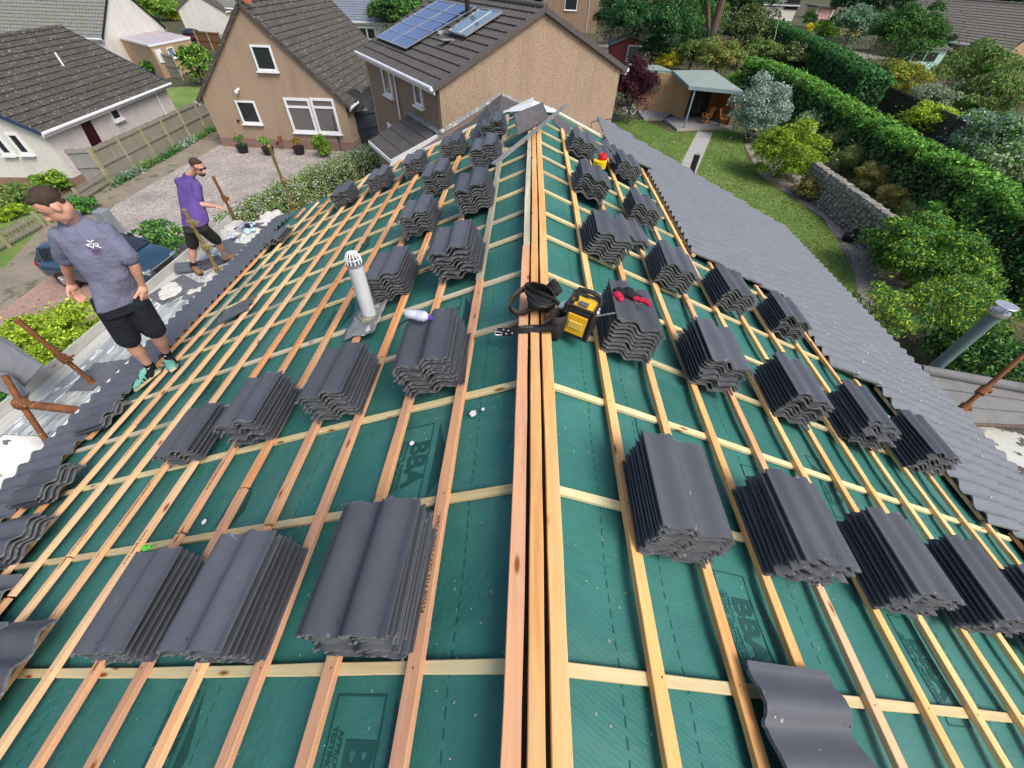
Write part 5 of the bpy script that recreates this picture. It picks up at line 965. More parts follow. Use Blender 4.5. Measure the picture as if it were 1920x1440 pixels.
# behind the tall hedge
for u, v, ru, rv, kd, lf_, lb, cat in [
    (1700, 74, 62, 56, ['mid', 'dark'], .10, 'large round leafy tree in front of the ribbed brown roof', 'tree'), (1560, 118, 40, 22, ['olive', 'conifer'], .09, 'spiky grey-green shrub between the two big hedges', 'shrub'),
    (1690, 150, 44, 34, ['rust', 'yg'], .09, 'reddish-yellow shrub behind the end of the dark fence', 'shrub'), (1735, 190, 40, 30, ['blue', 'olive'], .09, 'grey-green shrub left of the arching bush behind the fence', 'shrub'),
    (1745, 222, 48, 26, ['lime', 'yg'], .08, 'bright yellow-green shrub leaning over the dark fence', 'shrub'), (1830, 135, 70, 48, ['olive', 'mid'], .10, 'tall arching olive-green tree right of the mint summerhouse', 'tree'),
    (1790, 90, 34, 28, ['dark'], .10, 'very dark bush between the summerhouse and the arching tree', 'shrub'), (1865, 185, 62, 44, ['mid', 'olive'], .10, 'broad green bush right of the arching tree', 'shrub'),
    (1850, 262, 60, 48, ['blue', 'mid'], .08, 'grey-green bush left of the white railing', 'shrub'), (1890, 310, 56, 34, ['mid', 'pale'], .08, 'pale-flecked bush below the white railing', 'shrub'),
    (1630, 165, 36, 22, ['mid', 'conifer'], .09, 'green shrub just past the dark conifer hedge', 'shrub'), (1790, 188, 26, 26, ['mid', 'blue'], .09, 'small upright green shrub above the dark fence', 'shrub'), (1905, 118, 34, 12, ['hedge'], .10, 'bright clipped hedge piece at the right edge', 'shrub'),
    (1600, 52, 34, 34, ['conifer', 'blue'], .12, 'rounded conifer with bare leaning stem by the yellow wall', 'tree'), (1615, 20, 26, 16, ['gold', 'rust'], .12, 'golden-topped conifer at the top right', 'tree'), (1555, 55, 24, 20, ['yg', 'mid'], .12, 'yellow-green shrub in front of the pink garage', 'shrub'),
    (1520, 34, 12, 14, ['mid'], .12, 'small conical shrub before the pink garage door', 'shrub'), (1516, 52, 8, 7, ['gold'], .10, 'small yellow ball shrub beside the conifer hedge', 'shrub'), (1532, 50, 8, 7, ['yg'], .10, 'small olive ball shrub right of the yellow ball', 'shrub'), (1700, 8, 26, 10, ['dark'], .14, 'dark hedge top at the upper edge left of the ribbed roof', 'shrub')]:
    bush('tree' if cat == 'tree' else 'shrub', lb, cat, u, v, ru, rv, kd, lf_, 1.05, tr=.12 if cat == 'tree' else None)
# group of big trees behind the garden room
for u, v, ru, rv, kd, h_, lb in [(1200, 42, 62, 48, ['dark', 'conifer'], 3.6, 'tall dark conifer mass behind the red shed'), (1262, 60, 50, 58, ['dark', 'conifer'], 3.4, 'dark conifer left of the thick-trunked tree'),
                                 (1318, 30, 46, 44, ['dark', 'mid'], 3.2, 'dark bushy tree beside the thick leaning trunk'), (1402, 60, 46, 40, ['olive', 'dark'], 3.2, 'olive-leaved tree right of the thick trunk'),
                                 (1350, 108, 52, 28, ['olive', 'rust', 'mid'], 1.8, 'olive and rust-coloured thicket behind the garden room'), (1300, 100, 34, 24, ['olive', 'mid'], 1.7, 'leafy shrub right of the round yellow shrub'), (1425, 100, 40, 24, ['olive', 'mid'], 1.6, 'brown-green thicket at the near end of the tall hedge'),
                                 (1490, 108, 42, 22, ['olive', 'dark'], 1.5, 'dark olive shrubs in the gap between the big hedges'),
                                 (1150, 40, 34, 40, ['dark'], 3.0, 'narrow dark conifer just right of the brown house wall'), (1225, 92, 30, 22, ['dark'], 1.8, 'low dark conifer right of the red shed'), (1290, 78, 34, 30, ['dark'], 2.2, 'very dark shrub mass left of the thick trunk base')]:
    bush('tree', lb, 'tree', u, v, ru, rv, kd, .11, 1.0, h=h_, tr=.16, k=40, cr=.28)
b0 = G(1322, 118); t0 = PL(1352, 5, (0, 1, 0), b0+[0, 0, 0]); tt = empty('tree', b0, 'thick grey-brown leaning tree trunk behind the garden room', 'tree'); mb = MB(); mb.tube([b0, b0+(t0-b0)*.35+[-.1, 0, 0], b0+(t0-b0)*.7, t0+[0, 0, 1]], [.75, .62, .5, .42], 12); mb.tube([b0+(t0-b0)*.4, b0+(t0-b0)*.6+[-.8, 0, .2], b0+(t0-b0)*.9+[-1.6, 0, .6]], [.35, .28, .2], 9); mk('trunk', mb, BARK, tt)
c, e = clumpcloud(t0+[0.5, 1, 3.0], (4.5, 3.5, 2.2), 9000, 30, .3); leaves('crown', c, e, .14, LF['dark'], tt)
# lamp / pole and washing pole
pa_ = G(1443, 112); pt_ = PL(1468, 2, (0, 1, 0), pa_); mb = MB(); mb.tube([pa_, pt_], .05, 8); mb.bar(pt_+[-.5, 0, 0], pt_+[.5, 0, 0], .05, .05); tag(mk('washing_pole', mb, M('pale_green_pole', (.45, .5, .42)), None, pa_), 'thin pale pole with crossbar rising beside the dark conifer hedge', 'pole')
yw = G(1590, 68); mb = MB(); mb.box(yw+[0, 0, .5], (4.5, .3, 1.0)); mb.box(yw+[0, 0, 1.03], (4.7, .4, .08), None, 1); tag(mk('garden_wall', mb, [M('yellow_wall', (.5, .36, .12)), WHITE], None, yw), 'low yellow wall with white coping behind the conifer hedge', 'wall')
# far belt of trees and hedges beyond everything (mostly above the frame)
def belt(name, pts, h0, n, kinds, leaf, label=None):
    P = []; E_ = []
    for (x, y, r) in pts: c, e = clumpcloud((x, y, Z0+h0*.5), (r, r, h0*.6), n//len(pts), 16, .35); P.append(c); E_.append(e)
    P = np.concatenate(P); E_ = np.concatenate(E_); o = leaves(name, P, E_, leaf, LF[kinds]); tag(o, label, None, None, 'stuff'); return o
belt('far_trees', [(x, 105+10*sin(x*.3), 7) for x in range(-110, 150, 12)], 9, 30000, 'dark', .5)
# grass blades over the lawn, uncountable
n = 26000; xy = []
Lw = np.array([G(*q)[:2] for q in LAWNR]); x0, y0 = Lw.min(0); x1, y1 = Lw.max(0)
def inpoly(P, Q):
    c = np.zeros(len(P), bool); j = len(Q)-1
    for i in range(len(Q)):
        m = ((Q[i, 1] > P[:, 1]) != (Q[j, 1] > P[:, 1])) & (P[:, 0] < (Q[j, 0]-Q[i, 0])*(P[:, 1]-Q[i, 1])/(Q[j, 1]-Q[i, 1]+1e-12)+Q[i, 0]); c ^= m; j = i
    return c
cand = np.stack([rng.uniform(x0, x1, 90000), rng.uniform(y0, y1, 90000)], 1); cand = cand[inpoly(cand, Lw)][:60000]
pth = np.abs((cand-pa[:2])@px_[:2]) > pw+.03; cand = cand[pth]
P = np.column_stack([cand, np.full(len(cand), Z0+.03)]); LF['lawn'] = mat_leaf('lawn_blade', (.085, .17, .025), (.125, .235, .038), (.21, .29, .07), .5)
tag(leaves('lawn_grass', P, np.tile([0, 0, 1.], (len(P), 1)), .045, LF['lawn'], None, .28, None, .9), kind='stuff')
# body helpers
def cap(mb, a, b, ra, rb, bulge=0., n=14):
    a, b = np.array(a, float), np.array(b, float); ts = (0, .15, .35, .6, .85, 1); mb.tube([a+(b-a)*t for t in ts], [(ra+(rb-ra)*t)+bulge*sin(pi*min(1, t*1.5))*(1 if t < .67 else .5) for t in ts], n); mb.ball(a, ra, 12, 8); mb.ball(b, rb, 12, 8)
def loft(mb, rings, n=20):                       # rings: centre, right vec, fwd vec, rx, ry
    vs = []
    for c, r_, f_, rx, ry in rings:
        for k in range(n): a = 2*pi*k/n; ca, sa = cos(a), sin(a); e = .82; vs.append(np.array(c)+np.array(r_)*rx*np.sign(ca)*abs(ca)**e+np.array(f_)*ry*np.sign(sa)*abs(sa)**e)
    F = [(i*n+k, i*n+(k+1) % n, (i+1)*n+(k+1) % n, (i+1)*n+k) for i in range(len(rings)-1) for k in range(n)]; mb.add(vs, F, 0, True); mb.add(vs[:n], [tuple(range(n))[::-1]]); mb.add(vs[-n:], [tuple(range(n))])
def fuse(name, mb, mat, parent, vox=.008, smooth=3, wrinkle=0.):
    o = mk(name, mb, mat, parent); bpy.context.view_layer.update()
    m = o.modifiers.new('r', 'REMESH'); m.mode = 'VOXEL'; m.voxel_size = vox; s_ = o.modifiers.new('s', 'SMOOTH'); s_.iterations = smooth; s_.factor = .6
    dg = bpy.context.evaluated_depsgraph_get(); me = bpy.data.meshes.new_from_object(o.evaluated_get(dg)); o.modifiers.clear(); o.data = me; me.polygons.foreach_set('use_smooth', [True]*len(me.polygons)); 
    if not me.materials: me.materials.append(mat)
    return o
# ================================================================= scaffold beyond the left eaves
BOARD = M('cement_splashed_board', (.50, .52, .50), (.27, .29, .29), 3.2, .9, .4, .006, 30, stretch=(3, .8, 1), lo=.38, hi=.6, fleck=((.08, .085, .09), 5.5, .62)); BOARD2 = M('bluegrey_splashed_board', (.34, .37, .38), (.22, .24, .25), 3, .9, .4, .006, 30, stretch=(3, .8, 1), fleck=((.70, .72, .70), 4.5, .56)); EDGEB = M('pale_toe_board', (.54, .54, .50), (.38, .38, .35), 3, .9, .4, stretch=(8, .6, 1), fleck=((.12, .11, .1), 12, .68))
zs = -2.93
names = ['outermost, whitest', 'second from the outside', 'third from the outside', 'fourth from the outside', 'innermost, under the eaves']
for k in range(5):
    x = -7.02+.235*k; mb = MB(); mb.box((x, 5.75 if k < 4 else 5.7, zs), (.225, 6.3 if k else 6.4, .04)); o = mk('scaffold_board', mb, [EDGEB, BOARD2, BOARD, BOARD, BOARD2][k], None, (x, 5.7, zs)); bevel(o, .006, 1)
    tag(o, 'splashed scaffold board below the left eaves, %s' % names[k], 'scaffold board', 'boards of the scaffold platform')
mb = MB(); mb.box((-7.16, 5.75, zs+.07), (.035, 6.3, .17)); tag(mk('toe_board', mb, EDGEB, None, (-7.16, 5.7, zs)), 'pale upright toe board along the outer edge of the scaffold', 'toe board')
def pole(b, t, label, mat=RUST, name='scaffold_pole', joints=(.5,), down=True, r=.032):
    b, t = np.array(b, float), np.array(t, float); root = empty(name, b, label, 'scaffold pole', 'upright scaffold poles'); d = (t-b)/np.linalg.norm(t-b)
    mb = MB(); mb.tube([np.array([b[0], b[1], Z0]) if down else b-d*.1, b, t], r, 12); mk('tube', mb, mat, root)
    for j in joints:
        c = b+(t-b)*j; mb = MB(); mb.tube([c-d*.06, c+d*.06], r*1.7, 10); mb.box(c+np.array([r*2.2, 0, 0]), (.05, .05, .07)); mb.tube([c+[r*2.4, -.05, 0], c+[r*2.4, .06, 0]], .012, 6); mb.ball(c+[r*2.4, .065, 0], .02, 6, 4); mk('coupler', mb, mat, root)
    return root
pole(G(180, 722, -2.95), [-6.36, 3.48, -1.66], 'rusty scaffold pole standing just left of the man in grey', joints=(.02, .45))
pole(G(408, 507, -2.70), PL(345, 393, (0, 0, 1), (0, 0, -1.42)), 'olive-brown scaffold pole in front of the man in purple', OLIVE, joints=(.02, .42, .8))
pole(G(440, 410, -2.95), [-7.18, 9.05, -1.95], 'short red-brown scaffold pole by the purple-shirted man\'s hand', RUST, joints=(.5,))
pole(G(548, 385, -2.9), [-5.75, 9.3, -1.35], 'tall olive scaffold pole at the far left corner of the roof', OLIVE, joints=(.02, .45))
p_ = G(1800, 770, -2.6); pole(p_, PL(1925, 660, (0, 0, 1), (0, 0, -1.9)), 'rusty scaffold pole at the right frame edge beyond the eaves', RUST, joints=(.05, .35))
ra, rb = G(40, 757, -2.35), G(150, 770, -2.35); rt = empty('scaffold_rail', ra, 'thick rusty scaffold tube running in to the eaves at the left edge', 'scaffold rail')
mb = MB(); mb.tube([ra-(rb-ra)*.1, rb+(rb-ra)*.3], .05, 12); mk('tube', mb, RUST, rt); mb = MB(); mb.tube([ra+[-.02, .15, .35], ra, ra+[.15, -.5, -1.2]], .032, 10); mk('brace', mb, RUST, rt); mb = MB(); mb.ball(ra, (.08, .08, .09), 10, 6); mk('coupler', mb, RUST, rt)
DUST = mat_tile('dusty_grey_tile', (.15, .155, .175), (.19, .195, .215))
# grey ridge tiles hung over the rail at the left frame edge
GSM = M('smooth_grey_ridge_tile', (.15, .155, .175), (.19, .195, .21), 5, .7, .1)
def at_px(name, label, cat, pts, th, mat, z, group=None):
    P = [G(u, v, zz) for (u, v), zz in zip(pts, z)]; n = np.cross(P[1]-P[0], P[-1]-P[0]); n /= np.linalg.norm(n); mb = MB(); mb.prism(P, n*th if n[2] < 0 else -n*th); o = mk(name, mb, mat, None, P[0]); bevel(o, .004, 1); return tag(o, label, cat, group)
at_px('ridge_tile', 'smooth grey ridge tile standing at the left frame edge, broad upper piece', 'ridge tile', [(-30, 620), (10, 636), (78, 685), (40, 727), (0, 706), (-40, 680)], .03, GSM, [-2.0, -2.0, -2.2, -2.4, -2.35, -2.3])
at_px('ridge_tile', 'smooth grey ridge tile at the left frame edge, narrow lower piece', 'ridge tile', [(-30, 690), (8, 700), (50, 735), (45, 748), (22, 742), (-30, 722)], .04, GSM, [-2.15, -2.15, -2.3, -2.38, -2.38, -2.3])
# spare tiles and clutter lying on the boards
def spare(u, v, yaw, label, tilt=(0, 0), z=zs+.045, sc_=1., grp=None):
    p = G(u, v, z); m = Matrix.Translation(Vector(p)) @ Matrix.Rotation(yaw, 4, 'Z') @ Matrix.Rotation(tilt[0], 4, 'X') @ Matrix.Rotation(tilt[1], 4, 'Y'); put_tile(m, label, grp)
def spareslab(u, v, L, W_, yaw, label, tilt=.05, z=zs+.05, mat=GSM, th=.02):
    p = G(u, v, z); R_ = Matrix.Rotation(yaw, 3, 'Z') @ Matrix.Rotation(tilt, 3, 'X'); ax = [np.array(R_.col[i]) for i in range(3)]; mb = MB(); mb.box(p, (W_, L, th), ax); mb.box(p+ax[2]*(th*.6), (W_*.1, L, th*.6), ax); o = mk('flat_tile', mb, mat, None, p); bevel(o, .004, 1); tag(o, label, 'roof tile')
SLT = M('slate_grey_flat', (.10, .105, .12), (.13, .135, .15), 5, .7, .15)
spareslab(232-15, 722-25, .5, .36, .3, 'flat dark tile lying on the boards behind the rusty left pole', mat=SLT); spareslab(183, 700, .45, .33, .15, 'flat dark tile on the boards right behind the rusty pole joint', mat=SLT)
spareslab(168, 712, .42, .33, .1, 'flat grey tile on the outer boards left of the rusty pole', mat=SLT)
spareslab(322, 545, .8, .55, -.5, 'broad dark tile on the boards between the two men', .12, mat=SLT); spareslab(362, 548, .5, .3, .2, 'small dark tile on the boards next to the broad dark tile', .2, mat=SLT)
spare(352, 500, .5, 'wavy dark tile on the boards behind the purple-shirted man\'s left boot', (.1, .1), zs+.09); spare(395, 492, .9, 'wavy dark tile under the olive pole, between the purple-shirted man\'s boots', (.1, 0), zs+.06)
spareslab(430, 455, .5, .42, -.3, 'grey slab in front of the purple-shirted man\'s right knee', .05, mat=SLT); spareslab(440, 468, .5, .3, -.1, 'dark flat tile beside the purple-shirted man\'s right boot', .05, mat=SLT)
spare(475, 425, .2, 'wavy dark tile near the far end of the scaffold boards', (.05, .02), zs+.06)
MORT = M('pale_mortar_heap', (.66, .64, .57), (.5, .49, .44), 8, .95, .9, .02, 20)
for i, (u, v, L_) in enumerate([(425, 440, .55), (470, 445, .5), (505, 410, .6), (330, 540, .5), (395, 530, .4)]):
    q = G(u, v, zs+.04); mb = MB(); 
    for k in range(34): mb.ball(q+np.array([random.gauss(0, .09), random.gauss(0, L_*.33), random.uniform(0, .03)]), (random.uniform(.06, .13), random.uniform(.08, .16), .022), 8, 5, 0, None, .3)
    tag(fuse('mortar_spill', mb, MORT, None, .014, 2), 'heap of pale mortar on the scaffold boards, %s' % ['by the purple-shirted man\'s right knee', 'beside the blue plastic wrap', 'along the far eaves edge', 'just behind the grey-shirted man\'s hand', 'beside the purple-shirted man\'s left boot'][i], 'mortar heap')
q = G(468, 432, zs+.10); root = empty('plastic_wrap', q, 'crumpled blue and clear plastic wrap with a black glove at the far boards', 'plastic wrap'); BLUEP = M('blue_plastic', (.30, .48, .72), (.55, .66, .75), 9, .25, .4); mb = MB()
for k in range(16): mb.ball(q+np.array([random.gauss(0, .10), random.gauss(0, .16), random.uniform(-.04, .05)]), (random.uniform(.03, .08), random.uniform(.03, .09), .03), 7, 5, 0, None, .5)
mk('wrap', mb, BLUEP, root); mb = MB(); [mb.ball(q+np.array([random.gauss(-.05, .05), random.gauss(.1, .05), .07]), (.05, .04, .03), 7, 5, 0, None, .4) for _ in range(5)]; mk('glove', mb, BLACKP, root)
# bulk bag at the left edge
q = G(18, 850, -5.2); root = empty('bulk_bag', (q[0], q[1], Z0), 'crumpled white builder\'s bulk bag at the left frame edge below the scaffold', 'bulk bag'); BAG = M('white_woven_bag', (.72, .73, .72), (.60, .61, .62), 4, .7, .5, .03, 6)
mb = MB(); mb.ball((q[0], q[1], -5.6), (.75, .75, .95), 22, 14, 0, None, .16); mk('bag', mb, BAG, root); mb = MB(); mb.ball((q[0], q[1]+.1, -4.82), (.42, .42, .12), 12, 6, 0, None, .2); mk('rubble', mb, SLT, root)
mb = MB(); 
for a in (0.5, 2.0, 3.6, 5.2): c_ = np.array([q[0]+.6*cos(a), q[1]+.6*sin(a), -4.9]); mb.tube([c_+[-.08, 0, -.2], c_+[-.05, 0, .12], c_+[.08, 0, .12], c_+[.1, 0, -.2]], .025, 6)
mk('strap', mb, BAG, root)
# grey post-like bin lid behind the man
q = G(190, 398, -5.6); mb = MB(); mb.box((q[0], q[1], -6.0), (.42, .42, 1.0)); tag(bevel(mk('grey_bollard', mb, M('grey_plastic_bin', (.22, .25, .28), None, 4, .6, .1), None, (q[0], q[1], Z0)), .05, 3), 'grey upright post standing on the gravel behind the man in grey', 'post')
# stone trough-like cat statue omitted; small gutter bracket
# ================================================================= parked car
def car(cx, cy, yaw, label):
    r_ = empty('parked_car', (cx, cy, Z0), label, 'car'); u = np.array([cos(yaw), sin(yaw), 0]); s_ = np.array([-u[1], u[0], 0]); P_ = lambda a, b, z: np.array([cx, cy, Z0])+u*a*.87+s_*b+Zv*z
    BLUE = M('dark_blue_car_paint', (.012, .038, .072), (.014, .044, .082), 2, .25, 0, spec=.6, coat=1.); 
    prof = [(-2.1, .45, .75, .80), (-2.08, .40, .95, .84), (-1.9, .32, 1.0, .88), (-1.2, .28, 1.02, .90), (0, .28, 1.02, .91), (.9, .28, 1.0, .90), (1.5, .30, .93, .88), (1.95, .34, .80, .82), (2.12, .42, .66, .70)]
    mb = MB(); rows = []
    for a, zb_, zt_2, w_ in prof: rows.append([P_(a, -w_*.92, zb_), P_(a, -w_, zb_+.15), P_(a, -w_, (zb_+zt_2)/2+.05), P_(a, -w_*.93, zt_2-.04), P_(a, -w_*.8, zt_2), P_(a, w_*.8, zt_2), P_(a, w_*.93, zt_2-.04), P_(a, w_, (zb_+zt_2)/2+.05), P_(a, w_, zb_+.15), P_(a, w_*.92, zb_)])
    n = 10; V = [p for r in rows for p in r]; F = [(i*n+k, i*n+k+1, (i+1)*n+k+1, (i+1)*n+k) for i in range(len(rows)-1) for k in range(n-1)]; mb.add(V, [f[::-1] for f in F], 0, True); mb.add(rows[0], [tuple(range(n))]); mb.add(rows[-1], [tuple(range(n))[::-1]]); b = mk('body', mb, BLUE, r_)
    cab = [(-1.95, 1.0, 1.02, .78), (-1.6, 1.0, 1.42, .70), (-.9, 1.0, 1.50, .68), (.1, 1.0, 1.48, .68), (.55, 1.0, 1.36, .70), (1.15, .98, 1.0, .78)]
    rows = [[P_(a, -w_-.08, z0_), P_(a, -w_, z1_-.05), P_(a, -w_+.08, z1_), P_(a, w_-.08, z1_), P_(a, w_, z1_-.05), P_(a, w_+.08, z0_)] for a, z0_, z1_, w_ in cab]; n = 6; V = [p for r in rows for p in r]; fb, fg = [], []
    for i in range(len(rows)-1):
        for k in range(n-1): (fb if (k in (1, 2, 3) and 0 < i < 4 and i != 4 and not (i == 3 and False)) and i < 3 else fg).append((i*n+k, (i)*n+k+1, (i+1)*n+k+1, (i+1)*n+k)[::-1])
    mb = MB(); mb.add(V, fg, 0, True); mk('window', mb, GLASS, r_); mb = MB(); mb.add([v+Zv*.004 for v in V], fb, 0, True); mk('roof', mb, BLUE, r_)
    mb = MB()
    for sd in (-1, 1): 
        for a, b_ in ((-1.6, -1.62), (-.45, -.42), (.55, .62)): mb.bar(P_(b_, sd*.85, 1.0), P_(a+.05, sd*.71, 1.42 if a < 0 else 1.36), .07, .03, s_*sd)
    mk('pillar', mb, BLUE, r_)
    for a in (-1.3, 1.32):
        for sd in (-1, 1):
            c_ = P_(a, sd*.80, .33); mb = MB(); mb.tube([c_-s_*sd*.11, c_-s_*sd*.1, c_+s_*sd*.1, c_+s_*sd*.11], [.27, .33, .33, .29], 24); w2 = mk('wheel', mb, BLACKP, r_)
            mb = MB(); mb.tube([c_+s_*sd*.09, c_+s_*sd*.118], .20, 20); [mb.bar(c_+s_*sd*.125, c_+s_*sd*.125+(u*cos(t)+Zv*sin(t))*.2, .05, .02, s_) for t in np.linspace(0, 2*pi, 6)[:5]]; mk('rim', mb, STEEL, w2)
    for sd in (-1, 1):
        mb = MB(); mb.ball(P_(2.0, sd*.62, .70), (.10, .17, .05), 12, 8, 0, (u, s_, Zv)); mk('headlight', mb, M('headlight_glass', (.22, .25, .27), None, 3, .1, 0), r_); mb = MB(); mb.ball(P_(-2.02, sd*.72, .86), (.1, .14, .12), 10, 6, 0, (u, s_, Zv)); mk('tail_light', mb, M('tail_red', (.3, .01, .01), None, 3, .2, 0), r_)
        mb = MB(); mb.ball(P_(.75, sd*.98, 1.0), (.08, .12, .07), 10, 6, 0, (u, s_, Zv)); mk('wing_mirror', mb, BLUE, r_); mb = MB(); mb.box(P_(-.2, sd*.92, .82), (.2, .03, .03), (u, s_, Zv)); mk('door_handle', mb, STEEL, r_)
    mb = MB(); mb.box(P_(2.11, 0, .62), (.04, .9, .16), (u, s_, Zv)); mk('grille', mb, BLACKP, r_); mb = MB(); mb.bar(P_(2.13, -.5, .72), P_(2.13, .5, .72), .02, .02); mk('grille_trim', mb, STEEL, r_)
    mb = MB(); mb.box(P_(2.15, 0, .47), (.02, .52, .12), (u, s_, Zv)); pl = mk('number_plate', mb, WHITE, r_); text_mesh('KN16 JU', .10, frame4(P_(2.163, 0, .47), s_, Zv, u), BLACKP, 'plate_text', pl, .001, .001)
    return r_
car(-14.25, 11.6, radians(-2), 'dark blue hatchback parked on the red chippings behind the man in grey')
q = G(370, 82); cr_ = empty('parked_car', q, 'dark red car parked beside the brown fence at the top left', 'car'); mb = MB(); mb.ball(q+[0, 0, .62], (2.0, .85, .42), 16, 8); mk('body', mb, M('dark_red_paint', (.10, .01, .02), None, 3, .3, 0, coat=1.), cr_); mb = MB(); mb.ball(q+[-.2, 0, 1.05], (1.2, .72, .42), 14, 8); mk('window', mb, GLASS, cr_)
for a in (-1.2, 1.2):
    for sd in (-1, 1): mb = MB(); mb.tube([q+[a, sd*.75, .32], q+[a, sd*.9, .32]], .31, 16); mk('wheel', mb, BLACKP, cr_)

# ================================================================= people
def unit(v): v = np.array(v, float); return v/np.linalg.norm(v)
def hand(mb, w_, d, palmn, curl, side, s=1.):
    """w_ wrist, d direction to the fingers, palmn palm normal, side: towards the thumb"""
    d, palmn = unit(d), unit(palmn); x = unit(np.cross(d, palmn))*1.; x = x if x@np.array(side) > 0 else -x; c = np.array(w_, float)
    cap(mb, c, c+d*.03*s, .030*s, .034*s); 
    for k in (-1, 0, 1): cap(mb, c+d*.03*s+x*k*.018*s, c+d*.085*s+x*k*.026*s, .019*s, .016*s)
    for k, L in zip((1.5, .5, -.5, -1.5), (.072, .082, .075, .058)):
        p = c+d*.09*s+x*k*.0195*s; dd = d
        for j, q in enumerate((.45, .32, .23)): dd = unit(dd*cos(curl)+palmn*sin(curl)); e = p+dd*L*q*s; cap(mb, p, e, (.0105-.001*j)*s, (.0098-.001*j)*s, n=8); p = e
    p = c+d*.02*s+x*.03*s; dd = unit(d*.75+x*.6+palmn*.25)
    for q in (.035, .03, .025): e = p+dd*q*s; cap(mb, p, e, .013*s, .0115*s, n=8); p = e; dd = unit(dd+palmn*.35+d*.2)
def head(mb, c, F, U, s=1.):
    F = unit(F); U = unit(np.array(U)-F*(np.array(U)@F)); R_ = np.cross(F, U); c = np.array(c, float); ax = (R_, F, U)
    mb.ball(c+U*.025*s, (.076*s, .095*s, .098*s), 20, 14, 0, ax); mb.ball(c+F*.022*s-U*.045*s, (.060*s, .072*s, .078*s), 18, 12, 0, ax); mb.ball(c+F*.062*s-U*.098*s, (.030*s, .026*s, .024*s), 12, 8, 0, ax)   # skull, jaw, chin
    mb.tube([c+F*.088*s+U*.012*s, c+F*.104*s-U*.012*s, c+F*.118*s-U*.034*s, c+F*.096*s-U*.045*s], [.010*s, .012*s, .016*s, .014*s], 8); mb.ball(c+F*.092*s-U*.068*s, (.024*s, .012*s, .008*s), 10, 6, 0, ax)
    mb.ball(c+F*.090*s+U*.026*s, (.048*s, .012*s, .010*s), 12, 6, 0, ax)
    for sd in (-1, 1): mb.ball(c+R_*sd*.078*s-F*.005*s-U*.012*s, (.010*s, .020*s, .032*s), 10, 8, 0, ax)
    return c, R_, F, U
def hair(parent, c, R_, F, U, mat, s=1., beard=False, vox=.006):
    mb = MB(); ax = (R_, F, U); mb.ball(c+U*.050*s-F*.018*s, (.081*s, .092*s, .079*s), 22, 14, 0, ax, .03); mb.ball(c+U*.088*s+F*.042*s, (.062*s, .040*s, .028*s), 14, 8, 0, ax, .08); mb.ball(c+U*.0*s-F*.050*s, (.062*s, .038*s, .045*s), 14, 8, 0, ax, .03)
    for sd in (-1, 1): mb.ball(c+R_*sd*.066*s+F*.004*s+U*.030*s, (.013*s, .022*s, .026*s), 10, 6, 0, ax)
    fuse('hair', mb, mat, parent, vox, 1)
    if beard: mb = MB(); mb.ball(c+F*.055*s-U*.082*s, (.052*s, .05*s, .042*s), 16, 10, 0, ax, .03); fuse('beard', mb, mat, parent, vox, 1)
def face_bits(parent, c, R_, F, U, s=1., brow=None, shades=None):
    if shades:
        mb = MB()
        for sd in (-1, 1): mb.ball(c+R_*sd*.034*s+F*.098*s+U*.010*s, (.030*s, .010*s, .018*s), 12, 8, 0, (R_, F, U)); mb.bar(c+R_*sd*.066*s+F*.088*s+U*.014*s, c+R_*sd*.082*s-F*.01*s+U*.010*s, .006*s, .012*s, U)
        mb.bar(c-R_*.02*s+F*.104*s+U*.014*s, c+R_*.02*s+F*.104*s+U*.014*s, .01, .008, U); mk('sunglasses', mb, shades, parent); return
    mb = MB()
    for sd in (-1, 1): mb.ball(c+R_*sd*.032*s+F*.090*s+U*.006*s, (.013*s, .006*s, .006*s), 10, 6, 0, (R_, F, U))
    mk('eyes', mb, M('eye', (.30, .28, .26), (.05, .03, .02), 60, .2, 0), parent); mb = MB()
    for sd in (-1, 1): mb.bar(c+R_*sd*.016*s+F*.099*s+U*.030*s, c+R_*sd*.052*s+F*.086*s+U*.030*s, .012*s, .008*s, U)
    mk('eyebrows', mb, brow, parent); mb = MB(); mb.ball(c+F*.101*s-U*.068*s, (.022*s, .004*s, .006*s), 10, 6, 0, (R_, F, U)); mk('lips', mb, M('lips', (.42, .15, .12), None, 3, .5, 0), parent)
def shoe(parent, heel, toe, up, mat, sole, s=1., stripes=None, name='shoe'):
    h, t = np.array(heel, float), np.array(toe, float); d = unit(t-h); U = unit(np.array(up)-d*(np.array(up)@d)); x = np.cross(d, U); L = np.linalg.norm(t-h); mb = MB()
    loft(mb, [(h+U*.045*s, x, U, .030*s, .040*s), (h+d*L*.12+U*.055*s, x, U, .036*s, .055*s), (h+d*L*.35+U*.06*s, x, U, .038*s, .055*s), (h+d*L*.6+U*.04*s, x, U, .046*s, .038*s), (h+d*L*.85+U*.032*s, x, U, .046*s, .030*s), (h+d*L+U*.025*s, x, U, .028*s, .018*s)], 16)
    o = fuse(name, mb, mat, parent, .006, 2); mb = MB(); mb.prism([h-x*.03*s-d*.01, h-x*.035*s+d*L*.4, h-x*.045*s+d*L*.7, h-x*.03*s+d*(L+.01), h+x*.03*s+d*(L+.01), h+x*.045*s+d*L*.7, h+x*.035*s+d*L*.4, h+x*.03*s-d*.01][::-1], U*.022*s); mk('sole', mb, sole, o)
    if stripes:
        mb = MB()
        for sd in (-1, 1):
            for k in (.34, .46, .58): mb.bar(h+d*L*(k+.05)+U*.025*s+x*sd*.045*s, h+d*L*(k-.05)+U*.085*s+x*sd*.026*s, .016*s, .010*s, x*sd)
        mk('stripes', mb, stripes, o)
HAIRM = M('short_brown_hair', (.035, .022, .014), (.065, .042, .028), 30, .8, .9, .006, 160, stretch=(1, 1, .3)); 
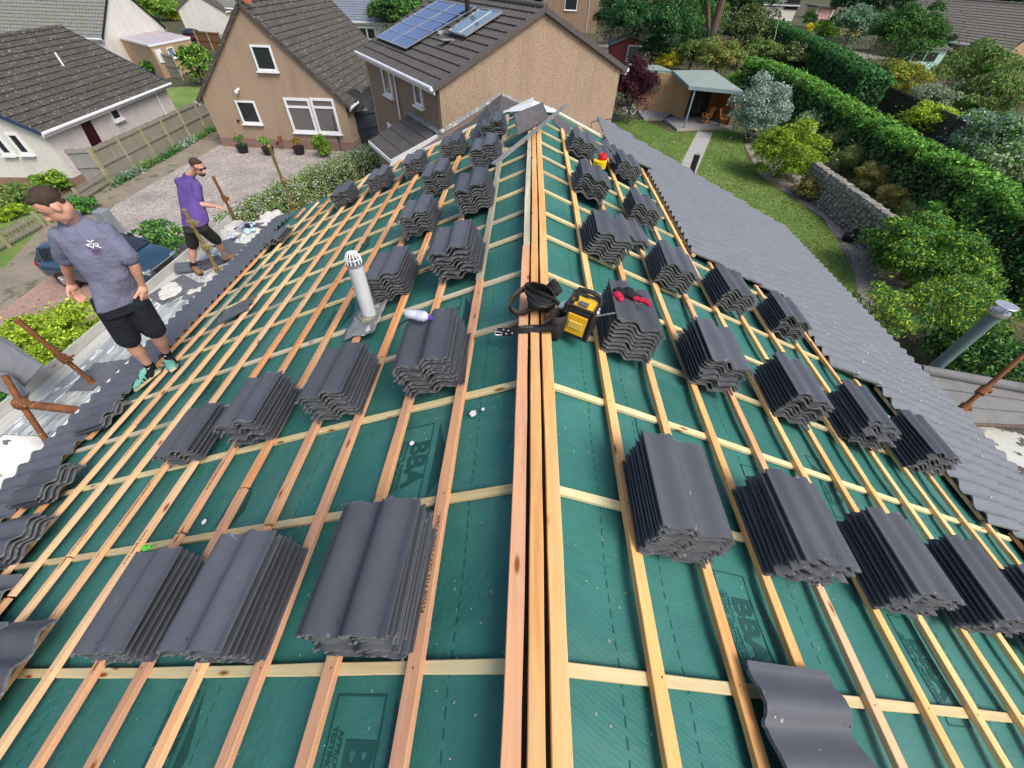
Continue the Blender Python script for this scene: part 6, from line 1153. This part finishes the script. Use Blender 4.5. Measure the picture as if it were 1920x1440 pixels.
def cloth(name, c, v=.12): return M(name, tuple(x*(1+v) for x in c), tuple(x*(1-v) for x in c), 5, .9, .9, .05, 6, lo=.35, hi=.65)
SHIRT = cloth('heather_grey_polo', (.150, .155, .225)); SHORT = cloth('black_shorts', (.012, .015, .022)); PURP = cloth('purple_tshirt', (.098, .056, .225)); BLKW = cloth('dark_work_shorts', (.028, .027, .024)); SOCK = cloth('black_sock', (.01, .011, .014)); MGREEN = M('mint_green_trainer', (.10, .34, .27), (.18, .42, .34), 12, .6, .3); GUM = M('gum_sole', (.55, .42, .24)); 
def person_grey():
    z = -1.68; k = 1.055; g_ = lambda u, v, h: G(u, v, z+h*k)
    r_ = empty('person', G(296, 705, z+.02), 'young man in grey polo and black shorts looking down as he walks the battens', 'person')
    neck, hc = g_(131, 410, 1.60), g_(99, 384, 1.745); sL, sR = g_(112, 440, 1.51), g_(199, 432, 1.51); eL, eR = g_(124, 492, 1.25), g_(250, 494, 1.24); wL, wR = g_(133, 532, 1.0), g_(267, 537, 1.0); hL, hR = g_(203, 570, .93), g_(246, 555, .93); kL, kR = g_(243, 640, .50), g_(291, 622, .52); aL, aR = g_(284, 690, .10), g_(314, 666, .10)
    rt = unit(sR-sL); pr_ = unit(hR-hL); fw = unit(np.cross((0, 0, 1.), rt)*-1); 
    if fw[1] > 0: fw = -fw
    up = unit(neck-(hL+hR)/2)
    F = unit([-.60, -.66, -.50]); U = unit([-.30, -.25, .9])
    mb = MB(); c, R_, F, U = head(mb, hc, F, U, 1.05); cap(mb, neck-up*.04, hc-U*.05-F*.02, .068, .062)
    pel = (hL+hR)/2; ch = (sL+sR)/2
    loft(mb, [(pel-up*.05, pr_, fw, .15, .10), (pel+(ch-pel)*.35, rt, fw, .14, .09), (pel+(ch-pel)*.8, rt, fw, .17, .10), (ch+up*.04, rt, fw, .10, .06)], 18)
    for s_, e_, w_ in ((sL, eL, wL), (sR, eR, wR)): cap(mb, s_, e_, .054, .042, .004); cap(mb, e_, w_, .041, .028, .006)
    for h_, k_, a_ in ((hL, kL, aL), (hR, kR, aR)): cap(mb, h_, k_, .080, .052); cap(mb, k_, a_, .054, .036, .016)
    hand(mb, wL, g_(150, 560, .86)-wL, [.5, -.2, -.1], .38, [.6, -.6, 0], 1.08); hand(mb, wR, g_(274, 575, .84)-wR, [-.6, -.2, -.3], .5, [-.4, -.9, 0], 1.08)
    fuse('body', mb, SKIN, r_, .0075, 2)
    hair(r_, c, R_, F, U, HAIRM, 1.05); face_bits(r_, c, R_, F, U, 1.05, HAIRM)
    mb = MB(); hem = (g_(150, 552, .96)+g_(250, 540, .96))/2; hem = pel-up*.015
    loft(mb, [(hem+rt*.01, pr_, fw, .190, .14), (hem+(ch-hem)*.15+rt*.02, pr_, fw, .176, .135), (hem+(ch-hem)*.4+rt*.025, rt, fw, .162, .125), (hem+(ch-hem)*.7+rt*.01, rt, fw, .186, .13), (ch-up*.01, rt, fw, .205, .115), (ch+up*.055, rt, fw, .135, .085), (neck+up*.005, rt, fw, .080, .072)], 24)
    for s_, e_ in ((sL, eL), (sR, eR)): d = unit(e_-s_); cap(mb, s_-up*.005, s_+(e_-s_)*.80, .070, .078); 
    o = fuse('shirt', mb, SHIRT, r_, .009, 3)
    mb = MB(); n_ = neck+up*.012; 
    for kk in range(24):
        a = 2*pi*kk/24; p = n_+rt*cos(a)*.078+fw*sin(a)*.072; q = n_+rt*cos(a+2*pi/24)*.078+fw*sin(a+2*pi/24)*.072
        if not (pi*.42 < a < pi*.54): mb.bar(p, q, .014, .045, up)
    mk('collar', mb, SHIRT, o)
    lg = ch+fw*.130+rt*.095-up*.06; X_, Y_ = rt, up; N_ = unit(np.cross(X_, Y_)); N_ = N_ if N_@fw > 0 else -N_
    try:
        dirn = N_; 
        m4 = frame4(lg+N_*.012, -rt if np.dot(np.cross(rt, up), N_) < 0 else rt, up, N_)
        LW = M('white_print', (.8, .8, .8), None, 3, .7, 0); LP = M('purple_print', (.16, .03, .22), None, 3, .7, 0)
        mb = MB(); Xa = np.array(m4.col[0][:3]); Ya = np.array(m4.col[1][:3]); B_ = lambda a, b: lg+N_*.014+Xa*a+Ya*b
        for a, b in (((-.045, .02), (-.005, -.012)), ((-.02, .055), (-.005, .035)), ((-.005, .035), (.022, .05)), ((-.045, .02), (.0, .022)), ((-.012, -.012), (.012, .022)), ((.012, .022), (.036, .018)), ((.036, .018), (.032, .002)), ((.032, .002), (.01, .004)), ((.014, .003), (.045, -.016))): mb.bar(B_(*a), B_(*b), .007, .004, N_)
        mk('logo', mb, LW, o); mb = MB()
        for a in (-.028, -.017, -.006, .005, .016): mb.bar(B_(a, -.030), B_(a+.004, -.048), .006, .004, N_)
        mb.bar(B_(-.035, -.030), B_(.024, -.030), .005, .004, N_); mk('logo_lettering', mb, LP, o)
    except Exception as ex: print('logo', ex)
    mb = MB(); loft(mb, [(pel-up*.10, pr_, fw, .165, .12), (pel+up*.0, pr_, fw, .185, .135), (pel+up*.10, pr_, fw, .175, .125)], 20)
    for h_, k_ in ((hL, kL), (hR, kR)): cap(mb, h_-up*.02, h_+(k_-h_)*.90, .112, .104)
    fuse('shorts', mb, SHORT, r_, .009, 3)
    NR = SN('L')[1]
    for a_, k_, toe_, heel_ in ((aL, kL, RP('L', *RF('L', 262, 728, .055), .058), RP('L', *RF('L', 306, 704, .055), .058)), (aR, kR, RP('L', *RF('L', 325, 704, .055), .058), RP('L', *RF('L', 318, 668, .055), .058))):
        heel_ = a_*[1, 1, 0]+[0, 0, heel_[2]]+unit((heel_-toe_)*[1, 1, 0])*.05; toe_ = heel_+unit(toe_-heel_)*.31; mb = MB(); cap(mb, a_+(k_-a_)*.17, a_, .046, .044); cap(mb, a_, heel_+unit(toe_-heel_)*.1+Zv*.05, .046, .045); sk = fuse('sock', mb, SOCK, r_, .007, 1)
        c_ = a_+(k_-a_)*.09+fw*.047+rt*.0; mb = MB(); mb.bar(c_-rt*.012+Zv*.0, c_+Zv*-.006, .004, .006, fw); mb.bar(c_+Zv*-.006, c_+rt*.02+Zv*.012, .004, .004, fw); mk('tick', mb, WHITE, sk)
        shoe(r_, heel_, toe_, NR, MGREEN, GUM, 1.12, SOCK, 'trainer')
person_grey()
def person_purple():
    z = -2.89; k = 1.04; g_ = lambda u, v, h: G(u, v, z+h*k)
    r_ = empty('person', G(385, 505, z+.02), 'bearded man in purple T-shirt and sunglasses on the scaffold boards, reaching right', 'person')
    neck, hc = g_(355, 324, 1.58), g_(370, 313, 1.70); sL, sR = g_(338, 338, 1.46), g_(367, 344, 1.46); eL, eR = g_(324, 352, 1.22), g_(370, 382, 1.20); wL, wR = g_(334, 372, 1.05), g_(404, 387, 1.17); hL, hR = g_(357, 422, .92), g_(378, 422, .92); kL, kR = g_(361, 462, .50), g_(407, 452, .52); aL, aR = g_(362, 500, .10), g_(422, 480, .12)
    sh_c = (sL+sR)/2; rt = unit((sR-sL)*[1, 1, .3]); sL, sR = sh_c-rt*.2, sh_c+rt*.2; fw = unit(np.cross((0, 0, 1.), rt)); pel = (hL+hR)/2; pr_ = unit(hR-hL)
    up = unit(neck-pel); F = unit([.93, -.30, -.28]); U = unit([.28, 0, .96]); eL = sL+unit(np.array([-.22, .25, -1.]))*.30; wL = eL+unit(fw*.45+rt*.3-Zv*.75)*.26
    mb = MB(); c, R_, F, U = head(mb, hc, F, U, 1.14); cap(mb, neck-up*.04, hc-U*.05-F*.02, .066, .060)
    loft(mb, [(pel-up*.05, pr_, fw, .16, .12), (pel+(sh_c-pel)*.35, rt, fw, .15, .12), (pel+(sh_c-pel)*.8, rt, fw, .18, .12), (sh_c+up*.05, rt, fw, .11, .07)], 18)
    for s_, e_, w_ in ((sL, eL, wL), (sR, eR, wR)): cap(mb, s_-up*.03, e_, .048, .044, .003); cap(mb, e_, w_, .044, .030, .006)
    for h_, k_, a_ in ((hL, kL, aL), (hR, kR, aR)): cap(mb, h_, k_, .09, .062); cap(mb, k_, a_, .058, .040, .016)
    hand(mb, wR, g_(424, 391, 1.14)-wR, [0, -.3, -.9], .25, [0, -1, .3], 1.08); hand(mb, wL, unit(fw*.7+rt*.5-Zv*.4), [.5, 0, -.5], .5, [0, 0, 1], 1.08); fuse('body', mb, SKIN, r_, .009, 2)
    hair(r_, c, R_, F, U, HAIRM, 1.14, True); face_bits(r_, c, R_, F, U, 1.14, None, BLACKP)
    mb = MB(); hem = pel+up*.075; loft(mb, [(hem-up*.03, rt, fw, .235, .19), (hem+up*.06, rt, fw, .228, .185), (hem+(sh_c-hem)*.3, rt, fw, .215, .175), (hem+(sh_c-hem)*.7, rt, fw, .225, .160), (sh_c-up*.01, rt, fw, .225, .135), (sh_c+up*.06, rt, fw, .14, .095), (neck+up*.01, rt, fw, .082, .078)], 24)
    for s_, e_ in ((sL, eL), (sR, eR)): cap(mb, s_-up*.035, s_+(e_-s_)*.80, .084, .092)
    fuse('t_shirt', mb, PURP, r_, .010, 3)
    mb = MB(); loft(mb, [(pel-up*.10, pr_, fw, .18, .14), (pel, pr_, fw, .18, .135), (pel+up*.06, pr_, fw, .16, .12)], 20)
    for h_, k_ in ((hL, kL), (hR, kR)): cap(mb, h_-up*.05, h_+(k_-h_)*.88, .112, .105)
    fuse('shorts', mb, BLKW, r_, .010, 3); BOOT = M('tan_work_boot', (.30, .17, .06), (.14, .07, .035), 8, .7, .3)
    for a_, k_, toe_, sm in ((aL, kL, g_(392, 524, .0), SOCK), (aR, kR, g_(444, 486, .0), M('grey_sock', (.3, .31, .32)))):
        zf = a_[2]-.10; h_ = np.array([a_[0], a_[1], zf]); d = unit((toe_-h_)*[1, 1, 0]); mb = MB(); cap(mb, a_+(k_-a_)*.2, a_, .054, .052); fuse('sock', mb, sm, r_, .008, 1)
        shoe(r_, h_-d*.07, h_+d*.23, (0, 0, 1), BOOT, BLACKP, 1.25, None, 'boot')
person_purple()

# ================================================================= flue pipes
bs, by = RF('L', 695, 600, .03); FB = RP('L', bs, by, .02); tp = np.array([FB[0], FB[1], FB[2]+.545]); fr2 = empty('flue_pipe', FB, 'white-painted metal flue with domed mesh cap and lead apron, rising through the left slope', 'flue')
PIPE = M('dirty_white_flue', (.62, .64, .66), (.48, .49, .50), 5, .45, .15, fleck=((.30, .26, .2), 9, .68)); mb = MB(); mb.tube([FB-[0, 0, .05], tp], .056, 24); mk('pipe', mb, PIPE, fr2); mb = MB(); mb.tube([FB+[0, 0, .06], FB+[0, 0, .085]], .060, 24); mb.tube([tp-[0, 0, .02], tp], .061, 24); mk('collar', mb, STEEL, fr2)
mb = MB(); 
for j in range(12): a = 2*pi*j/12; mb.tube([tp+[.057*cos(a), .057*sin(a), 0], tp+[.054*cos(a), .054*sin(a), .04], tp+[.035*cos(a), .035*sin(a), .075], tp+[0, 0, .088]], .0045, 5)
for z_, r2 in ((.035, .055),): mb.tube([tp+[r2*cos(a), r2*sin(a), z_] for a in np.linspace(0, 2*pi, 20)], .004, 5)
mk('cage_cap', mb, WHITE, fr2); mb = MB(); mb.tube([tp-[0, 0, .01], tp+[0, 0, .003]], .050, 20); mk('bore', mb, LEAD, fr2)
S, N = SN('L'); mb = MB(); ax = (S, np.array([0, 1., 0]), N); us = np.linspace(-.16, .26, 12); vs2 = np.linspace(-.15, .17, 10)
mb.grid(lambda a, b: RP('L', bs+b, by, .062)+np.array([0, -a+.02, 0])+N*(.012*sin(a*31)*sin(b*23)+(.010*random.random())-(.03*max(0, a-.2)*3)), us, vs2, 0, True)
ap = mk('lead_apron', mb, LEAD, fr2); sm_ = ap.modifiers.new('s', 'SOLIDIFY'); sm_.thickness = .006
mb = MB(); mb.tube([FB+N*.03, FB+N*.075], [.10, .066], 20); mk('mortar_ring', mb, M('cement', (.30, .28, .22), (.2, .19, .15), 14, .95, .8), fr2)
q = G(1738, 702, -3.7); t2 = PL(1850, 580, (0, 0, 1), (0, 0, q[2]+1.75)); t2 = np.array([q[0], q[1], q[2]+HH(q, 1855, 578)]); f3 = empty('flue_pipe', q, 'tall grey-green flue with flat round rain cap beyond the right eaves', 'flue'); GP = M('grey_green_flue', (.14, .215, .22), (.105, .165, .17), 3, .5, .1)
mb = MB(); mb.tube([q-[0, 0, 1.5], t2], .095, 24); mk('pipe', mb, GP, f3); mb = MB(); mb.tube([t2-[0, 0, .03], t2+[0, 0, .03]], .14, 24); mb.tube([t2+[0, 0, .03], t2+[0, 0, .035]], .10, 24); mk('ring', mb, STEEL, f3); mb = MB(); [mb.bar(t2+[.11*cos(a), .11*sin(a), 0], t2+[.11*cos(a), .11*sin(a), .13], .025, .006, (cos(a), sin(a), 0)) for a in (0.3, 2.4, 4.5)]; mk('bracket', mb, STEEL, f3); mb = MB(); mb.tube([t2+[0, 0, .13], t2+[0, 0, .14], t2+[0, 0, .145]], [.155, .155, .15], 28, smooth=False); mk('rain_cap', mb, STEEL, f3)

# ================================================================= tools on the ridge
LEATH = M('black_nylon', (.012, .011, .011), (.022, .020, .020), 30, .7, .5, .003, 90); LEATHB = M('brown_black_leather', (.03, .022, .017), (.05, .036, .028), 12, .6, .3)
bc = np.array([.10, 1.93, .13]); tb_ = empty('tool_belt', bc, 'black tool belt with open pouches lying across the ridge battens', 'tool belt')
def strap(pts, w_, mat, name, th=.004, up=(0, 0, 1)):
    mb = MB(); P = [np.array(p, float) for p in pts]; Q = []
    for a, b, c_, d in zip([P[0]]+P[:-2], P[:-1], P[1:], P[2:]+[P[-1]]):
        for t in np.linspace(0, 1, 6)[:-1]: Q.append(.5*((2*b)+(-a+c_)*t+(2*a-5*b+4*c_-d)*t*t+(-a+3*b-3*c_+d)*t**3))
    Q.append(P[-1]); up = np.array(up, float); vs = []
    for i, q in enumerate(Q):
        d = unit(Q[min(i+1, len(Q)-1)]-Q[max(i-1, 0)]); u_ = unit(up-d*(up@d)); s_ = np.cross(d, u_)
        for a, b in ((-1, -1), (1, -1), (1, 1), (-1, 1)): vs.append(q+u_*a*w_/2+s_*b*th/2)
    F = [(i*4+k, i*4+(k+1) % 4, (i+1)*4+(k+1) % 4, (i+1)*4+k) for i in range(len(Q)-1) for k in range(4)]; mb.add(vs, F+[(3, 2, 1, 0), tuple(len(vs)-4+k for k in range(4))], 0, True); return mk(name, mb, mat, tb_)
def pouch(c, r, h, axd, name='pouch', open_=True, fl=.62):
    c = np.array(c, float); d = unit(axd); x = unit(np.cross(d, (.3, .2, 1))); y = np.cross(d, x); mb = MB(); n = 18; rings = [(0, 1.0, .75), (.25, .97, .72), (.6, .85, .6), (.9, .62, .42), (1, .45, .28)]; vs = []
    for t, a, b in rings: vs += [c-d*h*t+x*r*a*cos(2*pi*k/n)+y*r*b*fl*sin(2*pi*k/n)*(1+.12*sin(3*2*pi*k/n+t*2)) for k in range(n)]
    F = [(i*n+k, i*n+(k+1) % n, (i+1)*n+(k+1) % n, (i+1)*n+k) for i in range(4) for k in range(n)]; mb.add(vs, F, 0, True); mb.add(vs[-n:], [tuple(range(n))]); o = mk(name, mb, LEATH, tb_); m = o.modifiers.new('s', 'SOLIDIFY'); m.thickness = .005
    mb = MB(); mb.tube([vs[k] for k in list(range(n))+[0]], .006, 6, 0, False); mk('rim_binding', mb, LEATHB, o); return o
q1 = G(1016, 556, .20); pouch(q1+[-.01, .02, .01], .118, .12, (-.12, -.22, .95), fl=.66); q2 = G(1046, 592, .16); pouch(q2+[0, .02, 0], .072, .16, (.02, .22, .95), fl=.95); q3 = G(1040, 548, .2); pouch(q3+[.02, .08, 0], .07, .14, (.6, .2, .6))
mb = MB(); mb.ball(q1+[0, 0, -.02], (.09, .09, .02), 14, 6); mk('dark_inside', mb, BLACKP, tb_)
strap([G(1048, 612, .14), G(1015, 616, .10), G(985, 617, .09), G(968, 620, .07), G(950, 622, .04), G(932, 622, .02)], .05, LEATH, 'belt', .005, (.1, .9, .5)); strap([G(985, 540, .20), G(966, 553, .18), G(957, 572, .13), G(965, 585, .10), G(982, 586, .10), G(1000, 578, .12), G(1020, 574, .14)], .035, LEATHB, 'loop_strap', .004, (0, .3, 1))
strap([G(985, 537, .21), G(1010, 550, .25), G(1040, 562, .24), G(1046, 575, .20), G(1036, 595, .17), G(1022, 606, .15)], .025, LEATH, 'rim_strap', .004)
bk_ = G(934, 623, .03); mb = MB(); r0 = [bk_+np.array([a, b, 0]) for a, b in ((-.018, -.025), (.022, -.025), (.022, .025), (-.018, .025), (-.018, -.025))]; mb.tube(r0, .004, 6); mb.tube([bk_+[.02, 0, 0], bk_+[-.02, 0, .004]], .003, 5); mk('buckle', mb, STEEL, tb_)
mb = MB(); [mb.ball(G(u, v, .075), .006, 6, 4) for u, v in ((944, 618), (949, 626), (953, 620), (960, 625))]; mk('rivets', mb, STEEL, tb_)
text_mesh('PORTA', .022, frame4(G(988, 613, .118), (.98, .12, 0), (-.1, .75, .6), (0, -.6, .8)), M('grey_stitch', (.15, .15, .15)), 'strap_print', tb_, .0006)
q = G(1058, 578, .12); gl_ = empty('safety_glasses', q, 'clear safety glasses tucked between tool belt and radio', 'safety glasses'); mb = MB(); mb.ball(q, (.05, .03, .035), 12, 8); mk('lens', mb, M('clear_lens', (.55, .62, .70), None, 3, .08, 0), gl_); mb = MB(); mb.tube([q+[-.05, 0, .01], q+[0, .03, .03], q+[.05, 0, .01]], .005, 6); mk('frame', mb, STEEL, gl_)
# site radio
RY = M('radio_yellow', (.80, .46, .02), (.76, .42, .02), 4, .4, .05); RK = M('radio_rubber', (.018, .018, .02), (.028, .028, .03), 12, .6, .2)
rc = G(1093, 580, .15)+np.array([.0, .0, 0]); rd = empty('site_radio', rc, 'yellow and black site radio with roll-cage handle, leaning beside the tool belt', 'radio')
ya = radians(-24); rc = rc+np.array([0, .02, -.035]); Xr = np.array([cos(ya), sin(ya), -.10]); Xr = unit(Xr); Yr = unit(np.array([-sin(ya), cos(ya), .0])-Xr*0); Zr = unit(np.cross(Xr, Yr)); Zr = unit(Zr+Yr*.05); Yr = np.cross(Zr, Xr); RB = lambda a, b, c_: rc+(Xr*a+Yr*b+Zr*(c_-.03))*.84
mb = MB(); mb.box(RB(0, 0, -.005), (.168, .16, .176), (Xr, Yr, Zr)); bevel(mk('case', mb, RY, rd), .02, 3); mb = MB()
for a in (-.10, .10):
    for b in (-.09, .09): mb.tube([RB(a, b, -.13), RB(a*1.05, b*1.08, 0), RB(a, b, .12)], .014, 8)
for c_ in (-.125, .115):
    for b in (-.09, .09): mb.tube([RB(-.1, b, c_), RB(.1, b, c_)], .009, 8)
    for a in (-.1, .1): mb.tube([RB(a, -.09, c_), RB(a, .09, c_)], .009, 8)
mk('roll_cage', mb, RK, rd); mb = MB(); mb.box(RB(0, -.088, -.005), (.152, .017, .176), (Xr, Yr, Zr)); bevel(mk('speaker_surround', mb, RK, rd), .008); mb = MB(); mb.box(RB(0, -.101, -.02), (.122, .010, .139), (Xr, Yr, Zr)); sp_ = bevel(mk('speaker_grille', mb, RY, rd), .006)
mb = MB(); [mb.bar(RB(-.05, -.110, -.02+k_*.02), RB(.05, -.110, -.02+k_*.02), .012, .006, Yr) for k_ in (-1, 0, 1)]; mk('grille_bars', mb, M('pale_yellow', (.85, .62, .12)), sp_)
mb = MB(); mb.tube([RB(-.09, .09, .11), RB(-.085, .10, .135), RB(0, .105, .145), RB(.085, .10, .135), RB(.09, .09, .11)], .014, 10); mk('handle', mb, RK, rd); mb = MB(); mb.box(RB(0, -.02, .112), (.06, .042, .005), (Xr, Yr, Zr)); mk('display', mb, M('lcd_grey', (.10, .11, .13), None, 3, .15, 0), rd)
for a, b in ((-.075, -.05), (-.06, 0), (-.07, .04)): mb = MB(); mb.tube([RB(a, b, .11), RB(a, b, .125)], .013, 12); mk('knob', mb, RK, rd)
mb = MB(); mb.tube([RB(.10, -.02, .05), RB(.22, -.01, .13)], .005, 6); mb.ball(RB(.105, 0, .07), .018, 8, 6); mb.ball(RB(.1, .03, .08), .016, 8, 6); mk('aerial', mb, STEEL, rd)
# glove on the tile stack
gt = RP('R', .45+.05, 2.0, .05+9*.0265+.04)+np.array([0, .02, 0]); gq_ = G(1180, 560, gt[2]); gl2 = empty('work_gloves', gq_, 'pair of crumpled red and black work gloves on the stack beside the radio', 'gloves'); REDF = cloth('red_fabric', (.42, .012, .05)); GLB = cloth('black_glove', (.015, .015, .018))
mb = MB(); c0 = gq_; 
for p, s_ in (((-.05, .04, .01), (.04, .035, .02)), ((0, .03, .015), (.05, .03, .02)), ((.045, .0, .01), (.045, .03, .018)), ((-.06, .07, .01), (.035, .03, .02)), ((.0, .06, .02), (.035, .03, .02))): mb.ball(c0+np.array(p), s_, 10, 8, 0, None, .25)
fuse('glove_black', mb, GLB, gl2, .006, 1); mb = MB()
for p, s_ in (((-.075, .02, .012), (.03, .028, .02)), ((-.06, -.005, .005), (.025, .03, .018)), ((.07, -.02, .008), (.035, .022, .016)), ((.10, -.035, .006), (.022, .03, .014)), ((.04, -.01, .012), (.03, .02, .016)), ((.11, -.06, .004), (.016, .022, .012))): mb.ball(c0+np.array(p), s_, 10, 8, 0, None, .25)
fuse('glove_red', mb, REDF, gl2, .006, 1)
# water bottle and wire
q = G(787, 592, .12); bt = empty('water_bottle', q, 'clear plastic water bottle with purple cap lying on the stack right of the flue', 'bottle'); d = unit(G(800, 594, .12)-q); mb = MB(); mb.tube([q-d*.085, q-d*.08, q-d*.03, q+d*.0, q+d*.035, q+d*.055], [.02, .030, .028, .031, .028, .014], 16); mk('bottle', mb, M('clear_bottle', (.60, .66, .72), (.42, .48, .56), 14, .1, .2, spec=.8), bt); mb = MB(); mb.tube([q+d*.052, q+d*.075], .015, 12); mk('cap', mb, M('purple_cap', (.14, .06, .45)), bt); mb = MB(); mb.tube([q-d*.01, q+d*.03], .0315, 16); mk('label_band', mb, M('blue_label', (.25, .28, .62), (.6, .62, .7), 14), bt)
mb = MB(); mb.tube([G(745, 615, .05), G(752, 606, .09), G(764, 600, .12), G(772, 599, .13)], .004, 6); tag(mk('wire', mb, BLACKP, None, G(755, 605, .08)), 'thin dark wire sticking out beside the water bottle', 'wire')
# red and yellow tub
q = G(1125, 303, -.02); tr2 = empty('tub', q, 'small yellow tub with red lid standing on the far right slope', 'tub'); mb = MB(); mb.tube([q-[0, 0, .07], q-[0, 0, .065], q+[0, 0, .015], q+[0, 0, .02]], [.066, .076, .080, .07], 20, smooth=False); mk('tub_body', mb, M('yellow_plastic', (.80, .55, .01), None, 3, .4, 0), tr2); mb = MB(); mb.tube([q+[.025, .02, .02], q+[.025, .02, .055], q+[.025, .02, .062]], [.052, .052, .046], 18, smooth=False); mb.tube([q+[.025+.038*cos(a), .02+.038*sin(a), .068] for a in np.linspace(0, 2*pi, 14)], .012, 6); mk('lid', mb, M('red_plastic', (.55, .02, .02), None, 3, .4, 0), tr2)
# small scraps: off-cuts, bits of paper, green cap
for u, v, s_, m_, lb in ((884, 772, .022, WHITE, 'torn white paper scrap beside the second left batten'), (903, 764, .010, WHITE, 'tiny white splinter right of the torn paper scrap'), (769, 828, .015, WHITE, 'small white fleck stuck to the batten left of the torn paper'), (378, 976, .018, WHITE, 'small white plastic bit on the membrane above the far-left stack')):
    s2, y2 = RF('L', u, v, .03); c_ = RP('L', s2, y2, .012); mb = MB(); S, N = SN('L'); mb.prism([c_+S*a*s_+np.array([0, b*s_, 0]) for a, b in ((-1, -.6), (.2, -1), (1, .1), (.3, 1), (-.8, .6))], N*.004); tag(mk('scrap', mb, m_, None, c_), lb, 'scrap')
s2, y2 = RF('L', 274, 1030, .09); c_ = RP('L', s2, y2, .095); mb = MB(); [mb.ball(c_+np.array([a, b, 0]), (.016, .014, .01), 8, 5, 0, None, .4) for a, b in ((0, 0), (.015, .012), (-.012, .01))]; tag(mk('green_plastic_scrap', mb, M('bright_green', (.10, .6, .05)), None, c_), 'crumpled bright green plastic scrap on the counter batten at left', 'scrap')
for k_, (u, v, w_) in enumerate(((962, 262, .10), (950, 290, .06), (953, 272, .05))):
    s2, y2 = RF('L', u, v, .03); c_ = RP('L', s2, y2, .07+.02*k_); mb = MB(); S, N = SN('L'); mb.box(c_, (w_, .05, .03), (S, (0, 1, 0), N)); tag(mk('timber_offcut', mb, PALE, None, c_), 'short pale timber off-cut near the far end of the left ridge batten, %s' % ('largest', 'nearest', 'middle')[k_], 'off-cut', 'off-cuts near the far ridge')
# sawdust and grit, uncountable
n = 1100; mb = MB()
for _ in range(n):
    side = 'L' if random.random() < .55 else 'R'; s2 = abs(random.gauss(0, 1.6))+.08; y2 = random.uniform(-.5, 5)
    if (side == 'L' and s2 > 4.6) or (side == 'R' and s2 > 4): continue
    c_ = RP(side, s2, y2, sag(y2, s2)+.0025); S, N = SN(side); a = random.uniform(0, pi); x = S*cos(a)+np.array([0, sin(a), 0]); y_ = np.cross(N, x); l_ = random.uniform(.0015, .006); w2 = .0013
    mb.add([c_-x*l_-y_*w2, c_+x*l_-y_*w2, c_+x*l_+y_*w2, c_-x*l_+y_*w2], [(0, 1, 2, 3)])
tag(mk('sawdust', mb, M('sawdust', (.6, .55, .42), (.5, .42, .3))), kind='stuff')
